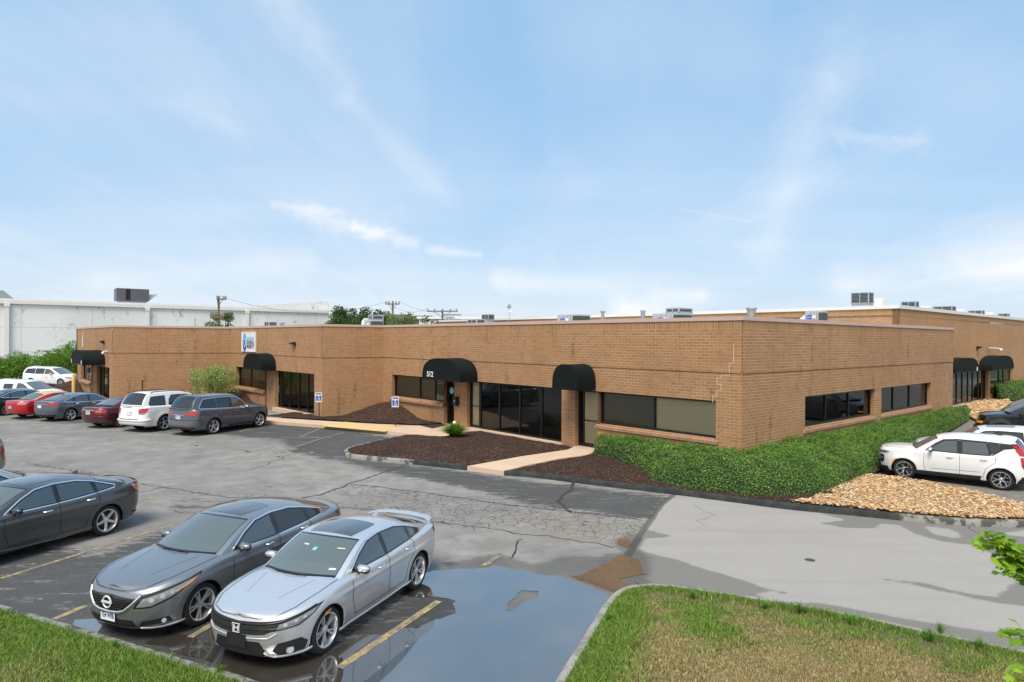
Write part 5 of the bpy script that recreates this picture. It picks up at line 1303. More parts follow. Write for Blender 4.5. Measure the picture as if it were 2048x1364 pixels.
        # side windows with surround
        for w in wins:
            pl = w['p']
            for sg in (1, -1):
                def gp(poly, off, nm, mt, par):
                    xs0, xs1 = min(p[0] for p in poly), max(p[0] for p in poly); k = max(3, int((xs1 - xs0) / .045)); XS = sorted(set([xs0 + (xs1 - xs0) * i / k for i in range(k + 1)] + [p[0] for p in poly])); m_ = MB(); vs = []; n = len(poly)
                    for x in XS:
                        xx = min(max(x + 2e-6, xs0 + 2e-6), xs1 - 2e-6); zz = []
                        for i in range(n):
                            (p, z), (q, w2_) = poly[i], poly[(i + 1) % n]
                            if (p - xx) * (q - xx) < 0: zz.append(z + (w2_ - z) * (xx - p) / (q - p))
                        if len(zz) < 2: zz = [poly[0][1]] * 2
                        for r in range(5): z = min(zz) + (max(zz) - min(zz)) * r / 4; vs.append((s.X(xx), sg * (s.ygh(xx, z) + off), z))
                    m_.add(vs, [(i * 5 + r, i * 5 + r + 1, (i + 1) * 5 + r + 1, (i + 1) * 5 + r) for i in range(len(XS) - 1) for r in range(4)])
                    return m_.build(nm, mt, par, smooth=True)
                g = gp(pl, .004, 'side_window', w.get('m', M_SDG), root)
        def outline(poly, off, wd, nm, mt, sg):
            m_ = MB(); pts = []
            n = len(poly)
            for i in range(n):
                a, b = poly[i], poly[(i + 1) % n]; k = max(1, int(math.dist(a, b) / .06)); pts += [(a[0] + (b[0] - a[0]) * j / k, a[1] + (b[1] - a[1]) * j / k) for j in range(k)]
            cx = sum(p[0] for p in pts) / len(pts); cz = sum(p[1] for p in pts) / len(pts); n = len(pts); vs = []
            for i, (x, z) in enumerate(pts):
                (ax, az), (bx, bz) = pts[i - 1], pts[(i + 1) % n]; tx, tz = bx - ax, bz - az; l = math.hypot(tx, tz) or 1; nx, nz = tz / l, -tx / l
                if (x - cx) * nx + (z - cz) * nz < 0: nx, nz = -nx, -nz
                for o_ in (-wd * .4, wd * .6): vs.append((s.X(x + nx * o_), sg * (s.ygh(x + nx * o_, z + nz * o_) + off), z + nz * o_))
            m_.add(vs, [(2 * i, 2 * i + 1, 2 * ((i + 1) % n) + 1, 2 * ((i + 1) % n)) for i in range(n)]); return m_.build(nm, mt, root, smooth=True)
        so_ = S.get('dlo')
        for sg in (1, -1):
            for w in wins: outline(w['p'], .007, .03, 'window_seal', M_GBLK, sg)
            if so_ and lod: outline(so_, .011, S.get('dlo_w', .022), 'window_trim', S.get('dlo_m', M_CHR), sg)
            for fp in S.get('fill', []):   # gloss pillars between windows
                m_ = MB(); m_.add([(s.X(x), sg * (s.ygh(x, z) + .006), z) for x, z in fp], [tuple(range(len(fp)))]); m_.build('pillar_trim', M_GBLK, root)
        # floor, wheel housings, cabin
        fl = MB(); zb = S.get('floor', .22); w_ = s.hw * .80
        fl.box(s.X(s.L - .45), s.X(.35), -w_, w_, zb, zb + .02)
        for a in axles:
            for sg in (1, -1):
                n = 18; vs = []
                for k in range(n + 1):
                    an = math.pi * (k / n) * 1.16 - .08 * math.pi; x, z = a + Ra * math.cos(an), Rw + Ra * math.sin(an)
                    ys = s.yat(x, max(z, .25)); vs += [(s.X(x), sg * (ys - .006), z), (s.X(x), sg * (ys - .34), z)]
                fl.add(vs, [(2 * i, 2 * i + 1, 2 * i + 3, 2 * i + 2) for i in range(n)])
                fl.add([vs[2 * i + 1] for i in range(n + 1)], [tuple(range(n + 1))])
        fl.build('underbody', M_TRIM, root)
        cb = MB(); zf = zb + .12; cxa, cxb = gx0 + .35, gx1 - .1; zsill = s.sh((gx0 + gx1) / 2)
        cb.box(s.X(cxb), s.X(gx0 + .05), -s.hw * .86, s.hw * .86, zf, zf + .02)
        cb.box(s.X(gx0 + .75), s.X(gx0 + .12), -s.hw * .84, s.hw * .84, zsill - .35, zsill - .06); cb.box(s.X(gx1 - .05), s.X(gx1 - .45), -s.hw * .82, s.hw * .82, zsill - .2, zsill - .05) if not S.get('hatch') else None
        cb.build('cabin_floor', M_TRIM, root)
        if lod:
            for rowx, ys in ((gx0 + 1.30, (-.37, .37)), (gx0 + 2.12, (-.4, .4))):
                if rowx + .5 > gx1: continue
                bh = .56 if rowx < gx0 + 1.5 else .40
                for y in ys:
                    st = MB(); st.bevbox(s.X(rowx + .15), s.X(rowx - .35), y - .25, y + .25, zsill - .52, zsill - .38, .04)
                    Mx = Matrix.Translation((s.X(rowx + .15), y, zsill - .42)) @ Matrix.Rotation(R_(-18), 4, 'Y'); st.bevbox(-.07, .07, -.24, .24, 0, bh, .05, Mx)
                    if bh > .5: st.bevbox(-.05, .05, -.13, .13, bh + .01, bh + .17, .04, Mx)
                    st.build('seat', S.get('seat_m', M_SEAT), root, smooth=False, sharp=R_(40))
            sw = MB(); Mx = Matrix.Translation((s.X(gx0 + .82), .37, zsill - .02)) @ Matrix.Rotation(R_(62), 4, 'Y'); ring = []
            for k in range(20): a = 2 * math.pi * k / 20; ring.append(Mx @ Vector((.185 * math.cos(a), .185 * math.sin(a), 0)))
            sw.tube(ring + [ring[0]], .016, 6, cap=False); sw.tube([Mx @ Vector((0, -.18, 0)), Mx @ Vector((0, .18, 0))], .02, 6); sw.build('steering_wheel', M_TRIM, root)
            mm = MB(); mm.bevbox(s.X(gx0 + .98), s.X(gx0 + .93), -.11, .11, zsill + .29, zsill + .35, .01); mm.build('inside_mirror', M_TRIM, root)
        s.wheels(S.get('wheel', 'five'), S.get('rim_m', M_RIM), lod)
        return root
    def seams(s, lines, sides=(1, -1), wd=.009, name='door_seam'):
        """dark joints on the side, given as polylines in (design x, z)"""
        for sg in sides:
            for ln in lines:
                mb = MB(); pts = []
                for a, b in zip(ln[:-1], ln[1:]):
                    k = max(1, int(math.dist(a, b) / .05)); pts += [(a[0] + (b[0] - a[0]) * j / k, a[1] + (b[1] - a[1]) * j / k) for j in range(k)]
                pts.append(ln[-1]); vs = []
                for i, (x, z) in enumerate(pts):
                    a, b = pts[max(i - 1, 0)], pts[min(i + 1, len(pts) - 1)]; tx, tz = b[0] - a[0], b[1] - a[1]; l = math.hypot(tx, tz) or 1
                    for o_ in (-wd / 2, wd / 2):
                        xx, zz_ = x - tz / l * o_, z + tx / l * o_; y = s.yat(xx, zz_) if zz_ < s.sh(xx) - .02 else s.ygh(xx, zz_) + .004; vs.append((s.X(xx), sg * (y + .003), zz_))
                mb.add(vs, [(2 * i, 2 * i + 1, 2 * i + 3, 2 * i + 2) for i in range(len(pts) - 1)]); mb.build(name, M_SEAM, s.root)
    def hood_lines(s, lines, wd=.010, name='bonnet_seam', mat=None):
        """joints on bonnet or boot: polylines in (design x, y)"""
        for ln in lines:
            mb = MB(); pts = []
            for a, b in zip(ln[:-1], ln[1:]):
                k = max(1, int(math.dist(a, b) / .06)); pts += [(a[0] + (b[0] - a[0]) * j / k, a[1] + (b[1] - a[1]) * j / k) for j in range(k)]
            pts.append(ln[-1])
            for sg in (1, -1):
                if sg < 0 and ln[0][1] > .01: mb.build(name, mat or M_SEAM, s.root); mb = MB()
                vs = []
                for i, (x, y) in enumerate(pts):
                    a, b = pts[max(i - 1, 0)], pts[min(i + 1, len(pts) - 1)]; tx, ty = b[0] - a[0], b[1] - a[1]; l = math.hypot(tx, ty) or 1
                    for o_ in (-wd / 2, wd / 2):
                        xx, yy = x - ty / l * o_, y + tx / l * o_; vs.append((s.X(xx), sg * yy, s.dz(xx, yy) + .003))
                mb.add(vs, [(2 * i, 2 * i + 1, 2 * i + 3, 2 * i + 2) for i in range(len(pts) - 1)])
            mb.build(name, mat or M_SEAM, s.root)
    def dz(s, x, y):
        zs = s.sh(x); ye = max(.05, s.yat(x, zs) - .04); zc = max(s.deck(x), zs); return zs + (zc - zs) * (1 - min(1, abs(y) / ye) ** s.S.get('crownp', 2.4))
    def wheels(s, style, rim_m, lod):
        S = s.S; R, w_ = S['R'], S.get('tw', .22); rr = S.get('rimr', R * .735); ty = MB(); prof = [(rr - .01, .03), (rr + .005, 0), (R - .035, -.006), (R - .012, .012), (R, .04), (R, w_ - .04), (R - .012, w_ - .012), (R - .035, w_), (rr, w_ - .01), (rr - .01, w_ - .04)]
        ty.lathe([(r, -h) for r, h in prof], 36, closed=True); tm = ty.mesh('tyre', sharp=R_(50), weld=.0001)
        rim = MB(); rim.lathe([(rr + .004, .002), (rr - .008, .004), (rr - .018, -.012), (rr - .03, -.10), (rr - .035, -.16)], 36)
        def spoke(a0, a1, r0, r1, w0, w1, z0, z1):
            p0 = Vector((r0 * math.cos(a0), r0 * math.sin(a0), 0)); p1 = Vector((r1 * math.cos(a1), r1 * math.sin(a1), 0)); t = (p1 - p0).normalized(); n_ = Vector((-t.y, t.x, 0)); vs = []
            for p, w2_, z in ((p0, w0, z0), (p0.lerp(p1, .5), (w0 + w1) / 2, (z0 + z1) / 2 + .008), (p1, w1, z1)):
                for o_, dz_ in ((-w2_ / 2, -.03), (-w2_ * .3, 0), (w2_ * .3, 0), (w2_ / 2, -.03)): vs.append(p + n_ * o_ + Vector((0, 0, z + dz_)))
            rim.add(vs, [(i * 4 + k, (i + 1) * 4 + k, (i + 1) * 4 + k + 1, i * 4 + k + 1) for i in range(2) for k in range(3)])
        zc, ze = -.035, -.012
        if style == 'five':
            for k in range(5):
                a = 2 * math.pi * k / 5; spoke(a, a, .03, rr - .01, .075, .05, zc, ze)
        elif style == 'twin5':
            for k in range(5):
                a = 2 * math.pi * k / 5
                for d in (-.13, .13): spoke(a + d * .5, a + d * 1.15, .04, rr - .01, .035, .032, zc, ze)
        elif style == 'blade':
            for k in range(5):
                a = 2 * math.pi * k / 5
                spoke(a, a + .24, .04, rr - .01, .030, .020, zc, ze); spoke(a, a - .10, .05, rr - .01, .026, .036, zc, ze)
        elif style == 'ten':
            for k in range(10):
                a = 2 * math.pi * k / 10; spoke(a, a + .06, .03, rr - .01, .036, .022, zc, ze)
        elif style == 'cross':
            for k in range(5):
                a = 2 * math.pi * k / 5; spoke(a, a, .03, rr * .55, .055, .05, zc, ze)
                for d in (-1, 1): spoke(a, a + d * .36, rr * .5, rr - .01, .034, .024, zc, ze)
        elif style == 'seven':
            for k in range(7):
                a = 2 * math.pi * k / 7; spoke(a, a, .03, rr - .01, .05, .06, zc, ze)
        rim.lathe([(.0, zc + .012), (.035, zc + .01), (.062, zc - .004), (.068, zc - .04)], 20); rmesh = rim.mesh('rim', sharp=R_(35))
        bk = MB(); bk.lathe([(0, -.10), (rr - .03, -.10)], 30); bk.lathe([(.0, -.075), (rr * .62, -.075), (rr * .62, -.09)], 24); bm_ = bk.mesh('wheel_well_shade')  # large dark disc stands in for shade behind the spokes, small one the brake
        for ax in (S['wf'], S['wr']):
            for sg in (1, -1):
                y = s.yat(ax, Rw_ := R + .25) ; y = min(y, s.hw) - S.get('tin', .025)
                w = bpy.data.objects.new('wheel', tm); COL.objects.link(w); w.parent = s.root
                if not tm.materials: tm.materials.append(M_TYRE); rmesh.materials.append(rim_m); bm_.materials.append(M_TRIM)
                w.matrix_basis = Matrix.Translation((s.X(ax), sg * y, R)) @ Matrix.Rotation(R_(-90 * sg), 4, 'X') @ Matrix.Rotation(.4 + ax, 4, 'Z')
                r_ = bpy.data.objects.new('rim', rmesh); COL.objects.link(r_); r_.parent = w
                b_ = bpy.data.objects.new('brake_and_shade_disc', bm_); COL.objects.link(b_); b_.parent = w
    def mirror(s, sx, z, sc=1.0, mat=None, sides=(1, -1), cap=None):
        for sg in sides:
            y = s.ygh(sx, max(z, s.sh(sx))) if z >= s.sh(sx) - .05 else s.yat(sx, z)
            bm = bmesh.new(); bmesh.ops.create_uvsphere(bm, u_segments=16, v_segments=10, radius=1)
            for v in bm.verts:
                x_, y_, z_ = v.co; f = 1 if x_ > 0 else .35
                v.co = Vector((x_ * .075 * f * sc, y_ * .115 * sc, math.copysign(abs(z_) ** .7, z_) * .055 * sc * (1 - .15 * y_)))
            M = Matrix.Translation((s.X(sx) - .0, sg * (y + .16 * sc), z + .02)) @ Matrix.Diagonal((1, sg, 1, 1)); mb = MB(); mb.bm(bm, M); o = mb.build('wing_mirror', mat or s.S['paint'], s.root, sharp=R_(60))
            u = MB(); u.bevbox(s.X(sx) - .025, s.X(sx) + .05, min(sg * (y + .07 * sc), sg * (y + .25 * sc)), max(sg * (y + .07 * sc), sg * (y + .25 * sc)), z - .048 * sc, z - .012 * sc, .012); q = u.build('mirror_underside', M_TRIM, s.root); q.parent = o
            b = MB(); b.bevbox(s.X(sx) - .03, s.X(sx) + .035, min(sg * (y - .02), sg * (y + .1)), max(sg * (y - .02), sg * (y + .1)), z - .06, z - .02, .008); q = b.build('mirror_arm', M_TRIM, s.root); q.parent = o
            g = MB(); g.add([(s.X(sx) - .032 * sc, sg * (y + (.16 + a * .105) * sc), z + .02 + b_ * .062 * sc) for a, b_ in ((-1, -.8), (1, -.8), (1, .8), (-1, .8))], [(0, 1, 2, 3)]); q = g.build('mirror_glass', M_CHR, s.root); q.parent = o
    def handle(s, sx, z, mat=None, sides=(1, -1), L=.17):
        for sg in sides:
            y = s.yat(sx, z); b = MB(); p = [(s.X(sx - L / 2), sg * (y + .002), z), (s.X(sx - L / 2 + .02), sg * (y + .035), z + .004), (s.X(sx + L / 2 - .02), sg * (y + .035), z + .008), (s.X(sx + L / 2), sg * (y + .002), z + .01)]
            b.tube(p, [.012, .015, .015, .012], 8); b.build('door_handle', mat or s.S['paint'], s.root, sharp=.8)
    def plate(s, z, rear=True, text='', y=0.0, wd=.30, ht=.155, mat=None, ink=None, frame=True):
        a = (s.L - s.tail(z)) if rear else s.nose(z); sg = -1 if rear else 1; x = s.X(a) + sg * .014
        o = MB(); o.box(min(x, x - sg * .012), max(x, x - sg * .012), y - wd / 2 - .01, y + wd / 2 + .01, z - ht / 2 - .01, z + ht / 2 + .01); fo = o.build('plate_frame', M_TRIM, s.root)
        o = MB(); o.box(min(x + sg * .003, x), max(x + sg * .003, x), y - wd / 2, y + wd / 2, z - ht / 2, z + ht / 2); po = o.build('number_plate', mat or M_PLATE, s.root); po.parent = fo
        if text:
            me = text_mesh(text, .115, .001, bold=.002); w2_ = max(v.co.x for v in me.vertices) * 2 or 1; t = link('lettering', me, ink or M_PLT, fo)
            t.matrix_basis = Matrix.Translation((x + sg * .005, y, z - .004)) @ (Matrix.Rotation(R_(90), 4, 'Z') if not rear else Matrix.Rotation(R_(-90), 4, 'Z')) @ Matrix.Rotation(R_(90), 4, 'X') @ Matrix.Diagonal((wd * .88 / w2_, 1, 1, 1))
        return fo
    def bars(s, zs, a0, a1, name, mat, off=.012, th=.012, side=(1,), rear=False):
        for z in zs:
            pass
    def strip(s, pts, wd, off, name, mat, rear=False, mirror=True, th=0.0):
        """band of width wd following a polyline in (a,z) on the shell"""
        out_ = []
        for sg in ((1, -1) if mirror else (1,)):
            mb = MB(); q = []
            for a, b in zip(pts[:-1], pts[1:]):
                k = max(1, int(math.dist(a, b) / .04)); q += [(a[0] + (b[0] - a[0]) * j / k, a[1] + (b[1] - a[1]) * j / k) for j in range(k)]
            q.append(pts[-1]); vs = []
            for i, (a, z) in enumerate(q):
                p, r = q[max(i - 1, 0)], q[min(i + 1, len(q) - 1)]; ta, tz = r[0] - p[0], r[1] - p[1]; l = math.hypot(ta, tz) or 1
                for o_, of in ((-wd / 2, off * .2), (-wd * .3, off), (wd * .3, off), (wd / 2, off * .2)):
                    aa, zz_ = a - tz / l * o_, z + ta / l * o_; b = (s.total - aa) if rear else aa; vs.append(s.shell(b * sg, zz_, of))
            mb.add(vs, [(4 * i + k, 4 * i + k + 1, 4 * i + k + 5, 4 * i + k + 4) for i in range(len(q) - 1) for k in range(3)]); out_.append(mb.build(name, mat, s.root, smooth=True))
        return out_
    def fin(s, sx, sc=1.0, mat=None):
        z = s.roofz(sx); m_ = MB(); x = s.X(sx); m_.add([(x + .09 * sc, 0, z - .01), (x - .07 * sc, .03 * sc, z - .012), (x - .07 * sc, -.03 * sc, z - .012), (x - .075 * sc, 0, z + .055 * sc), (x - .02 * sc, 0, z + .035 * sc)], [(0, 1, 4), (0, 4, 2), (4, 1, 3), (4, 3, 2), (1, 2, 3)])
        m_.build('antenna_fin', mat or s.S['paint'], s.root)
    def roofz(s, sx):
        P = [p for _, p in catmull(s.S['rail'], 8)]
        return float(np.interp(sx, [p[2] for p in P], [p[3] for p in P]))
    def sunroof(s, x0, x1, w_):
        m_ = MB(); n = 8; vs = []
        P = catmull(s.S['rail'], 8); cx = [p[2] for _, p in P]; 
        def zt(x, y):
            rz = float(np.interp(x, [p[0] for _, p in P], [p[1] for _, p in P])); cz = s.roofz(x); yr = s.ygh(x, rz); return rz + (cz - rz) * (1 - abs(y / yr) ** 2.3)
        for i in range(n + 1):
            for j in range(n + 1):
                u, v = 2 * i / n - 1, 2 * j / n - 1; k = 1 - .06 * (u * u * v * v); x = (x0 + x1) / 2 + (x1 - x0) / 2 * u * k; y = w_ / 2 * v * k * (1 + .03 * u); vs.append((s.X(x), y, zt(x, y) + .004))
        m_.add(vs, [(i * (n + 1) + j, i * (n + 1) + j + 1, (i + 1) * (n + 1) + j + 1, (i + 1) * (n + 1) + j) for i in range(n) for j in range(n)]); m_.build('sunroof', M_SUN, s.root, smooth=True)
    def wipers(s, front=True):
        gx0 = s.S['rail'][0][2]; P = catmull(s.S['rail'], 8)
        def pt(f, y):   # f metres up the glass
            i = min(len(P) - 2, int(f * 8)); _, (rx, rz, cx, cz) = P[i]; yr = s.ygh(rx, rz); v = y / yr; return Vector((s.X(rx + (cx - rx) * (1 - v * v)), y, rz + (cz - rz) * (1 - abs(v) ** 2.3) + .02))
        for a, b in (((.0, .28), (.0, -.33)), ((.0, -.25), (.12, -.68))):
            m_ = MB(); m_.tube([pt(*a), pt(a[0] + .02, (a[1] + b[1]) / 2) + Vector((0, 0, .02)), pt(*b)], [.012, .010, .007], 6); m_.build('wiper', M_TRIM, s.root)
    def rails(s, x0, x1, mat=None):
        P = catmull(s.S['rail'], 8)
        for sg in (1, -1):
            m_ = MB(); pts = []
            for i in range(9):
                x = x0 + (x1 - x0) * i / 8; rz = float(np.interp(x, [p[0] for _, p in P], [p[1] for _, p in P])); y = s.ygh(x, rz) - .07; pts.append((s.X(x), sg * y, rz + (.035 if i in (0, 8) else .075)))
            m_.tube(pts, .018, 8); m_.build('roof_rail', mat or M_TRIM, s.root, sharp=1)
    def disc(s, a, z, r, name, mat, off=.012, rear=False, side=(1, -1)):
        for sg in side:
            b = s.total - a if rear else a; c = s.shell(b * sg, z, off); c1 = s.shell((b + .02) * sg, z, off); t = (c1 - c).normalized(); m_ = MB(); vs = [c + t * (r * math.cos(k * .3927)) + Vector((0, 0, r * math.sin(k * .3927))) for k in range(16)]
            m_.add(vs, [tuple(range(16))]); m_.build(name, mat, s.root)
OPEN = ('side_window', 'windscreen', 'rear_window', 'headlight', 'tail_light', 'grille', 'lamp_', 'fog_', 'side_marker', 'screen_border', 'window_', 'pillar_', 'bumper_', 'boot_', 'sill_', 'lower_', 'sunroof', 'reflector', 'reversing', 'tailgate', 'door_seam', 'bonnet_', 'step_pad', 'grille_', 'bumper')
def finish_car(root):
    for o in root.children:
        if o.type != 'MESH': continue
        me = o.data; nm = o.name
        if nm.startswith('body') or nm.startswith('roof') and not nm.startswith('roof_rail'):
            if sum(p.normal.z * p.area for p in me.polygons) < 0: me.flip_normals()
        elif nm.startswith(OPEN):
            c = Vector((0, 0, .55)); bad = []
            for p in me.polygons:
                d = p.center - c; d.x *= .35
                if p.normal.dot(d) < 0: bad.append(p.index)
            if bad:
                bm = bmesh.new(); bm.from_mesh(me); bm.faces.ensure_lookup_table(); bmesh.ops.reverse_faces(bm, faces=[bm.faces[i] for i in bad]); bm.to_mesh(me); bm.free()
def put(px_f, px_r, wb, sideL, tw_half, scale=None):
    """pose from the two near-side wheel contact points; returns (loc, heading, scale)"""
    F, R__ = G(*px_f), G(*px_r); d = (F - R__); sc = scale or d.length / wb; d.normalize(); n_ = Vector((-d.y, d.x, 0)); c = (F + R__) / 2 - n_ * tw_half * sc * (1 if sideL else -1)
    return (c.x, c.y, 0), math.atan2(d.y, d.x), sc
# ---------- shapes ----------
def stretch(kn, fx, fz=1.0): return [(a * fx, b * fz) for a, b in kn]
def civic(L=4.63, W=1.80, H=1.415, **k):
    fx, fz = L / 4.63, H / 1.415
    S = dict(L=L, W=W, wf=.90 * fx, wr=3.60 * fx, R=.33, nose=[(.15, .14), (.28, .03), (.5, 0), (.62, .01), (.74, .05), (.85, .16)], tail=[(.2, .16), (.38, .05), (.6, .0), (.85, .0), (1.0, .03), (1.1, .08)],
             shoulder=stretch([(0, .735), (.12, .775), (.45, .835), (.9, .885), (1.3, .92), (2.0, .93), (3.0, .955), (3.7, .995), (4.2, 1.03), (4.63, 1.03)], fx, fz),
             deck=stretch([(0, .74), (.08, .79), (.4, .87), (.9, .95), (1.25, 1.0), (3.9, 1.05), (4.25, 1.075), (4.5, 1.07), (4.63, 1.035)], fx, fz),
             rail=[(a * fx, b * fz, c * fx, d * fz) for a, b, c, d in [(1.36, .935, 1.10, .985), (1.80, 1.165, 1.58, 1.215), (2.14, 1.30, 1.98, 1.36), (2.62, 1.345, 2.58, 1.41), (3.10, 1.315, 3.10, 1.395), (3.48, 1.235, 3.52, 1.325), (3.90, 1.115, 3.98, 1.20), (4.22, 1.03, 4.32, 1.085)]],
             kW=2, kB=5, windows=[dict(p=stretch(p, fx, fz)) for p in ([(1.62, .955), (1.90, 1.14), (2.2, 1.275), (2.53, 1.315), (2.54, .965)], [(2.61, .968), (2.60, 1.317), (3.0, 1.30), (3.31, 1.235), (3.37, 1.0)], [(3.43, 1.01), (3.39, 1.215), (3.78, 1.075), (3.77, 1.04)])],
             dlo=stretch([(1.55, .94), (1.88, 1.16), (2.18, 1.295), (2.55, 1.337), (3.0, 1.32), (3.35, 1.247), (3.86, 1.07), (3.82, 1.02), (3.36, .98), (2.5, .945)], fx, fz),
             fill=[stretch([(2.54, .965), (2.61, .968), (2.60, 1.317), (2.53, 1.315)], fx, fz), stretch([(3.37, 1.0), (3.43, 1.01), (3.39, 1.215), (3.31, 1.235)], fx, fz)], inset=.05, lean=.42, crease=.74, gap=.04, rf=.72, q=3.1)
    S.update(k); return S
def suv(L=4.95, W=1.99, H=1.77, **k):
    fx, fz = L / 4.95, H / 1.77
    S = dict(L=L, W=W, wf=.95 * fx, wr=3.77 * fx, R=.375, nose=[(.2, .1), (.35, .02), (.6, 0), (.85, .03), (.98, .12)], tail=[(.3, .12), (.45, .0), (.7, .03), (1.0, .06), (1.2, .10)], side=[(.2, .9), (.4, .965), (.7, .995), (1.0, .99), (1.15, .97), (1.6, .93)],
             shoulder=stretch([(0, .90), (.15, .97), (.6, 1.02), (1.3, 1.07), (2.5, 1.10), (3.8, 1.14), (4.6, 1.17), (4.95, 1.16)], fx, fz), deck=stretch([(0, .91), (.12, 1.0), (.6, 1.09), (1.25, 1.15), (4.6, 1.19), (4.95, 1.17)], fx, fz),
             bottom=[(0, .26), (.8, .26), (L - .8, .28), (L, .36)], rail=[(a * fx, b * fz, c * fx, d * fz) for a, b, c, d in [(1.45, 1.085, 1.2, 1.14), (1.85, 1.36, 1.65, 1.41), (2.2, 1.60, 2.05, 1.66), (2.8, 1.69, 2.75, 1.75), (3.6, 1.70, 3.6, 1.77), (4.42, 1.66, 4.48, 1.735), (4.64, 1.43, 4.74, 1.47), (4.76, 1.19, 4.88, 1.195)]],
             kW=2, kB=5, tb_end=6.9, windows=[dict(p=stretch(p, fx, fz), m=m_) for p, m_ in (([(1.78, 1.13), (2.1, 1.42), (2.35, 1.555), (2.62, 1.59), (2.64, 1.14)], M_SDG), ([(2.72, 1.145), (2.71, 1.595), (3.45, 1.60), (3.5, 1.165)], M_PRG), ([(3.58, 1.17), (3.55, 1.60), (4.15, 1.565), (4.42, 1.24), (4.36, 1.215)], M_PRG))],
             dlo=stretch([(1.70, 1.11), (2.05, 1.43), (2.32, 1.58), (2.65, 1.62), (3.5, 1.628), (4.18, 1.59), (4.48, 1.24), (4.40, 1.19), (3.5, 1.145), (2.6, 1.115)], fx, fz), fill=[stretch([(2.64, 1.14), (2.72, 1.145), (2.71, 1.595), (2.62, 1.59)], fx, fz)],
             inset=.06, lean=.34, rf=.7, rr=.42, q=3.0, qr=3.6, hatch=1, floor=.3, arch=.03, rglass=M_PRG, tw=.24, gtaper=.12, seat_m=M_SEAT, gap=.05, round=.06)
    S.update(k); return S
DOORS = [[(1.52, .93), (1.50, .60), (1.60, .32)], [(2.565, .97), (2.57, .34)], [(3.40, 1.0), (3.42, .80), (3.18, .62), (3.10, .34)], [(1.58, .32), (3.1, .33)]]
SUVD = [[(1.62, 1.08), (1.58, .7), (1.66, .38)], [(2.67, 1.12), (2.67, .42)], [(3.56, 1.14), (3.56, .9), (3.32, .7), (3.26, .42)], [(1.66, .38), (3.26, .42)]]
def scl(lines, fx, fz=1): return [[(a * fx, b * fz) for a, b in l] for l in lines]
AW = Vector((math.sin(R_(22.5)), math.cos(R_(22.5)), 0))      # direction the row by the building points in
def pose1(px, d, wb, front, sideL, hw, scale=1.0):
    Q = G(*px); n_ = Vector((-d.y, d.x, 0)); c = Q - d * (wb / 2 * scale * (1 if front else -1)) - n_ * hw * scale * (1 if sideL else -1); return (c.x, c.y, 0), math.atan2(d.y, d.x), scale
def poly_m(P): return [(-a, z) for a, z in P]
# ---------- silver compact sedan, front right ----------
P_SIL = paint('silver_paint', (.60, .61, .63), .7, .30)
S = civic(paint=P_SIL, wheel='blade', rim_m=M_RIM, seat_m=M_SEAT, R=.34, nf=30, nr=30)
c = Car(S); loc, rz, sc_ = put((652, 1305), (834, 1177), 2.70, True, .84); 
c.build('parked_car', 'silver sedan with black grille and rear wing, nose towards the grass', 'car', P_SIL, loc, rz, sc_, 'sedans parked nose to the near kerb')
c.seams(DOORS); c.hood_lines([[(.035, .0), (.055, .34), (.15, .55), (.42, .68), (.85, .735), (1.30, .75)]]); c.hood_lines([[(.5, .30), (1.1, .46)]], .02, 'bonnet_crease', P_SIL)
c.mirror(1.72, .98); c.handle(2.32, .84, M_CHR); c.handle(3.22, .88, M_CHR); c.sunroof(2.08, 2.80, .92); c.wipers(); c.fin(3.42, 1.2)
c.patch([(-.72, .66), (-.66, .735), (0, .695), (.66, .735), (.72, .66), (.45, .555), (0, .52), (-.45, .555)], .008, 'grille', M_TRIM, c.root)
c.strip([(0, .665), (.35, .68), (.66, .71), (1.12, .815)], .03, .016, 'grille_bar', M_RIMD)
for sg in (1, -1):
    c.patch([(.56, .59), (.60, .72), (1.06, .81), (1.26, .83), (1.16, .735), (.92, .625)], .004, 'lamp_housing', M_GBLK, c.root, sg)
    c.patch([(.60, .61), (.64, .68), (1.06, .775), (1.18, .80), (1.12, .74), (.90, .645)], .010, 'headlight', M_LAMP, c.root, sg)
    c.patch([(.56, .31), (.64, .42), (.96, .445), (1.06, .37), (1.0, .245), (.64, .235)], .006, 'fog_lamp_recess', M_TRIM, c.root, sg)
    c.patch([(1.36, .60), (1.38, .65), (1.50, .665), (1.52, .63)], .008, 'side_marker', M_AMB, c.root, sg)
c.patch([(-.42, .21), (-.47, .30), (-.38, .445), (.38, .445), (.47, .30), (.42, .21)], .006, 'lower_intake', M_TRIM, c.root)
c.strip([(.45, .30), (.54, .205), (.66, .195), (.95, .195), (1.18, .225)], .055, .026, 'bumper_blade', P_SIL)
for r_, m_ in ((.055, M_CHR), (.04, M_LAMPI)): c.disc(.80, .30, r_, 'fog_lamp', m_, .014 if r_ > .05 else .018)
for a_ in (.72, .86, .98): c.disc(a_, .665 + (a_ - .72) * .2, .030, 'lamp_projector', M_LAMPI, .013)
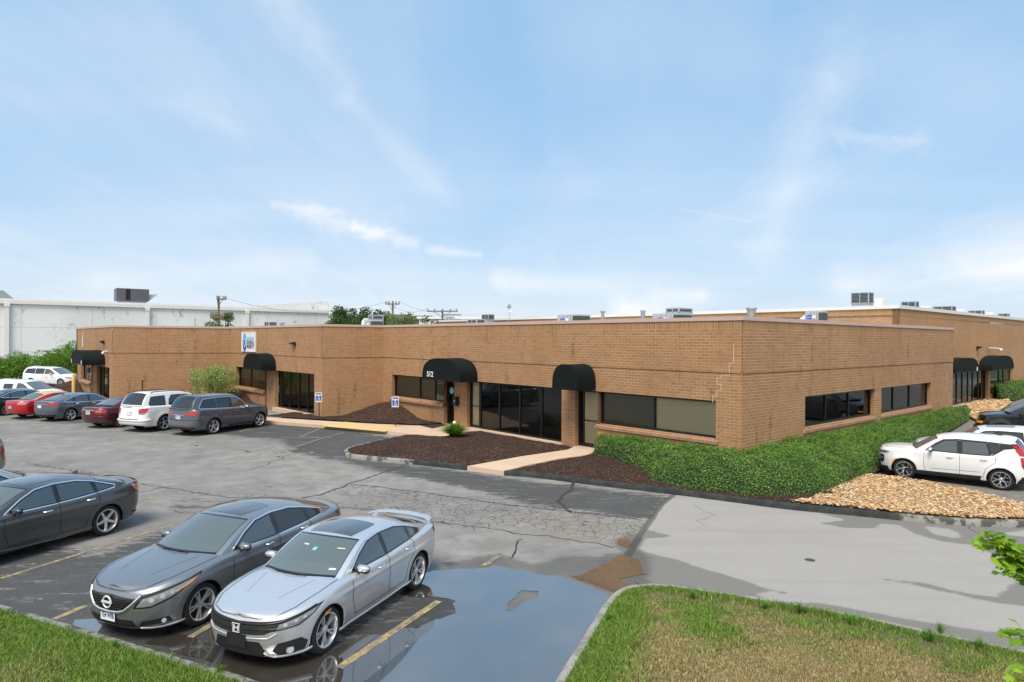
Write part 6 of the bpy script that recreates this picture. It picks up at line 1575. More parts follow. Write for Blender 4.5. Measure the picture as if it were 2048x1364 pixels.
# emblem: squared letter shape in a ring
def logo_H(c, z, rear=False):
    x = c.X(c.nose(z)) + .02; m_ = MB()
    for s_ in (-1, 1): m_.add([(x, s_ * .045, z - .045), (x, s_ * .022, z - .045), (x, s_ * .028, z + .045), (x, s_ * .058, z + .045)], [(0, 1, 2, 3)])
    m_.add([(x, -.025, z - .008), (x, .025, z - .008), (x, .025, z + .012), (x, -.025, z + .012)], [(0, 1, 2, 3)])
    m_.tube([(x, .07 * a, z + .06 * b) for a, b in ((-.8, -1), (.8, -1), (1, 1), (-1, 1), (-.8, -1))], .006, 6); m_.build('emblem', M_EMB, c.root)
logo_H(c, .605); c.strip([(.10, .60), (.62, .63)], .018, .016, 'grille_bar', M_RIMD); c.strip([(0, .475), (.5, .50), (.62, .56)], .02, .012, 'bumper_crease', P_SIL)
me = text_mesh('Si', .07, .001, bold=.002); o = link('lettering', me, M_RED, c.root); o.matrix_basis = Matrix.Translation((c.X(c.nose(.61)) - .028, .40, .61)) @ Matrix.Rotation(R_(97), 4, 'Z') @ Matrix.Rotation(R_(90), 4, 'X')
c.plate(.43, False, '', 0, .32, .16, M_TRIM, frame=True)
c.strip([(1.60, .21), (2.4, .21), (3.2, .21), (4.0, .24)], .06, .02, 'sill_trim', P_SIL)
for sg in (1, -1):
    c.patch([(.52, .86), (.50, .98), (.80, 1.005), (1.04, 1.01), (1.00, .93), (.80, .80)], .012, 'tail_light', M_RED, c.root, sg, rear=True)
# rear wing
m_ = MB(); P_ = [(-.72, 4.28, 1.03), (-.70, 4.35, 1.09), (-.60, 4.42, 1.125), (-.3, 4.46, 1.145), (0, 4.47, 1.15), (.3, 4.46, 1.145), (.60, 4.42, 1.125), (.70, 4.35, 1.09), (.72, 4.28, 1.03)]; vs = []
for y, x, z in P_: vs += [(c.X(x - .10), y, z - .010), (c.X(x - .04), y, z + .012), (c.X(x + .07), y, z + .006), (c.X(x + .08), y, z - .008)]
m_.add(vs, [(4 * i + k, 4 * i + (k + 1) % 4, 4 * i + 4 + (k + 1) % 4, 4 * i + 4 + k) for i in range(8) for k in range(4)]); m_.build('rear_spoiler', P_SIL, c.root, sharp=R_(45))
# windscreen papers
for (f_, y_, w_, h_, m_) in ((1.25, -.22, .10, .07, flat('pale_sticker', (.6, .65, .5), .6)), (1.25, .40, .12, .05, flat('pale_sticker', (.6, .65, .5), .6)), (1.02, .02, .07, .17, flat('blue_tag', (.2, .5, .62), .6)), (.30, .52, .09, .06, M_WHITE)):
    P = catmull(S['rail'], 8); i = int(f_ * 8); q = P[i][1]; yr = c.ygh(q[0], q[1]); v = y_ / yr; k = MB(); 
    def wp(f, y):
        i = min(int(f * 8), len(P) - 2); fr = f * 8 - i; a, b = P[i][1], P[i + 1][1]; q = [a[j] + (b[j] - a[j]) * fr for j in range(4)]; yr = c.ygh(q[0], q[1]); v = y / yr
        return (c.X(q[0] + (q[2] - q[0]) * (1 - v * v)), y, q[1] + (q[3] - q[1]) * (1 - abs(v) ** 2.3) + .006)
    df = h_ / 1.1
    k.add([wp(f_, y_), wp(f_, y_ + w_), wp(f_ + df * 1.2, y_ + w_), wp(f_ + df * 1.2, y_)], [(0, 1, 2, 3)]); k.build('windscreen_sticker', m_, c.root)
SILVER = c
# ---------- grey sedan, front middle ----------
P_GRY = paint('grey_paint', (.23, .25, .27), .7, .30)
fx, fz = 4.87 / 4.63, 1.04
S = civic(4.87, 1.83, 1.47, nf=30, nr=30, paint=P_GRY, wheel='twin5', rim_m=M_RIM, R=.34, wf=.96, wr=3.735, seat_m=M_SEAT, crease=.78, windows=[dict(p=stretch(p, fx, fz), m=M_PRG if i else M_SDG) for i, p in enumerate(([(1.62, .955), (1.90, 1.14), (2.2, 1.275), (2.53, 1.315), (2.54, .965)], [(2.61, .968), (2.60, 1.317), (3.0, 1.30), (3.33, 1.23), (3.39, 1.0)], [(3.45, 1.01), (3.41, 1.21), (3.74, 1.10), (3.78, 1.04)]))],
          dlo=stretch([(1.55, .94), (1.88, 1.16), (2.18, 1.295), (2.55, 1.337), (3.0, 1.32), (3.35, 1.247), (3.80, 1.12), (3.84, 1.02), (3.36, .98), (2.5, .945)], fx, fz))
c = Car(S); loc, rz, sc_ = pose1((403, 1250), -AW, 2.775, True, True, .86, .95)
c.build('parked_car', 'dark grey sedan with chrome V grille and white number plate, nose towards the grass', 'car', P_GRY, loc, rz, sc_, 'sedans parked nose to the near kerb')
c.seams(scl(DOORS, fx, fz)); c.hood_lines([[(.035, .0), (.06, .32), (.18, .54), (.50, .69), (.9, .75), (1.36, .77)]]); c.hood_lines([[(.45, .33), (1.2, .52)]], .02, 'bonnet_crease', P_GRY)
c.mirror(1.80, 1.02, mat=P_GRY); c.handle(2.44, .90, M_CHR); c.handle(3.38, .95, M_CHR); c.sunroof(2.20, 2.92, .90); c.wipers()
c.patch([(-.50, .68), (0, .71), (.50, .68), (.30, .49), (0, .46), (-.30, .49)], .008, 'grille', M_GBLK, c.root)
for z_, w_ in ((.66, .44), (.625, .40), (.59, .36), (.555, .33), (.52, .29)): c.strip([(0, z_), (w_, z_)], .016, .018, 'grille_bar', M_RIMD)
c.strip([(.0, .455), (.20, .465), (.33, .50), (.45, .60), (.56, .73)], .045, .022, 'grille_surround', M_CHR)
m_ = MB(); x = c.X(c.nose(.60)) + .03; m_.tube([(x, .085 * math.cos(k * .314), .60 + .085 * math.sin(k * .314)) for k in range(21)], .012, 8, cap=False); m_.box(x - .005, x + .012, -.11, .11, .585, .615); m_.build('emblem', M_EMB, c.root)
for sg in (1, -1):
    c.patch([(.47, .54), (.56, .72), (1.00, .82), (1.40, .90), (1.30, .79), (1.02, .64), (.72, .54)], .004, 'lamp_housing', M_GBLK, c.root, sg)
    c.patch([(.52, .56), (.60, .68), (1.00, .78), (1.34, .87), (1.27, .80), (1.00, .665), (.72, .565)], .010, 'headlight', M_LAMP, c.root, sg)
    c.patch([(1.05, .70), (1.12, .76), (1.34, .865), (1.26, .785)], .014, 'side_marker', M_AMB, c.root, sg)
    c.patch([(.55, .26), (.60, .34), (.98, .36), (1.02, .27)], .006, 'fog_lamp_recess', M_TRIM, c.root, sg)
    c.patch([(.50, .88), (.46, .96), (.85, 1.0), (1.12, 1.02), (1.02, .93), (.80, .84)], .012, 'tail_light', M_RED, c.root, sg, rear=True)
c.disc(.90, .31, .035, 'fog_lamp', M_LAMPI, .014)
for a_ in (.72, .86, .98): c.disc(a_, .655 + (a_ - .72) * .25, .038, 'lamp_projector', M_LAMPI, .015)
c.patch([(-.52, .24), (-.46, .36), (.46, .36), (.52, .24)], .005, 'lower_intake', M_TRIM, c.root); c.strip([(.56, .21), (.85, .19), (1.2, .22)], .045, .022, 'bumper_blade', P_SIL)
c.plate(.395, False, 'TE4 W9B', .0, .31, .16); c.strip([(1.65, .22), (2.4, .21), (4.0, .24)], .05, .018, 'sill_trim', P_GRY)
# ---------- charcoal sedan at the left edge ----------
P_CHA = paint('charcoal_paint', (.065, .068, .075), .6, .32)
S = civic(paint=P_CHA, wheel='five', rim_m=M_RIM, seat_m=M_SEAT)
c = Car(S); loc, rz, sc_ = pose1((213, 1070), -AW, 2.70, False, True, .84, 1.0)
c.build('parked_car', 'charcoal sedan with chrome window line, its tail towards the building at left', 'car', P_CHA, loc, rz, sc_, 'sedans parked nose to the near kerb')
c.seams(DOORS); c.hood_lines([[(.035, .0), (.055, .34), (.15, .55), (.42, .68), (.85, .735), (1.30, .75)]]); c.mirror(1.72, .98); c.handle(2.32, .84, M_CHR); c.handle(3.22, .88, M_CHR); c.sunroof(2.08, 2.80, .92); c.wipers(); c.fin(3.42, 1.2)
for sg in (1, -1):
    c.patch([(.52, .84), (.50, .97), (.80, 1.005), (1.06, 1.01), (1.00, .90), (.80, .78)], .012, 'tail_light', M_REDC, c.root, sg, rear=True)
    c.patch([(.60, .60), (.62, .675), (1.06, .765), (1.18, .79), (1.12, .72), (.90, .615)], .008, 'headlight', M_LAMP, c.root, sg)
c.strip([(.4, .32), (.75, .34), (.98, .38)], .04, .02, 'bumper_insert', M_TRIM, rear=True); c.strip([(1.55, .30), (2.4, .24), (3.3, .22), (3.9, .27)], .05, .016, 'sill_trim', P_CHA)
c.strip([(.0, 1.035), (.5, 1.03), (.86, 1.02)], .05, .03, 'rear_spoiler', P_CHA, rear=True); c.plate(.70, True)
CH = (Vector(loc), rz)
LEFT_ = Vector((-AW.y, AW.x, 0))
# ---------- beige-silver car, nose towards the building ----------
P_BGE = paint('champagne_paint', (.42, .41, .38), .7, .32)
S = civic(4.80, 1.82, 1.44, paint=P_BGE, wheel='seven'); c = Car(S); q = Vector((-12.75, 15.1, 0))
c.build('parked_car', 'champagne car beyond the charcoal sedan with its bonnet towards the building', 'car', P_BGE, tuple(q), math.atan2(AW.y, AW.x), 1.0)
c.seams(scl(DOORS, 1.035, 1.02)); c.hood_lines([[(.035, .0), (.055, .34), (.15, .55), (.42, .68), (.85, .735), (1.30, .75)]]); c.hood_lines([[(.5, .30), (1.1, .46)]], .03, 'bonnet_crease', P_BGE); c.mirror(1.75, 1.0); c.wipers()
for sg in (1, -1): c.patch([(.55, .60), (.62, .69), (1.06, .79), (1.20, .81), (1.12, .72), (.90, .615)], .008, 'headlight', M_LAMP, c.root, sg)
c.patch([(-.45, .55), (-.5, .68), (.5, .68), (.45, .55)], .008, 'grille', M_GBLK, c.root)
# ---------- sage green estate at the far left ----------
P_SAG = paint('sage_paint', (.20, .235, .19), .6, .35)
S = suv(4.55, 1.82, 1.66, paint=P_SAG, wheel='seven'); c = Car(S); q = G(20, 952) + LEFT_ * .35 + (-AW) * 2.6
c.build('parked_car', 'sage green small estate with tall red tail light cut by the left edge', 'car', P_SAG, (q.x, q.y, 0), math.atan2(-AW.y, -AW.x), 1.0)
c.seams(scl(SUVD, .92, .94)); c.mirror(1.75, 1.1)
for sg in (1, -1): c.patch([(.66, .62), (.60, .95), (.66, 1.08), (.92, 1.085), (.95, .85), (.90, .62)], .014, 'tail_light', M_RED, c.root, sg, rear=True)
c.plate(.82, True)
for sg in (1, -1):
    P = catmull(S['rail'], 8); m_ = MB(); vs = []
    for t, (rx, rz_, cx, cz) in P:
        if t >= 5.1: y = c.ygh(rx, rz_); vs += [(c.X(rx) - .01, sg * (y + .012), rz_), (c.X(rx) - .03, sg * (y - .09), rz_ + .01)]
    m_.add(vs, [(2 * i, 2 * i + 1, 2 * i + 3, 2 * i + 2) for i in range(len(vs) // 2 - 1)]); m_.build('tail_light', M_RED, c.root)
# ================= ROW BY THE BUILDING (noses away) =================
RG = 'cars in the row in front of the building'
# dark grey three-row SUV
P_PIL = paint('slate_paint', (.075, .085, .11), .3, .30)
S = suv(H=1.84, paint=P_PIL, wheel='twin5', rim_m=M_RIM); c = Car(S); loc, rz, sc_ = pose1((427, 868.5), Vector((math.sin(R_(24)), math.cos(R_(24)), 0)), 2.82, False, False, .93, .98)
c.build('parked_car', 'slate grey SUV with chrome window line, last in the row next to the accessible bay', 'suv', P_PIL, loc, rz, sc_, RG)
c.seams(scl(SUVD, 1, 1.04)); c.mirror(1.9, 1.18, 1.15); c.handle(2.45, .98); c.handle(3.36, 1.01); c.plate(.86, True, '7TC'); c.fin(4.1)
for sg in (1, -1):
    c.patch([(.38, .98), (.38, 1.05), (.78, 1.13), (1.05, 1.14), (1.02, 1.05), (.82, .90), (.70, .97)], .012, 'tail_light', M_RED, c.root, sg, rear=True); c.patch([(.62, .40), (.62, .45), (.78, .45), (.78, .40)], .012, 'reflector', M_RED, c.root, sg, rear=True)
c.strip([(0, .74), (.5, .74), (.8, .74), (1.1, .76)], .02, .010, 'bumper_seam', M_TRIM, rear=True); c.strip([(0, .36), (.6, .36), (.9, .38)], .12, .012, 'bumper_insert', M_TRIM, rear=True); c.strip([(0, .96), (.36, .97)], .03, .016, 'tailgate_bar', M_CHR, rear=True)
c.strip([(1.95, .33), (2.6, .34), (3.6, .34)], .09, .014, 'sill_trim', M_TRIM); c.strip([(0, 1.165), (.55, 1.165)], .012, .01, 'tailgate_seam', M_SEAM, rear=True)
# white full-size SUV
P_WHT = paint('white_paint', (.78, .79, .80), 0, .3)
S = suv(5.18, 1.98, 1.90, paint=P_WHT, wheel='five', rim_m=M_RIM, R=.39, rr=.36, qr=4.2, lean=.24, gtaper=.09, windows=[dict(p=stretch(p, 5.18 / 4.95, 1.90 / 1.77), m=m_) for p, m_ in (([(1.78, 1.13), (2.1, 1.42), (2.35, 1.55), (2.62, 1.58), (2.64, 1.14)], M_SDG), ([(2.76, 1.145), (2.75, 1.585), (3.30, 1.585), (3.45, 1.40), (3.5, 1.165)], M_PRG), ([(3.68, 1.17), (3.65, 1.585), (4.34, 1.56), (4.50, 1.24), (4.42, 1.19)], M_PRG))], dlo=None)
c = Car(S); loc, rz, sc_ = pose1((329, 861), AW, 2.95, False, False, .93, .97)
c.build('parked_car', 'white full-size SUV with black roof rails, left of the slate grey SUV', 'suv', P_WHT, loc, rz, sc_, RG)
c.seams(scl(SUVD, 1.046, 1.06)); c.mirror(2.0, 1.2, 1.2); c.handle(2.55, 1.03); c.handle(3.5, 1.05); c.rails(2.5, 4.5); c.plate(.90, True, '', 0)
for sg in (1, -1): c.patch([(.62, .93), (.60, 1.12), (.80, 1.17), (1.06, 1.17), (1.02, 1.02), (.86, .90)], .012, 'tail_light', M_RED, c.root, sg, rear=True); c.patch([(.63, .89), (.62, .945), (.95, .945), (.85, .89)], .016, 'reversing_lamp', M_LAMP, c.root, sg, rear=True)
c.strip([(0, .58), (.6, .58), (.9, .59), (1.2, .62)], .10, .05, 'bumper_step', P_WHT, rear=True); c.strip([(0, .645), (.62, .645)], .018, .055, 'step_pad', M_TRIM, rear=True); c.patch([(.50, 1.19), (.50, 1.215), (-.1, 1.215), (-.1, 1.19)], .012, 'tailgate_seam', M_SEAM, c.root, 1, rear=True)
# maroon sedan
P_MAR = paint('maroon_paint', (.095, .012, .018), .45, .3)
def notch(L=4.80, W=1.80, H=1.48, **k):
    S = civic(L, W, H, **k); fx, fz = L / 4.63, H / 1.415
    S['rail'] = [(a * fx, b * fz, c_ * fx, d * fz) for a, b, c_, d in [(1.36, .935, 1.12, .985), (1.75, 1.17, 1.55, 1.215), (2.08, 1.315, 1.92, 1.365), (2.5, 1.355, 2.45, 1.41), (2.95, 1.345, 2.95, 1.405), (3.25, 1.28, 3.30, 1.35), (3.55, 1.15, 3.66, 1.20), (3.86, 1.02, 4.0, 1.06)]]
    S['windows'] = [dict(p=stretch(p, fx, fz)) for p in ([(1.60, .975), (1.88, 1.135), (2.14, 1.27), (2.45, 1.30), (2.46, .985)], [(2.54, .99), (2.53, 1.30), (2.92, 1.29), (3.14, 1.20), (3.30, 1.02)])]; S['dlo'] = None; S['fill'] = []
    S['shoulder'] = stretch([(0, .735), (.12, .775), (.45, .835), (.9, .885), (1.3, .925), (2.0, .945), (3.0, .965), (3.7, .985), (4.2, .99), (4.63, .98)], fx, fz); S['deck'] = stretch([(0, .74), (.08, .79), (.4, .87), (.9, .95), (1.25, 1.0), (3.9, 1.03), (4.25, 1.03), (4.5, 1.02), (4.63, .985)], fx, fz); S.update({q: v for q, v in k.items() if q not in ('L', 'W', 'H')}); return S
S = notch(paint=P_MAR, wheel='seven', rim_m=M_RIMS, R=.32); c = Car(S); loc, rz, sc_ = pose1((240, 854.5), AW, 2.80, False, False, .84, .97)
c.build('parked_car', 'maroon sedan with red and clear tail lights, left of the white full-size SUV', 'car', P_MAR, loc, rz, sc_, RG)
c.seams(scl(DOORS[:2], 1.036, 1.03)); c.mirror(1.8, 1.0); c.handle(2.42, .88); c.handle(3.3, .9); c.plate(.80, True, 'F5K')
for sg in (1, -1): c.patch([(.42, .80), (.44, .95), (.80, .97), (1.02, .94), (.92, .80), (.70, .74)], .012, 'tail_light', M_RED, c.root, sg, rear=True); c.patch([(.50, .84), (.52, .90), (.78, .91), (.78, .84)], .016, 'reversing_lamp', M_LAMP, c.root, sg, rear=True)
c.strip([(0, .925), (.40, .925)], .035, .018, 'boot_bar', M_CHR, rear=True); c.strip([(0, .62), (.7, .62), (1.1, .63)], .018, .02, 'bumper_seam', P_MAR, rear=True)
# blue-grey fastback sedan
P_BLG = paint('blue_grey_paint', (.12, .145, .18), .6, .3)
S = civic(paint=P_BLG, wheel='five', rim_m=M_RIM); c = Car(S); loc, rz, sc_ = pose1((141, 841.5), AW, 2.70, False, False, .84, 1.0)
c.build('parked_car', 'blue-grey fastback sedan between the red convertible and the maroon sedan', 'car', P_BLG, loc, rz, sc_, RG)
c.seams(DOORS); c.mirror(1.72, .98); c.handle(2.32, .84, M_CHR); c.handle(3.22, .88, M_CHR); c.plate(.80, True); c.fin(3.42)
for sg in (1, -1): c.patch([(.40, .86), (.42, .99), (.80, 1.01), (1.10, 1.0), (1.0, .92), (.86, .80), (.72, .88)], .014, 'tail_light', M_RED, c.root, sg, rear=True)
c.strip([(0, 1.035), (.5, 1.03), (.86, 1.02)], .045, .03, 'rear_spoiler', P_BLG, rear=True); c.strip([(.0, .34), (.6, .34), (.9, .36)], .09, .012, 'bumper_insert', M_TRIM, rear=True)
# red convertible with a tan top
P_REDP = paint('red_paint', (.42, .008, .012), .2, .28); M_TAN = flat('tan_canvas', (.50, .37, .22), .85, 0, .1, 5)
S = notch(4.84, 1.81, 1.42, paint=P_REDP, wheel='five', R=.325); fx, fz = 4.84 / 4.63, 1.42 / 1.415
S['rail'] = [(a * fx, b * fz, c_ * fx, d * fz) for a, b, c_, d in [(1.40, .935, 1.16, .985), (1.78, 1.15, 1.58, 1.195), (2.10, 1.29, 1.94, 1.335), (2.5, 1.335, 2.45, 1.39), (2.95, 1.32, 2.98, 1.40), (3.30, 1.24, 3.36, 1.34), (3.60, 1.12, 3.68, 1.20), (3.84, 1.01, 3.92, 1.06)]]
S['windows'] = [dict(p=stretch(p, fx, fz)) for p in ([(1.62, .975), (1.90, 1.12), (2.16, 1.25), (2.50, 1.28), (2.62, .985)], [(2.70, .985), (2.60, 1.28), (2.9, 1.24), (3.12, 1.02)])]
c = Car(S); loc, rz, sc_ = pose1((84, 836), AW, 2.72, False, False, .84, .98)
c.build('parked_car', 'red convertible with tan canvas top, left of the blue-grey sedan', 'car', P_REDP, loc, rz, sc_, RG, roof_m=M_TAN)
c.seams(scl([DOORS[0], [(2.80, .97), (2.78, .5), (2.6, .34)]], fx)); c.mirror(1.78, .98); c.handle(2.6, .84); c.plate(.66, True, mat=flat('blue_plate', (.25, .42, .62), .5))
for sg in (1, -1): c.patch([(.50, .82), (.56, .94), (.84, .965), (1.10, .95), (.90, .80)], .012, 'tail_light', M_REDC, c.root, sg, rear=True)
# dark teal sedan
P_TEA = paint('teal_paint', (.012, .035, .05), .5, .28)
S = civic(4.75, 1.82, 1.43, paint=P_TEA, wheel='ten'); c = Car(S); loc, rz, sc_ = pose1((13, 831), AW, 2.77, False, False, .84, 1.0)
c.build('parked_car', 'dark teal sedan at the far left end of the row, beside the red convertible', 'car', P_TEA, loc, rz, sc_, RG)
c.seams(scl(DOORS, 1.026, 1.01)); c.mirror(1.76, .99); c.plate(.72, True)
for sg in (1, -1): c.patch([(.40, .87), (.46, .97), (.80, 1.0), (1.06, .985), (.86, .86)], .014, 'tail_light', M_RED, c.root, sg, rear=True)
# ---------- vans beyond the row ----------
VR = Vector((math.cos(R_(-8)), math.sin(R_(-8)), 0))
def van(L, W, H, nose_z=1.05, **k):
    fx, fz = L / 5.15, H / 1.75
    S = dict(L=L, W=W, wf=.92 * fx, wr=4.0 * fx, R=.35, nose=[(.2, .1), (.4, .0), (.7, .03), (.95, .15)], tail=[(.3, .1), (.5, 0), (1.2, .05)], side=[(.2, .92), (.4, .97), (.7, 1), (1.1, .985), (1.7, .94)],
             shoulder=stretch([(0, .80), (.2, .90), (.7, 1.0), (1.3, 1.05), (3, 1.07), (5.15, 1.10)], fx, fz), deck=stretch([(0, .82), (.15, .92), (.6, 1.05), (1.1, 1.13), (5.15, 1.11)], fx, fz), bottom=[(0, .24), (L, .3)],
             rail=[(a * fx, b * fz, c_ * fx, d * fz) for a, b, c_, d in [(1.20, 1.05, .92, 1.12), (1.70, 1.32, 1.45, 1.37), (2.15, 1.56, 2.0, 1.62), (2.8, 1.66, 2.75, 1.73), (3.8, 1.67, 3.8, 1.745), (4.7, 1.63, 4.75, 1.72), (4.90, 1.40, 4.98, 1.44), (5.02, 1.12, 5.1, 1.14)]],
             kW=2, kB=5, tb_end=6.9, windows=[dict(p=stretch(p, fx, fz), m=m_) for p, m_ in (([(1.60, 1.10), (1.95, 1.35), (2.25, 1.51), (2.62, 1.56), (2.64, 1.11)], M_SDG), ([(2.74, 1.12), (2.72, 1.565), (3.60, 1.575), (3.62, 1.12)], M_PRG), ([(3.70, 1.13), (3.68, 1.575), (4.60, 1.53), (4.80, 1.17)], M_PRG))],
             inset=.05, lean=.28, rf=.75, rr=.35, q=2.8, qr=4, hatch=1, floor=.28, rglass=M_PRG, gtaper=.08, round=.06); S.update(k); return S
S = van(5.15, 1.99, 1.75, paint=P_WHT, wheel='ten'); c = Car(S); dv = Vector((.985, -.17, 0)).normalized()
c.build('parked_van', 'white minivan with small gold door emblem parked before the green shrubs', 'van', P_WHT, (-41.6, 59.2, 0), math.atan2(dv.y, dv.x), 1.0, lod=1)
c.mirror(1.85, 1.08, 1.2); c.seams([[(2.68, 1.08), (2.68, .4)], [(3.66, 1.1), (3.66, .4)], [(1.5, 1.05), (1.52, .4)]]); c.handle(2.5, .95)
for sg in (1, -1): c.patch([(.70, .85), (.72, 1.05), (1.0, 1.05), (1.0, .85)], .012, 'tail_light', M_RED, c.root, sg, rear=True); c.patch([(.6, .72), (.62, .82), (1.1, .9), (1.05, .75)], .01, 'headlight', M_LAMP, c.root, sg)
for a_ in (-.07, .07, 0): m_ = MB(); m_.bevbox(c.X(2.35 + a_) - .03, c.X(2.35 + a_) + .03, -c.yat(2.35, .8) - .006, -c.yat(2.35, .8), .74, .86 - abs(a_), .002); m_.build('door_emblem', flat('gold_decal', (.45, .34, .08), .5), c.root)
S = van(4.6, 1.83, 1.64, paint=P_WHT, wheel='seven'); fx, fz = 4.6 / 5.15, 1.64 / 1.75
S['windows'] = [dict(p=stretch(p, fx, fz), m=m_) for p, m_ in (([(1.60, 1.10), (1.95, 1.35), (2.25, 1.49), (2.62, 1.52), (2.64, 1.11)], M_SDG), ([(3.0, 1.14), (3.0, 1.46), (3.75, 1.46), (3.75, 1.14)], M_PRG))]
S['windows'] = [dict(p=stretch(p, fx, fz), m=m_) for p, m_ in (([(1.60, 1.10), (1.95, 1.35), (2.25, 1.49), (2.62, 1.52), (2.64, 1.11)], M_SDG), ([(3.0, 1.16), (3.0, 1.46), (3.75, 1.46), (3.75, 1.16)], M_PRG))]
c = Car(S)
c.build('parked_van', 'white cargo van with one dark side window, behind the dark teal sedan', 'van', P_WHT, (-31.5, 42.5, 0), math.atan2(dv.y, dv.x), 1.0)
c.mirror(1.75, 1.04, 1.2); c.seams([[(2.6, 1.12), (2.6, .4)], [(3.6, 1.12), (3.6, .4)]])
# ================= RIGHT-HAND CARS =================
dS = (G(1808, 957) - G(2002, 980)).normalized()
S = dict(L=4.195, W=1.80, wf=.84, wr=3.44, R=.325, nose=[(.2, .08), (.35, .01), (.6, 0), (.85, .02), (.98, .08)], tail=[(.3, .1), (.45, .0), (.8, .02), (1.1, .05), (1.3, .10)], side=[(.2, .92), (.4, .97), (.7, 1.0), (1.0, .985), (1.25, .955), (1.6, .92)],
         shoulder=[(0, .88), (.12, .95), (.5, .99), (1.1, 1.0), (2.0, 1.01), (3.0, 1.02), (3.5, 1.06), (4.195, 1.10)], deck=[(0, .89), (.10, .98), (.5, 1.045), (1.05, 1.07), (3.5, 1.08), (4.195, 1.11)], bottom=[(0, .24), (4.2, .26)],
         rail=[(1.20, 1.0, .98, 1.06), (1.50, 1.22, 1.34, 1.28), (1.80, 1.41, 1.66, 1.47), (2.3, 1.51, 2.2, 1.585), (3.0, 1.52, 3.0, 1.60), (3.75, 1.47, 3.82, 1.56), (3.92, 1.30, 4.02, 1.34), (4.02, 1.09, 4.12, 1.12)],
         kW=2, kB=5, tb_end=6.9, windows=[dict(p=p, m=m_) for p, m_ in (([(1.52, 1.03), (1.74, 1.24), (1.95, 1.38), (2.30, 1.42), (2.32, 1.035)], M_SDG), ([(2.44, 1.035), (2.42, 1.42), (3.05, 1.41), (3.16, 1.06), (3.1, 1.04)], M_SDG), ([(3.20, 1.09), (3.10, 1.405), (3.40, 1.38), (3.42, 1.22)], M_PRG))],
         dlo=[(1.44, 1.015), (1.70, 1.25), (1.93, 1.40), (2.3, 1.445), (3.1, 1.435), (3.85, 1.40), (3.84, 1.34), (3.50, 1.27), (3.2, 1.04), (2.4, 1.02)], dlo_m=M_GBLK, dlo_w=.03, fill=[[(2.32, 1.035), (2.44, 1.035), (2.42, 1.42), (2.30, 1.42)], [(3.42, 1.20), (3.40, 1.40), (3.84, 1.39), (3.83, 1.345), (3.50, 1.27)], [(3.12, 1.04), (3.20, 1.08), (3.12, 1.41), (3.05, 1.41)]],
         inset=.05, lean=.24, rf=.6, rr=.38, q=3.0, qr=3.8, hatch=1, floor=.28, rglass=M_PRG, gtaper=.07, gap=.05, arch=.03, wheel='cross', rim_m=M_RIMS, paint=P_WHT, round=.06, seat_m=M_SEAT)
c = Car(S); loc, rz, sc_ = put((1808, 957), (2002, 980.5), 2.60, True, .83)
c.build('parked_car', 'white boxy hatchback with black lower trim beside the tan rock bed', 'car', P_WHT, loc, rz, sc_, 'vehicles nosed into the right-hand hedge')
c.seams([[(1.42, 1.0), (1.40, .6), (1.44, .33)], [(2.38, 1.02), (2.38, .33)], [(3.30, 1.05), (3.30, .85), (3.05, .62), (2.98, .33)], [(1.6, .46), (2.9, .50)]]); c.mirror(1.62, 1.06, 1.05); c.handle(2.12, .88); c.handle(3.0, .90); c.fin(3.35, 1.3, M_TRIM)
c.hood_lines([[(.22, .0), (.22, .5), (.35, .68), (1.2, .80)]]); c.wipers()
for sg in (1, -1):
    c.patch([(.45, .80), (.48, .85), (.85, .88), (1.00, .86), (.84, .80)], .008, 'headlight', M_GBLK, c.root, sg); c.patch([(.60, .815), (.62, .845), (.96, .86), (.90, .82)], .012, 'headlight', M_LAMP, c.root, sg)
    c.patch([(.58, .50), (.56, .70), (.66, .74), (.82, .72), (.82, .54), (.74, .48)], .008, 'fog_lamp_recess', M_TRIM, c.root, sg); c.patch([(1.12, .53), (1.14, .60), (1.24, .68), (1.27, .67), (1.18, .58), (1.16, .52)], .012, 'side_marker', M_AMB, c.root, sg)
    c.patch([(.56, .56), (.58, .66), (.76, .66), (.76, .58)], .012, 'fog_lamp', M_LAMP, c.root, sg)
    c.patch([(.70, .72), (.72, 1.06), (.94, 1.06), (.92, .80), (.86, .70)], .02, 'tail_light', M_RED, c.root, sg, rear=True)
    P = catmull(S['rail'], 8); m_ = MB(); vs = []
    for t, (rx, rz_, cx, cz) in P:
        if t >= 5.1: y = c.ygh(rx, rz_); vs += [(c.X(rx - .10 - .05 * (t - 5)), sg * (c.ygh(rx - .1, rz_ - .01) + .008), rz_ - .01), (c.X(rx) - .02, sg * (y + .008), rz_), (c.X(rx) - .04, sg * (y - .08), rz_ + .01)]
    m_.add(vs, [(3 * i + k, 3 * i + k + 1, 3 * i + k + 4, 3 * i + k + 3) for i in range(len(vs) // 3 - 1) for k in range(2)]); m_.build('tail_light', M_RED, c.root)
c.patch([(-.62, .28), (-.58, .52), (.58, .52), (.62, .28)], .006, 'grille', M_TRIM, c.root); c.strip([(1.45, .29), (2.4, .29), (3.6, .31)], .14, .012, 'sill_trim', M_TRIM); c.strip([(.0, .27), (.6, .27), (.95, .30)], .14, .012, 'bumper_insert', M_TRIM); c.strip([(0, .34), (.6, .34), (.95, .36)], .22, .012, 'bumper_insert', M_TRIM, rear=True)
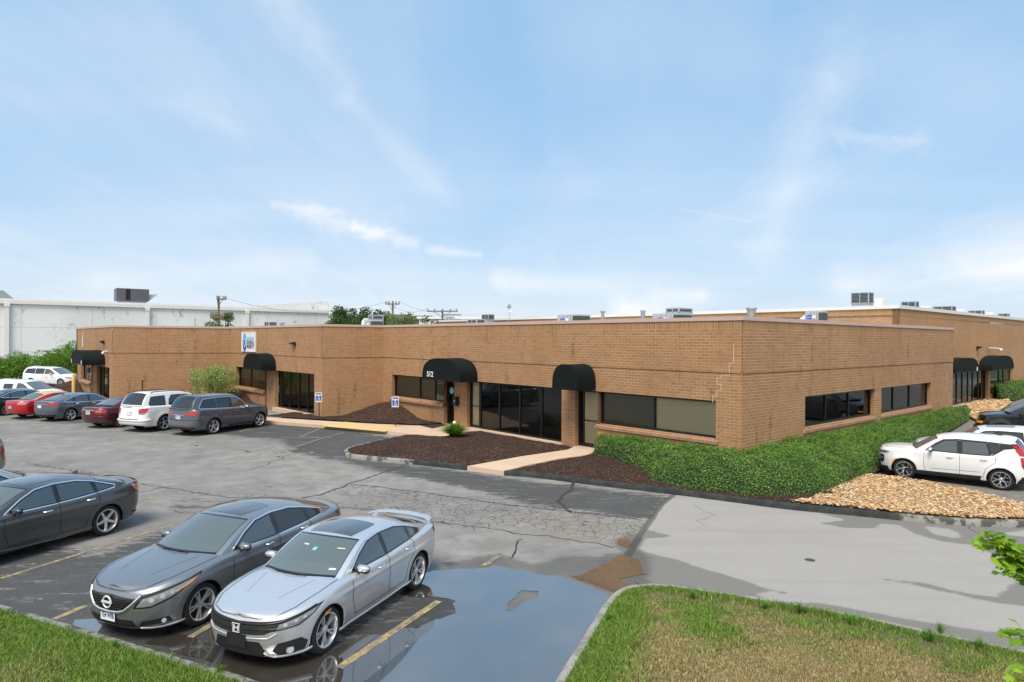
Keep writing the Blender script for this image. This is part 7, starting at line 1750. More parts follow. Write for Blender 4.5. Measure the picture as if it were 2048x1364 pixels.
# pearl white crossover behind it
nS = Vector((dS.y, -dS.x, 0));  nS = nS if nS.y > 0 else -nS
P_PRL = paint('pearl_paint', (.62, .65, .70), .1, .28)
S = suv(4.45, 1.80, 1.60, paint=P_PRL, wheel='ten', roof_glass=1); c = Car(S); q = Vector(loc) + nS * 2.75 - dS * .75
c.build('parked_car', 'pearl white sloping-roof crossover just behind the white boxy hatchback', 'car', P_PRL, tuple(q), math.atan2(dS.y, dS.x), 1.0, 'vehicles nosed into the right-hand hedge'); c.sunroof(2.1, 2.9, .9); c.mirror(1.75, 1.05); c.seams(scl(SUVD, .9, .9)); c.wipers()
# black full-size van
P_BLK = paint('black_paint', (.006, .007, .007), .1, .25)
S = van(5.7, 2.01, 2.08, paint=P_BLK, wheel='five', R=.37, rf=.35, q=3.6); fx, fz = 5.7 / 5.15, 2.08 / 1.75
S['shoulder'] = stretch([(0, .86), (.15, .92), (.7, .97), (1.3, 1.0), (3, 1.03), (5.15, 1.05)], fx, fz); S['deck'] = stretch([(0, .87), (.12, .95), (.6, 1.03), (1.1, 1.08), (5.15, 1.06)], fx, fz)
c = Car(S); q = V(1990, 850, 32.6); dB = (-nR + dR * .0).normalized(); dB = dS
nz = G(1945, 878, 0); q = Vector((nz.x, nz.y, 0)) + nS * 1.15 - dS * 2.75
c.build('parked_van', 'black full-size van with amber front lamps before the tan rocks', 'van', P_BLK, (q.x, q.y, 0), math.atan2(dS.y, dS.x), 1.0, 'vehicles nosed into the right-hand hedge')
c.mirror(1.75, 1.22, 1.6, M_TRIM); c.seams([[(1.65, 1.18), (1.62, .5)], [(2.95, 1.2), (2.95, .4)]]); c.wipers()
for sg in (1, -1): c.patch([(.62, .74), (.62, .84), (1.06, .84), (1.06, .74)], .012, 'headlight', M_AMB, c.root, sg); c.patch([(.60, .86), (.60, 1.0), (.98, 1.0), (.98, .86)], .012, 'headlight', M_GBLK, c.root, sg); c.disc(.78, .93, .04, 'headlight', M_LAMPI, .02)
c.strip([(0, .50), (.7, .50), (1.1, .52)], .20, .06, 'bumper', M_TRIM); c.patch([(-.6, .76), (-.6, .99), (.6, .99), (.6, .76)], .008, 'grille', M_TRIM, c.root)
m_ = MB(); m_.add([(c.X(1.9), .1, 1.36), (c.X(1.9), .55, 1.36), (c.X(2.1), .60, 1.66), (c.X(2.0), .5, 1.55)], [(0, 1, 2, 3)]); m_.build('paper_on_dash', M_WHITE, c.root)

for o in list(COL.objects):
    if o.type == 'EMPTY' and o.name.startswith(('parked_car', 'parked_van')): finish_car(o)
# ================= VEGETATION =================
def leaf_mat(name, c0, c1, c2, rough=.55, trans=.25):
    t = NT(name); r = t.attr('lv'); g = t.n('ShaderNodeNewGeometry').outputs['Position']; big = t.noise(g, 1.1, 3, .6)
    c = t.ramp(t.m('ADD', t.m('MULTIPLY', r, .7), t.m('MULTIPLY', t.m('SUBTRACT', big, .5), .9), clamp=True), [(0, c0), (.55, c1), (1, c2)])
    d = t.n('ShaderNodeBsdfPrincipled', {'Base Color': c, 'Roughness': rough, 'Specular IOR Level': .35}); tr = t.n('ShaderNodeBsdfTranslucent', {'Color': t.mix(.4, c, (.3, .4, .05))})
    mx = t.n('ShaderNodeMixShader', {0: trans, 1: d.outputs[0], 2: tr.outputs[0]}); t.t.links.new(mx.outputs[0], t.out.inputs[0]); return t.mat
def fan(name, pts, nrm, size, seed, shape='leaf', mat=None, parent=None, vals=None, aspect=.55, tilt=.8):
    """many small folded leaf faces, one mesh"""
    rs = np.random.RandomState(seed); n = len(pts); pts = np.asarray(pts, float); nrm = np.asarray(nrm, float)
    nr = nrm + rs.normal(0, tilt, (n, 3)); nr /= np.linalg.norm(nr, axis=1)[:, None] + 1e-9
    a = rs.normal(0, 1, (n, 3)); u = np.cross(nr, a); u /= np.linalg.norm(u, axis=1)[:, None] + 1e-9; v = np.cross(nr, u)
    sz = (size * rs.uniform(.6, 1.35, n))[:, None]; w = sz * aspect
    A = pts - u * sz * .5; B = pts + v * w * .5 + nr * sz * .12; C = pts + u * sz * .5; D = pts - v * w * .5 + nr * sz * .12
    co = np.stack([A, B, C, D], 1).reshape(-1, 3); me = bpy.data.meshes.new(name)
    i = np.arange(n) * 4; tri = np.stack([i, i + 1, i + 2, i, i + 2, i + 3], 1).reshape(-1).astype(np.int32)
    me.vertices.add(len(co)); me.vertices.foreach_set('co', co.astype(np.float32).ravel()); me.loops.add(len(tri)); me.loops.foreach_set('vertex_index', tri); me.polygons.add(2 * n); me.polygons.foreach_set('loop_start', np.arange(0, 6 * n, 3, dtype=np.int32)); me.update(calc_edges=True)
    lv = np.repeat(rs.uniform(0, 1, n) if vals is None else vals, 4); at = me.attributes.new('lv', 'FLOAT', 'POINT'); at.data.foreach_set('value', lv.astype(np.float32))
    return link(name, me, mat, parent)
M_HEDGE = leaf_mat('hedge_leaf', (.055, .125, .016), (.16, .31, .05), (.36, .55, .13), .45)
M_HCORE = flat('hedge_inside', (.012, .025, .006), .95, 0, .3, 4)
hf = [xy(G(1184, 913, .1)), xy(G(1215, 920, .1)), xy(G(1285, 945, .1)), xy(G(1305, 968, .1)), xy(G(1400, 984, .1)), xy(G(1520, 998, .1)), xy(G(1640, 998, .1)), xy(G(1725, 962, .1)), xy(G(1752, 938, .1)), xy(G(1852, 889, .1)), xy(G(1935, 840, .1)), xy(G(1942, 824, .1))]
hb = [wallpt(wA, xa[6] + .05, -.03), wallpt(wA, xa[6] + .3, -.03), wallpt(wA, (xa[6] + xa[7]) / 2, -.03), wallpt(wA, xa[7], -.03), wallpt(wA, wA.L - .2, -.03), xy(P0 + Vector((.0, -.08, 0))), wallpt(wR, .2, -.03), wallpt(wR, r1[0], -.03), wallpt(wR, r1[1], -.03), wallpt(wR, r2[1], -.03), wallpt(wR, wR.L - .1, -.03), wallpt(wR, wR.L + .3, -.03)]
def rematch(P, Q, n=40):
    """resample both lines so that equal indices correspond"""
    o1, o2 = [], []
    for i in range(len(P) - 1):
        for k in range(6):
            f = k / 6; o1.append((P[i][0] + (P[i + 1][0] - P[i][0]) * f, P[i][1] + (P[i + 1][1] - P[i][1]) * f)); o2.append((Q[i][0] + (Q[i + 1][0] - Q[i][0]) * f, Q[i][1] + (Q[i + 1][1] - Q[i][1]) * f))
    return o1 + [P[-1]], o2 + [Q[-1]]
def hedge2(front, back, hts, name, label, **k):
    F, B = rematch(front, back); return ruled_idx(F, B, hts, name, label, **k)
def ruled_idx(F, B, hts, name, label, leafsize=.046, dens=900, seed=1, mat=M_HEDGE, group=None, z0=.1, prof=None, ends=3):
    n = len(F) - 1; prof = prof or [(0, 1.0), (.25, 1.02), (.5, .97), (.7, .84), (.85, .62), (.95, .34), (1, 0)]; pu = np.linspace(0, 1, 15); pz = np.interp(pu, [p[0] for p in prof], [p[1] for p in prof]); g = np.zeros((n + 1, 15, 3))
    for i in range(n + 1):
        h = float(np.interp(i / n, np.linspace(0, 1, len(hts)), hts)); e = min(1, (min(i, n - i) + .3) / ends); e = math.sqrt(max(0, 1 - (1 - e) ** 2))
        for j in range(15):
            x = B[i][0] + (F[i][0] - B[i][0]) * pu[j]; y = B[i][1] + (F[i][1] - B[i][1]) * pu[j]; nz = noise.noise((x * 1.3, y * 1.3, seed)) * .20 + noise.noise((x * 4, y * 4, seed)) * .10
            g[i, j] = (x, y, z0 + max(0, (h * pz[j]) * (.3 + .7 * e) + nz * (pz[j] > .02)))
    th = empty(name, (float(g[:, :, 0].mean()), float(g[:, :, 1].mean()), 0), 0, label, 'hedge', group)
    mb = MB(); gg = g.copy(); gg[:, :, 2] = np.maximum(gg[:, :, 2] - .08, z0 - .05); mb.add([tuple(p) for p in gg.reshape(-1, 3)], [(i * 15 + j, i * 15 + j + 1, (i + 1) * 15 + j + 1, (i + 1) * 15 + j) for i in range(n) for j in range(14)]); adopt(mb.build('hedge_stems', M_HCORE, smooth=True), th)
    rs = np.random.RandomState(seed); a, b, c, d = g[:-1, :-1], g[1:, :-1], g[1:, 1:], g[:-1, 1:]; nr = np.cross(b - a, d - a); ar = np.linalg.norm(nr, axis=2); tot = ar.sum(); N_ = int(tot * dens); idx = rs.choice(ar.size, N_, p=(ar / tot).ravel()); i, j = np.unravel_index(idx, ar.shape); u, v = rs.uniform(0, 1, (2, N_, 1))
    P = a[i, j] * (1 - u) * (1 - v) + b[i, j] * u * (1 - v) + c[i, j] * u * v + d[i, j] * (1 - u) * v; nn = nr[i, j] / (ar[i, j][:, None] + 1e-9); nn *= np.sign(nn[:, 2:3] + 1e-6)
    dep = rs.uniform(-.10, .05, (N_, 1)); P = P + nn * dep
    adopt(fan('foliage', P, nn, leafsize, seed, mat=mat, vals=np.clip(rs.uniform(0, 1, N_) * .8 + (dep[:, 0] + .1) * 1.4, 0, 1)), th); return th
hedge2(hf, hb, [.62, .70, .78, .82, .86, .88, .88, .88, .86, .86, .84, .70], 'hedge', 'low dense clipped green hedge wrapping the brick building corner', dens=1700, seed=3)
# hedge by the far window of the tall block
h2f = [xy(G(p, q, .1)) for p, q in ((1992, 797), (2000, 802), (2030, 800), (2060, 790), (2120, 778))]; h2b = [wallpt(wTE, s_, -.05) for s_ in (xt2[0] - .1, xt2[0] + .8, xt2[0] + 2.6, xt2[0] + 5, xt2[0] + 9)]
hedge2(h2f, h2b, [1.0, 1.15, 1.2, 1.2], 'hedge', 'distant clipped green hedge under the far right window', dens=380, seed=5, leafsize=.09)
# blobs of leaves for shrubs and crowns
def crown_pts(centres, n, rs, shell=.55):
    w = np.array([c[3] ** 2 for c in centres]); idx = rs.choice(len(centres), n, p=w / w.sum()); d = rs.normal(0, 1, (n, 3)); d /= np.linalg.norm(d, axis=1)[:, None]; r = rs.uniform(shell, 1.0, n) ** .6
    C = np.array([c[:3] for c in centres])[idx]; R__ = np.array([c[3] for c in centres])[idx]; sq = np.array([(c[4] if len(c) > 4 else .85) for c in centres])[idx]
    P = C + d * (R__ * r)[:, None] * np.stack([np.ones(n), np.ones(n), sq], 1); return P, d, r
M_SHRUB = leaf_mat('bright_shrub_leaf', (.045, .12, .010), (.14, .29, .022), (.32, .52, .06), .5)
M_VAR = leaf_mat('variegated_leaf', (.12, .20, .045), (.36, .48, .15), (.68, .72, .36), .55)
M_TREE = leaf_mat('tree_leaf', (.018, .045, .010), (.045, .105, .02), (.10, .19, .04), .5)
M_TREE2 = leaf_mat('pale_tree_leaf', (.05, .10, .02), (.12, .20, .05), (.22, .33, .09), .5)
M_BARK = flat('bark', (.10, .075, .05), .95, 0, .4, 8)
def shrub(c, rx, h, label, leaf, nleaf, seed, mat, name='shrub', cat='shrub', group=None, lobes=14, spread=1.0, core=True, dirx=None, lift=0.0):
    rs = np.random.RandomState(seed); cs = []
    for k in range(lobes):
        a = rs.uniform(0, 6.28); r = rs.uniform(0, .72) ** .7 * rx; z = rs.uniform(.25, .82) * h * (1 - .45 * (r / rx) ** 2); rr = rs.uniform(.26, .42) * min(rx, h) * spread
        cs.append((c[0] + r * math.cos(a), c[1] + r * math.sin(a), c[2] + lift + z, rr))
    th = empty(name, (c[0], c[1], c[2]), 0, label, cat, group); P, d, r = crown_pts(cs, nleaf, rs); P[:, 2] = np.maximum(P[:, 2], c[2] + .03)
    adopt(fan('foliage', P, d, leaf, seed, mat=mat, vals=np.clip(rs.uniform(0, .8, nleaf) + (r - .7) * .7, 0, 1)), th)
    st = MB()
    for k in range(5):
        a = rs.uniform(0, 6.28); q = cs[k]; st.tube([(c[0] + .05 * math.cos(a), c[1] + .05 * math.sin(a), c[2] - .05), ((c[0] + q[0]) / 2, (c[1] + q[1]) / 2, (c[2] + q[2]) / 2 + .05), q[:3]], [.03, .022, .01], 5)
    adopt(st.build('stems', M_BARK), th); return th
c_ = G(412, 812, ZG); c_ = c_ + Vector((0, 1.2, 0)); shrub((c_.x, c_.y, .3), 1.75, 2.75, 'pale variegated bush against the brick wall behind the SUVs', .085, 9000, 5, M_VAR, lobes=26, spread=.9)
# the green thicket on the left: separate shrubs
for i, (px, pt, D, rx, l_) in enumerate(((135, 690, 66, 3.4, 'tall bright green shrub touching the far left end of the brick building'), (95, 704, 66, 3.2, 'bright green shrub above the white minivan roof'), (52, 707, 67, 3.2, 'bright green shrub above the back of the white minivan'), (10, 710, 66, 3.3, 'bright green shrub nearest the left edge of the thicket'), (-30, 712, 66, 3.2, 'green shrub just outside the left edge of the thicket'))):
    p = V(px, pt, D); shrub((p.x, p.y, 0), rx, p.z + .2, l_, .17, 6500, 40 + i, M_SHRUB, group='shrubs along the grey warehouse', lobes=30, spread=.8)
shrub(tuple(V(146, 676, 68).to_2d()) + (0,), 2.2, V(146, 676, 68).z + .1, 'tallest green shrub rising against the warehouse beside the brick corner', .16, 4500, 61, M_SHRUB, group='shrubs along the grey warehouse', lobes=22)
# tuft of ornamental grass
def tuft(c, r, h, n, seed, label, mat, name='grass_tuft', cat='grass tuft', wd=.012, group=None):
    rs = random.Random(seed); mb = MB()
    for k in range(n):
        a = rs.uniform(0, 6.28); L = h * rs.uniform(.6, 1.1); b = rs.uniform(.1, 1.0) * r; bx, by = c[0] + .12 * r * math.cos(a * 3.3), c[1] + .12 * r * math.sin(a * 3.3); ca, sa = math.cos(a), math.sin(a); pts = [(bx, by, c[2])]
        for t in (.35, .7, 1.0): pts.append((bx + ca * b * t ** 1.5, by + sa * b * t ** 1.5, c[2] + L * (t - .45 * (b / r) * t ** 3)))
        vs = []
        for i, p in enumerate(pts):
            w = wd * (1 - i / 3.2); vs += [(p[0] - sa * w, p[1] + ca * w, p[2]), (p[0] + sa * w, p[1] - ca * w, p[2])]
        mb.add(vs, [(2 * i, 2 * i + 1, 2 * i + 3, 2 * i + 2) for i in range(3)])
    me = mb.mesh(name); at = me.attributes.new('lv', 'FLOAT', 'POINT'); at.data.foreach_set('value', np.repeat(np.random.RandomState(seed).uniform(.2, 1, n), 8).astype(np.float32))
    o = link(name, me, mat); return tag(o, label, cat, group)
M_TUFT = leaf_mat('tuft_blade', (.05, .12, .012), (.13, .30, .03), (.28, .50, .08), .5)
c_ = G(909, 876, .2); tuft((c_.x, c_.y, .2), .80, .72, 2600, 4, 'bright green ornamental grass tuft in the mulch before the 512 door', M_TUFT)
# ---------------- lawns ----------------
LAWN1 = inset(K3, -.12)
LAWN1 = LAWN1 + [(12, 3), (-.5, 3)]
LAWN2 = [(-14, 6.2)] + inset(K4, -.13) + [(-2.2, 3), (-14, 3)]
def lawn_mat():
    t = NT('lawn_soil'); g = t.n('ShaderNodeNewGeometry').outputs['Position']; a = t.noise(g, .9, 5, .65); f = t.noise(g, 40, 4, .8)
    c = t.mix(t.sm(a, .38, .62), (.10, .13, .035), (.33, .25, .12)); c = t.mix(t.m('MULTIPLY', f, .7), c, (.05, .045, .02)); soil = t.m('SUBTRACT', 1.0, t.sm(t.m('ADD', t.attr('edge'), t.m('MULTIPLY', a, -.35)), -.1, .1))
    c = t.mix(t.m('MULTIPLY', soil, .8), c, (.12, .095, .07)); p = t.principled(Base_Color=c, Roughness=.95); t.set(p.inputs['Normal'], t.bump(f, 1, .03)); return t.mat
M_LAWN = lawn_mat()
M_BLADE = None
def blade_mat():
    t = NT('grass_blade'); v = t.attr('lv'); d = t.attr('dry'); c = t.ramp(v, [(0, (.06, .15, .018)), (.5, (.15, .29, .035)), (1, (.30, .45, .08))]); e = t.ramp(v, [(0, (.28, .20, .09)), (.6, (.50, .39, .19)), (1, (.66, .55, .31))]); c = t.mix(d, c, e)
    a = t.n('ShaderNodeBsdfPrincipled', {'Base Color': c, 'Roughness': .6, 'Specular IOR Level': .25}); b = t.n('ShaderNodeBsdfTranslucent', {'Color': c}); m_ = t.n('ShaderNodeMixShader', {0: .25, 1: a.outputs[0], 2: b.outputs[0]}); t.t.links.new(m_.outputs[0], t.out.inputs[0]); return t.mat
M_BLADE = blade_mat()
def fb(x, y, s, sc):  # vectorised soft noise from a few rotated waves
    r = np.zeros_like(x); rs = np.random.RandomState(s)
    for k in range(14):
        a = rs.uniform(0, 6.28); f = sc * rs.uniform(.5, 2.4); r += np.sin((x * math.cos(a) + y * math.sin(a)) * f + rs.uniform(0, 6.28)) / (1 + .35 * k)
    return r / 3.2
def lawn(poly, zf, seed, label_base, dens, dryf, box):
    bed(poly, 'lawn', M_LAWN, lambda x, y, d: zf(x, y) + .02 * noise.noise((x * 3, y * 3, 5)), step=.25)
    o = COL.objects[-1]; me = o.data; xs = np.array([v.co.x for v in me.vertices]); ys = np.array([v.co.y for v in me.vertices]); e = -sdf(poly, xs, ys); at = me.attributes.new('edge', 'FLOAT', 'POINT'); at.data.foreach_set('value', e.astype(np.float32))
    rs = np.random.RandomState(seed); n = int((box[1] - box[0]) * (box[3] - box[2]) * dens); x = rs.uniform(box[0], box[1], n); y = rs.uniform(box[2], box[3], n); e = -sdf(poly, x, y); px = x / y * FPX + CX
    k = (e > .03) & (px > -520) & (px < 2500); D = np.sqrt(x * x + y * y)
    x, y, e = x[k], y[k], e[k]; cl = fb(x, y, seed, 3.0); dry = dryf(x, y, e, cl); bare = dryf(x, y, e, cl, True); keep = rs.uniform(0, 1, len(x)) > bare; x, y, e, cl, dry = x[keep], y[keep], e[keep], cl[keep], dry[keep]; n = len(x)
    h = (.045 + .03 * np.clip(cl, -1, 1) + .035 * np.exp(-e / .25)) * rs.uniform(.5, 1.5, n); h *= np.where(dry > .6, .62, 1.0); h = np.maximum(h, .02)
    a = rs.uniform(0, 6.28, n); ln = h * rs.uniform(.2, 1.1, n); w = rs.uniform(.003, .0065, n); z = np.array([zf(a_, b_) for a_, b_ in zip(x, y)]); ca, sa = np.cos(a), np.sin(a); b = rs.uniform(0, 6.28, n); wx, wy = np.cos(b) * w, np.sin(b) * w
    V0 = np.stack([x - wx, y - wy, z], 1); V1 = np.stack([x + wx, y + wy, z], 1); V2 = np.stack([x + ca * ln * .35 + wx * .7, y + sa * ln * .35 + wy * .7, z + h * .6], 1); V3 = np.stack([x + ca * ln * .35 - wx * .7, y + sa * ln * .35 - wy * .7, z + h * .6], 1); V4 = np.stack([x + ca * ln, y + sa * ln, z + h], 1)
    co = np.stack([V0, V1, V2, V3, V4], 1).reshape(-1, 3).astype(np.float32); i = np.arange(n) * 5; li = np.stack([i, i + 1, i + 2, i + 3, i + 3, i + 2, i + 4], 1).ravel().astype(np.int32); ls = np.stack([np.arange(n) * 7, np.arange(n) * 7 + 4], 1).ravel().astype(np.int32)
    me = bpy.data.meshes.new('grass'); me.vertices.add(len(co)); me.vertices.foreach_set('co', co.ravel()); me.loops.add(len(li)); me.loops.foreach_set('vertex_index', li); me.polygons.add(2 * n); me.polygons.foreach_set('loop_start', ls); me.update(calc_edges=True)
    for nm, vv in (('lv', rs.uniform(0, 1, n)), ('dry', np.clip(dry + rs.uniform(-.35, .35, n), 0, 1))):
        at = me.attributes.new(nm, 'FLOAT', 'POINT'); at.data.foreach_set('value', np.repeat(vv, 5).astype(np.float32))
    tag(link('grass', me, M_BLADE), label_base, 'grass', kind='stuff')
def dry1(x, y, e, cl, bare=False):
    if bare: return np.clip(.85 * np.exp(-((e - .35) / .22) ** 2) * (x > 2.2) * (x < 6.5), 0, .9) + .45 * (fb(x, y, 77, 2.2) > .75)
    d = np.clip(.78 + 1.0 * fb(x, y, 13, 1.5) + .6 * fb(x, y, 31, 5.0), 0, 1); d *= np.clip((e - .15) / .5, 0, 1); d *= np.where(x < 2.2, np.clip((e - .5) / .6, 0, 1), 1.0); return d
def dry2(x, y, e, cl, bare=False):
    if bare: return .35 * (fb(x, y, 5, 2.0) > .8)
    return np.clip(.22 + .85 * fb(x, y, 23, 1.3), 0, .9) * np.clip((e - .2) / .5, 0, 1)
lawn(LAWN1, lambda x, y: .11, 9, 'patchy green and straw-dry lawn inside the right kerb', 6500, dry1, (.3, 12.5, 7.0, 11.6))
lawn(LAWN2, lambda x, y: .11, 10, 'mown green lawn in the lower left corner', 6500, dry2, (-12.5, -2, 7.0, 13.5))
# weeds in the kerb joint
WL = ['small weed tuft left of the dirt patch on the right kerb', 'tiny weed tuft at the middle of the dirt patch', 'spreading weed tuft just right of the dirt patch', 'weed tuft halfway along the right kerb', 'larger of two neighbouring weed tufts near the right end of the kerb', 'shorter weed touching the larger tuft near the right kerb end', 'weed tuft on the kerb closest to the right edge', 'weed tuft on the kerb bend beside the puddle', 'weed tuft on the left kerb before the dark grey sedan', 'slim weed on the left kerb before the silver sedan']
for i, (px, py, r, h) in enumerate(((1385, 1197, .16, .16), (1530, 1216, .14, .12), (1600, 1226, .22, .2), (1700, 1248, .22, .2), (1860, 1282, .2, .22), (1880, 1268, .18, .2), (1960, 1298, .2, .2), (1220, 1240, .16, .15), (230, 1302, .1, .2), (440, 1350, .1, .16))):
    c_ = G(px, py, .12); tuft((c_.x, c_.y, .12), r, h, 90, 300 + i, WL[i], M_TUFT, 'weed', 'weed', .006, 'weed tufts along the kerbs')
# ---------------- tan rock beds ----------------
def rock_mat():
    t = NT('river_rock'); v = t.attr('lv'); g = t.n('ShaderNodeNewGeometry').outputs['Position']; c = t.ramp(v, [(0, (.18, .10, .05)), (.3, (.38, .22, .10)), (.6, (.52, .34, .16)), (.85, (.60, .45, .27)), (1, (.74, .66, .54))]); c = t.mix(t.m('MULTIPLY', t.noise(g, 22, 4, .7), .5), c, t.mix(.5, c, (.35, .2, .1)))
    t.principled(Base_Color=c, Roughness=.8, Specular_IOR_Level=.3); return t.mat
M_ROCK = rock_mat()
def rocks(poly, name, label, dens, sz, seed, zf):
    bm = bmesh.new(); bmesh.ops.create_icosphere(bm, subdivisions=1, radius=1); bv = np.array([v.co[:] for v in bm.verts]); bf = np.array([[v.index for v in f.verts] for f in bm.faces]); bm.free(); P = PA(poly); rs = np.random.RandomState(seed); x0, y0 = P.min(0); x1, y1 = P.max(0); n = int((x1 - x0) * (y1 - y0) * dens); x, y = rs.uniform(x0, x1, n), rs.uniform(y0, y1, n); k = -sdf(poly, x, y) > .02; x, y = x[k], y[k]; n = len(x)
    s = sz * rs.uniform(.45, 1.3, n); sc = np.stack([s, s * rs.uniform(.6, .95, n), s * rs.uniform(.35, .55, n)], 1); a = rs.uniform(0, 6.28, n); jit = 1 + rs.uniform(-.2, .2, (n, len(bv), 1)); q = bv[None] * jit * sc[:, None, :]; ca, sa = np.cos(a)[:, None], np.sin(a)[:, None]
    X_ = q[..., 0] * ca - q[..., 1] * sa; Y_ = q[..., 0] * sa + q[..., 1] * ca; z = np.array([zf(a_, b_) for a_, b_ in zip(x, y)]) + rs.uniform(0, .05, n); co = np.stack([X_ + x[:, None], Y_ + y[:, None], q[..., 2] + z[:, None]], 2).reshape(-1, 3).astype(np.float32); F = (bf[None] + (np.arange(n) * len(bv))[:, None, None]).reshape(-1).astype(np.int32)
    me = bpy.data.meshes.new(name); me.vertices.add(len(co)); me.vertices.foreach_set('co', co.ravel()); me.loops.add(len(F)); me.loops.foreach_set('vertex_index', F); me.polygons.add(len(F) // 3); me.polygons.foreach_set('loop_start', np.arange(0, len(F), 3, dtype=np.int32)); me.polygons.foreach_set('use_smooth', np.ones(len(F) // 3, bool)); me.update(calc_edges=True)
    at = me.attributes.new('lv', 'FLOAT', 'POINT'); at.data.foreach_set('value', np.repeat(rs.uniform(0, 1, n), len(bv)).astype(np.float32)); tag(link(name, me, M_ROCK), label, 'rocks', kind='stuff')
RB = [xy(G(p, q, .12)) for p, q in ((1618, 1003), (1665, 980), (1731, 953), (1790, 958), (1860, 969), (1925, 982), (1990, 998), (2060, 1016), (2160, 1030), (2260, 1036))] + inset(K2b, .15)[::-1] + inset(K2[-3:], .15)[::-1]
M_TANS = flat('tan_gravel_base', (.30, .20, .11), .95, 0, .4, 6)
def rz_(x, y): return .14
bed(RB, 'rock_bed_base', M_TANS, lambda x, y, d: .08 + .1 * (1 - math.exp(-d / .5)) + .05, step=.4)
rocks(RB, 'river_rocks', 'tan and cream river rocks filling the bed beside the white hatchback', 760, .047, 4, lambda x, y: .18)
RB2 = [xy(G(p, q, .1)) for p, q in ((1914, 808), (1973, 800), (2012, 797), (2022, 806), (1990, 828), (1965, 845), (1935, 832))]
bed(RB2, 'rock_bed_base', M_TANS, lambda x, y, d: .10, step=1.0); rocks(RB2, 'river_rocks', 'far bed of brown river rocks before the tall block storefront', 90, .13, 8, lambda x, y: .13)
# ---------------- maple at the right edge ----------------
def maple():
    th = empty('maple_tree', (5.6, 5.0, .1), 0, 'young maple whose bright green leaf sprays enter at the right edge', 'tree'); M_ML = leaf_mat('maple_leaf', (.16, .32, .015), (.32, .52, .035), (.55, .72, .10), .45, .5); tr = MB(); tr.tube([(5.6, 5.0, .05), (5.55, 5.05, 1.0), (5.5, 5.1, 2.2), (5.52, 5.1, 2.9)], [.06, .05, .035, .015], 8)
    lobes = [(0, -.1), (.18, -.22), (.42, -.18), (.36, .02), (.52, .18), (.26, .26), (.20, .52), (.06, .42), (0, .72)]; out_ = lobes + [(-x, y) for x, y in lobes[-2:0:-1]]; mb = MB(); rs = random.Random(5); lv = []
    def leaf(p, s, yaw):
        M = Matrix.Translation(p) @ Matrix.Rotation(yaw, 4, 'Z') @ Matrix.Rotation(R_(rs.uniform(-35, 25)), 4, 'X') @ Matrix.Rotation(R_(rs.uniform(-40, 40)), 4, 'Y'); n = len(out_); vs = [M @ Vector((x * s, y * s, -abs(x) * s * .25)) for x, y in out_] + [M @ Vector((0, .1 * s, .01))]; mb.add(vs, [(i, (i + 1) % n, n) for i in range(n)]); lv.extend([rs.random()] * (n + 1))
    def spray(a, b, k, s):
        a, b = Vector(a), Vector(b); tr.tube([a, a.lerp(b, .5) + Vector((0, 0, .04)), b], [.012, .008, .003], 5)
        for i in range(k):
            f = (i + 1) / k; q = a.lerp(b, f) + Vector((0, 0, .04 * 4 * f * (1 - f))); leaf(q + Vector((rs.uniform(-.09, .09), rs.uniform(-.09, .09), rs.uniform(-.09, .05))), s * rs.uniform(.8, 1.25), rs.uniform(0, 6.28))
    q1, q2 = V(1978, 1070, 5.1), V(2150, 1190, 5.2); spray(q2, q1, 150, .115); spray(V(2120, 1180, 5.2), V(2000, 1125, 5.05), 70, .105)
    spray(V(2130, 1345, 5.0), V(2022, 1260, 4.9), 44, .11); spray(V(2140, 1400, 4.9), V(2025, 1330, 4.8), 26, .10); spray(V(2140, 1400, 4.9), V(2040, 1360, 4.8), 20, .10)
    for k in range(40):
        a = rs.uniform(-1.2, 1.7); r = rs.uniform(.5, 1.1); p = (5.5 + r * math.cos(a), 5.1 + r * math.sin(a), rs.uniform(1.4, 3.0)); spray((5.53, 5.08, max(1.1, p[2] - .6)), p, 9, .09)
    for b_ in (q2, V(2130, 1345, 5.0), V(2140, 1400, 4.9)): tr.tube([(5.53, 5.08, b_.z - .5), b_], [.02, .012], 6)
    adopt(tr.build('trunk', M_BARK, sharp=1), th); me = mb.mesh('crown'); at = me.attributes.new('lv', 'FLOAT', 'POINT'); at.data.foreach_set('value', np.array(lv, np.float32)); adopt(link('crown', me, M_ML), th)
maple()
# ---------------- background ----------------
def tree(px, pytop, D, rx, label, mat, seed, n=5000, leaf=.3, name='tree', z0=0.0, lobes=26):
    p = V(px, pytop, D); H = p.z; rs = np.random.RandomState(seed); cs = []
    for k in range(lobes):
        a = rs.uniform(0, 6.28); f = rs.uniform(.3, .95); r = rs.uniform(0, 1) ** .6 * rx * math.sqrt(max(.05, 1 - (2 * f - 1.05) ** 2)) ; cs.append((p.x + r * math.cos(a), p.y + r * math.sin(a), f * H, rs.uniform(.22, .36) * rx))
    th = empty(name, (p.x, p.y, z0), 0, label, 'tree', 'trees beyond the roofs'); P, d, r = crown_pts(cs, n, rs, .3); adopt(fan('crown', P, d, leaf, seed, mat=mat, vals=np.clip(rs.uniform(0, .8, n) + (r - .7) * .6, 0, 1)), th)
    t = MB(); t.tube([(p.x, p.y, 0), (p.x, p.y, H * .3), (p.x + .2, p.y, H * .75)], [.3, .22, .06], 7)
    for q in cs[:7]: t.tube([(p.x, p.y, H * .35), ((p.x + q[0]) / 2, (p.y + q[1]) / 2, (H * .35 + q[2]) / 2 + .3), q[:3]], [.12, .08, .03], 5)
    adopt(t.build('trunk', M_BARK), th)
tree(678, 615, 90, 3.6, 'dark green tree right beside the grey warehouse corner', M_TREE, 1); tree(723, 614, 95, 3.0, 'dark tree with a pointed top, second from the warehouse', M_TREE, 2); tree(749, 612, 96, 3.2, 'dark tree with two tops right of the pointed one', M_TREE, 3)
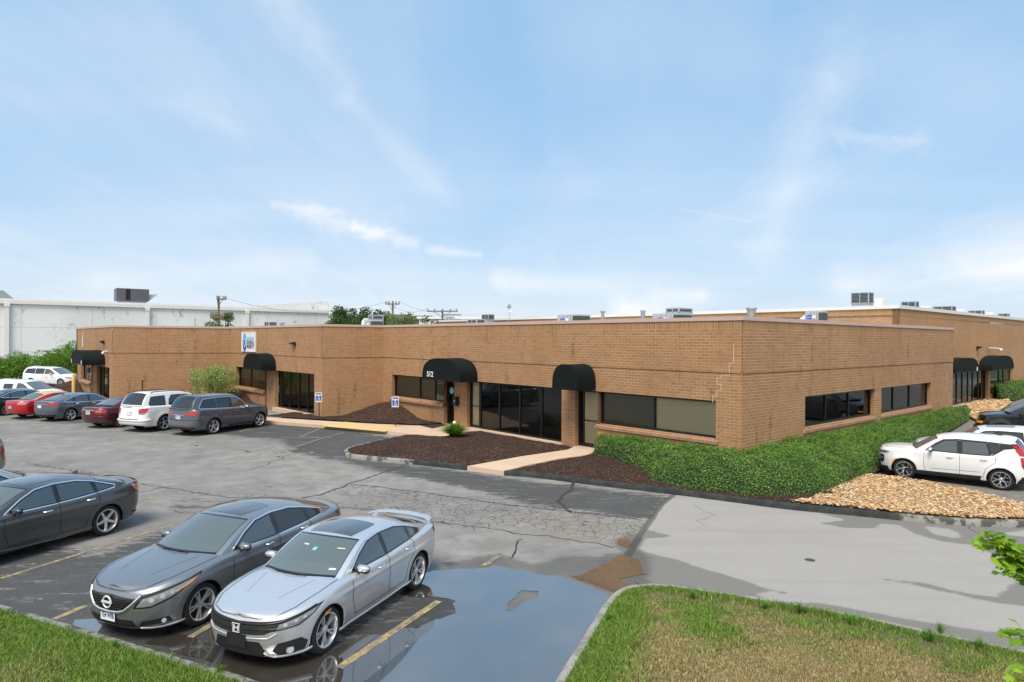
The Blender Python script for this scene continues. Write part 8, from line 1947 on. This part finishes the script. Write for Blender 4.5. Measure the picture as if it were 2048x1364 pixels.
tree(700, 632, 84, 3.2, 'low green tree between the dark treetops', M_TREE, 4, 3500); tree(812, 619, 70, 2.9, 'pale loose-leaved tree behind the left crossarm pole', M_TREE2, 5, 2600, .24); tree(800, 628, 62, 2.2, 'small pale tree low behind the roof unit', M_TREE2, 6, 2200, .24); tree(858, 628, 66, 1.8, 'small pale round tree between the two utility poles', M_TREE2, 7, 2200, .22)
tree(450, 624, 62, 1.9, 'small leafy tree at the foot of the brown utility pole', M_TREE2, 8, 3200, .2)
# grey warehouse on the left
DWH = Vector((math.sin(R_(48)), math.cos(R_(48)), 0)); q0 = V(0, 596, 78); q1 = V(668, 619.5, 78 * 76.5 / 58)
wd = (Vector((q1.x, q1.y, 0)) - Vector((q0.x, q0.y, 0))).normalized(); Hw = (q0.z + q1.z) / 2
qa = Vector((q0.x, q0.y, 0)) - wd * 60; qb = Vector((q1.x, q1.y, 0)); wW = Wall(qa, qb)
wh = empty('grey_warehouse', tuple(qb), 0, 'long pale grey concrete warehouse with stains and white downpipes', 'warehouse')
def wh_mat():
    t = NT('stained_concrete'); tc = t.n('ShaderNodeTexCoord').outputs['Object']; s = t.n('ShaderNodeSeparateXYZ', {0: tc}); a = t.noise(t.mp(tc, scale=(1, 1, .35)), .9, 7, .75, .4); b = t.noise(tc, 3.2, 4, .7); big = t.noise(tc, .12, 3)
    c = t.mix(t.sm(big, .3, .7), (.72, .75, .75), (.62, .66, .66)); up = t.sm(s.outputs[2], 2.0, 8.0); k = t.m('MULTIPLY', t.m('MULTIPLY', t.sm(a, .55, .64), t.sm(b, .42, .56)), t.m('ADD', .3, t.m('MULTIPLY', up, .7)))
    c = t.mix(k, c, (.20, .21, .19)); c = t.mix(t.m('MULTIPLY', t.sm(t.noise(t.mp(tc, scale=(1, 1, .1)), 2.5, 3), .62, .7), .25), c, (.45, .42, .30))
    jx = t.m('ABSOLUTE', t.m('SUBTRACT', t.m('FRACT', t.m('DIVIDE', s.outputs[0], 7.3)), .5)); jz = t.m('ABSOLUTE', t.m('SUBTRACT', s.outputs[2], 5.6)); jz2 = t.m('ABSOLUTE', t.m('SUBTRACT', s.outputs[2], 2.6))
    j = t.m('MAXIMUM', t.m('LESS_THAN', jx, .006), t.m('MAXIMUM', t.m('LESS_THAN', jz, .04), t.m('LESS_THAN', jz2, .03))); c = t.mix(t.m('MULTIPLY', j, .3), c, (.15, .16, .16)); t.principled(Base_Color=c, Roughness=.9); return t.mat
M_WH = wh_mat(); m_ = MB(); m_.box(0, wW.L, 0, 40, -.3, Hw - .55); place(m_.build('wall', M_WH), wW, wh)
m_ = MB(); m_.box(-.2, wW.L + .15, -.25, .4, Hw - .62, Hw - .18); m_.box(-.2, wW.L + .15, -.10, .5, Hw - .17, Hw); place(m_.build('gutter', M_WCOP), wW, wh)
for px in (13.5, 294, 493, 660, -200):
    x = wW.x(px); m_ = MB(); m_.box(x - .22, x + .22, -.4, -.01, 0, Hw - .5); m_.box(x - .3, x + .3, -.45, -.26, Hw - 1.0, Hw - .6); place(m_.build('downpipe', M_WCOP), wW, wh)
x1 = wW.L; x0_ = wW.x(525); zt_ = wW.at(668, 601)[1]
m_ = MB(); m_.add([(x0_, 2, Hw), (x1, 2, Hw), (x1, 2, zt_), (x0_, 2, Hw + .3), (x0_, 2.5, Hw), (x1, 2.5, Hw), (x1, 2.5, zt_), (x0_, 2.5, Hw + .3)], [(0, 1, 2, 3), (7, 6, 5, 4), (3, 2, 6, 7), (1, 5, 6, 2)]); place(m_.build('roof_screen_wall', M_WH), wW, wh)
def gearbox():
    a, z0 = wW.at(236, 604); b, z1 = wW.at(303, 577); e = empty('rooftop_unit', tuple(wW.M @ Vector(((a + b) / 2, 4, Hw))), 0, 'large dark grey ribbed unit on the warehouse roof', 'rooftop unit', 'air conditioning units on the roofs'); m_ = MB(); m_.bevbox(a, b, 2, 5, Hw + .35, z1, .03)
    for i in range(int((b - a) / .25)):
        x = a + .12 + i * .25
        if not (a + (b - a) * .28 < x < a + (b - a) * .42): m_.box(x - .02, x + .02, 1.96, 2.0, Hw + .45, z1 - .1)
    place(m_.build('cabinet', flat('slate_unit_paint', (.12, .125, .15), .5, .1, .1, 2)), wW, e); m_ = MB(); m_.box(a + (b - a) * .28, a + (b - a) * .42, 1.95, 2.02, Hw + .45, z1 - .1); place(m_.build('open_bay', M_IN), wW, e)
    m_ = MB(); m_.box(a + .3, b - .3, 2.3, 4.7, Hw - .1, Hw + .35); m_.add([(b, 2.3, z1 - .7), (b + 1.1, 2.3, z1 - .6), (b, 2.3, z1 - 1.6), (b, 4, z1 - .7), (b + 1.1, 4, z1 - .6), (b, 4, z1 - 1.6)], [(0, 1, 2), (3, 5, 4), (0, 3, 4, 1), (1, 4, 5, 2)]); place(m_.build('curb_and_hood', M_HV), wW, e)
gearbox()
m_ = MB(); a = wW.x(-60); b = wW.x(30); m_.add([(a, 3, Hw), (b, 3, Hw), (b - 1.2, 3, Hw + 1.1), (a, 3, Hw + 1.1), (a, 6, Hw), (b, 6, Hw), (b - 1.2, 6, Hw + 1.1), (a, 6, Hw + 1.1)], [(0, 1, 2, 3), (7, 6, 5, 4), (3, 2, 6, 7), (1, 5, 6, 2)]); o = place(m_.build('roof_monitor', flat('grey_green_sheet', (.25, .30, .30), .6, 0, .1, 1)), wW, wh)
# low buildings far behind
def block(px0, px1, pyt, D, depth, name, label, mat, roof_m, h0=0.0, roofh=0.0):
    a, b = V(px0, pyt, D), V(px1, pyt, D); z = a.z; m_ = MB(); e = empty(name, ((a.x + b.x) / 2, D, 0), 0, label, 'building'); m_.box(a.x, b.x, D, D + depth, -.2, z - roofh); adopt(m_.build('wall', mat), e)
    m_ = MB()
    if roofh: m_.add([(a.x - 1, D - 1, z - roofh), (b.x + 1, D - 1, z - roofh), (b.x + 1, D + depth, z - roofh), (a.x - 1, D + depth, z - roofh), (a.x + 3, D + depth / 2, z), (b.x - 3, D + depth / 2, z)], [(0, 1, 5, 4), (1, 2, 5), (2, 3, 4, 5), (3, 0, 4)])
    else: m_.box(a.x - .3, b.x + .3, D - .3, D + depth, z + .003, z + .35)
    adopt(m_.build('roof', roof_m), e)
block(690, 872, 626, 170, 30, 'brown_roofed_building', 'long low far building with a brown roof behind the trees', flat('tan_wall', (.35, .3, .24), .9), flat('brown_shingle', (.16, .105, .075), .9, 0, .2, 2), roofh=1.6)
block(838, 1120, 637.5, 105, 60, 'white_roofed_building', 'far low building with a bright white roof edge left of the orange parapet', flat('pale_wall', (.7, .7, .68), .8), M_HW)
# utility poles
M_POLE = flat('weathered_wood', (.20, .14, .09), .9, 0, .4, 5); M_POLE2 = flat('grey_wood', (.22, .20, .17), .9, 0, .3, 5); M_INS = flat('porcelain', (.25, .24, .23), .4)
def pole(px, pyt, D, label, arms, mat, th_=.16, extra=None):
    p = V(px, pyt, D); e = empty('utility_pole', (p.x, p.y, 0), 0, label, 'utility pole', 'utility poles beyond the roofs'); m_ = MB(); m_.tube([(p.x, p.y, 0), (p.x, p.y, p.z)], [th_ * 1.2, th_ * .8], 8); adopt(m_.build('pole_shaft', mat, sharp=.8), e); tops = []
    for (dz, a0, a1) in arms:
        z = p.z - dz; m_ = MB(); m_.box(p.x + a0, p.x + a1, p.y - .22, p.y - .1, z - .07, z + .07); m_.tube([(p.x + a0 * .6, p.y - .15, z), (p.x, p.y - .12, z - .75)], .03, 5); m_.tube([(p.x + a1 * .6, p.y - .15, z), (p.x, p.y - .12, z - .75)], .03, 5); adopt(m_.build('crossarm', mat), e)
        for f in (.03, .25, .75, .97):
            x = p.x + a0 + (a1 - a0) * f; m_ = MB(); m_.lathe([(.0, z + .34), (.06, z + .3), (.09, z + .22), (.05, z + .18), (.09, z + .13), (.03, z + .07)], 8, Matrix.Translation((x, p.y - .16, 0))); adopt(m_.build('insulator', M_INS), e); tops.append((x, p.y - .16, z + .33))
    if extra: extra(p, e)
    return tops, p
def transf(p, e):
    for dx in (.5, .9, 1.3): m_ = MB(); m_.lathe([(0, p.z - 1.6), (.17, p.z - 1.6), (.19, p.z - 1.0), (.17, p.z - .9), (0, p.z - .88)], 10, Matrix.Translation((p.x + dx, p.y - .4, 0))); adopt(m_.build('transformer', M_HV, sharp=.7), e)
    m_ = MB(); m_.box(p.x, p.x + 2.3, p.y - .3, p.y - .2, p.z - .75, p.z - .62); adopt(m_.build('crossarm', M_POLE2), e)
t0, _ = pole(437.5, 593, 60, 'brown wooden utility pole in front of the grey warehouse', [(.25, -.1, .75), (1.9, -.6, .55)], M_POLE, .12)
t1, _ = pole(785.5, 602, 74, 'tall utility pole with two crossarms above the pale trees', [(.35, -.8, .8), (1.6, -1.7, 1.9)], M_POLE2, .13)
t2, _ = pole(885, 618.5, 80, 'utility pole with wide crossarm and transformers left of the white roof', [(.25, -1.9, 1.9)], M_POLE2, .14, transf)
def wire(a, b, label, sag=.8):
    a, b = Vector(a), Vector(b); m_ = MB(); m_.tube([a.lerp(b, i / 14) - Vector((0, 0, sag * 4 * (i / 14) * (1 - i / 14))) for i in range(15)], .012, 4, cap=False); tag(m_.build('power_line', M_SEAM), label, 'power line', 'wires between the utility poles')
for i, l_ in ((0, 'left of two thin wires strung between the crossarm poles'), (3, 'right of two thin wires strung between the crossarm poles')): wire(t1[i], t2[i], l_)
wire(t0[0], t1[1], 'long thin wire from the brown pole to the tall crossarm pole', 1.4)
# roof antenna mast, pipes
p = V(1018.5, 608, 58); m_ = MB(); m_.tube([(p.x, p.y, ZR2), (p.x, p.y, p.z - .25)], .03, 6); m_.lathe([(0, p.z), (.16, p.z - .1), (.19, p.z - .25), (.1, p.z - .38), (0, p.z - .4)], 10, Matrix.Translation((p.x, p.y, 0))); m_.tube([(p.x, p.y, p.z - .7), (p.x + .22, p.y, p.z - .6)], .05, 6); tag(m_.build('antenna_mast', M_ALU), 'thin mast with a small round head on the far roof', 'antenna')
# accessible parking signs
def acc_sign(px, pyt, pyb, label, lean=0.0, base=None):
    b = G(px if base is None else base, pyb, .25); D = b.y; t = V(px, pyt, D); e = empty('parking_sign', (b.x, b.y, .2), 0, label, 'parking sign', 'blue accessible parking signs'); w = .17; h = .5
    m_ = MB(); m_.box(-.03, .03, -.012, .012, 0, t.z - .2); M = Matrix.Translation((b.x, b.y, .2)) @ Matrix.Rotation(lean, 4, 'Y'); m_2 = MB(); m_2.box(-.025, .025, -.01, .01, 0, t.z - .25, M); adopt(m_2.build('post', flat('rusty_post', (.05, .04, .035), .8, .2, .2, 8)), e); top = t.z - .2
    m_ = MB(); m_.bevbox(-w, w, -.028, -.018, top - h, top, .004, M); adopt(m_.build('sign_plate', M_WHITE), e); m_ = MB(); m_.box(-w * .86, w * .86, -.032, -.029, top - h + .04, top - .13, M); adopt(m_.build('sign_field', flat('sign_blue', (.02, .10, .45), .5)), e)
    m_ = MB(); m_.box(-w * .8, w * .8, -.032, -.029, top - .1, top - .03, M); adopt(m_.build('sign_band', flat('sign_navy', (.03, .05, .2), .5)), e)
    m_ = MB(); y = -.036; q = lambda u, v: M @ Vector((u, y, top - .30 + v)); vs = []
    for i in range(13): a_ = R_(150 + 230 * i / 12); vs += [q(.062 * math.cos(a_) - .0, .062 * math.sin(a_) - .03), q(.045 * math.cos(a_), .045 * math.sin(a_) - .03)]
    m_.add(vs, [(2 * i, 2 * i + 1, 2 * i + 3, 2 * i + 2) for i in range(12)]); m_.add([q(-.015, .0), q(.01, .0), q(.01, .09), q(-.015, .09)], [(0, 1, 2, 3)]); m_.add([q(.0, .0), q(.05, .0), q(.05, .02), q(.0, .02)], [(0, 1, 2, 3)]); m_.add([q(.04, .0), q(.06, .0), q(.085, -.07), q(.065, -.07)], [(0, 1, 2, 3)]); m_.add([q(.02 * math.cos(k * .785), .115 + .02 * math.sin(k * .785)) for k in range(8)], [tuple(range(8))]); adopt(m_.build('wheelchair_symbol', M_WHITE), e)
    for tx, dz, s_ in (('RESERVED', .155, .055), ('PARKING', .44, .05)):
        me = text_mesh(tx, s_, .001, bold=.002); o = link('lettering', me, M_WHITE); adopt(o, e); o.matrix_basis = M @ Matrix.Translation((0, -.036, top - dz)) @ Matrix.Rotation(R_(90), 4, 'X')
acc_sign(635.5, 785, 837, 'blue accessible parking sign on a leaning post at the brick corner', R_(-2), 639); acc_sign(790.5, 793.5, 850, 'blue accessible parking sign standing in the mulch mound left of the 512 window')
# yellow bollard, thin rods, mat, lamp on the walk
b_ = G(147.5, 790, 0); D = b_.y; t = V(147.5, 747.5, D); m_ = MB(); m_.lathe([(.0, t.z), (.10, t.z - .03), (.13, t.z - .1), (.13, 0)], 14, Matrix.Translation((b_.x, b_.y, 0))); tag(m_.build('bollard', flat('yellow_post_paint', (.72, .50, .14), .6, 0, .1, 4), sharp=.7), 'yellow steel bollard before the white minivan at the brick corner', 'bollard')
for px, pyt, l_ in ((284.5, 761, 'thin dark sign post rising behind the white full-size SUV'), (418.5, 768, 'thin dark sign post rising in front of the variegated bush')):
    b_ = G(px, 823, ZG); t = V(px, pyt, b_.y); m_ = MB(); m_.box(b_.x - .03, b_.x + .03, b_.y - .02, b_.y + .02, .1, t.z); m_.box(b_.x - .04, b_.x + .04, b_.y - .03, b_.y + .03, t.z, t.z + .02); tag(m_.build('bare_post', flat('rusty_post', (.05, .04, .035), .8, .2, .2, 8)), l_, 'post', 'bare thin posts in the row')
m_ = MB(); q = [G(840, 851, ZG), G(865, 857, ZG), G(898, 850, ZG), G(876, 845, ZG)]; m_.prism([xy(a) for a in q], ZG + .002, ZG + .016); tag(m_.build('door_mat', flat('rubber_mat', (.02, .02, .022), .9, 0, .3, 30)), 'dark rubber mat on the walk before the 512 door', 'door mat')
b_ = G(909, 855, ZG); e = empty('ground_lamp', (b_.x, b_.y, ZG), 0, 'small round grey floodlight at the foot of the 512 pillar', 'floodlight'); m_ = MB(); Mx = Matrix.Translation((b_.x, b_.y, ZG + .22)) @ Matrix.Rotation(R_(60), 4, 'X'); m_.lathe([(0, -.08), (.06, -.08), (.09, .04), (.09, .06)], 14, Mx); adopt(m_.build('lamp_body', M_DK, sharp=.7), e); m_ = MB(); m_.lathe([(0, .055), (.08, .055)], 14, Mx); adopt(m_.build('lamp_lens', M_GBLK), e); m_ = MB(); m_.tube([(b_.x, b_.y, ZG), (b_.x, b_.y, ZG + .18)], .02, 6); adopt(m_.build('lamp_stem', M_DK), e)
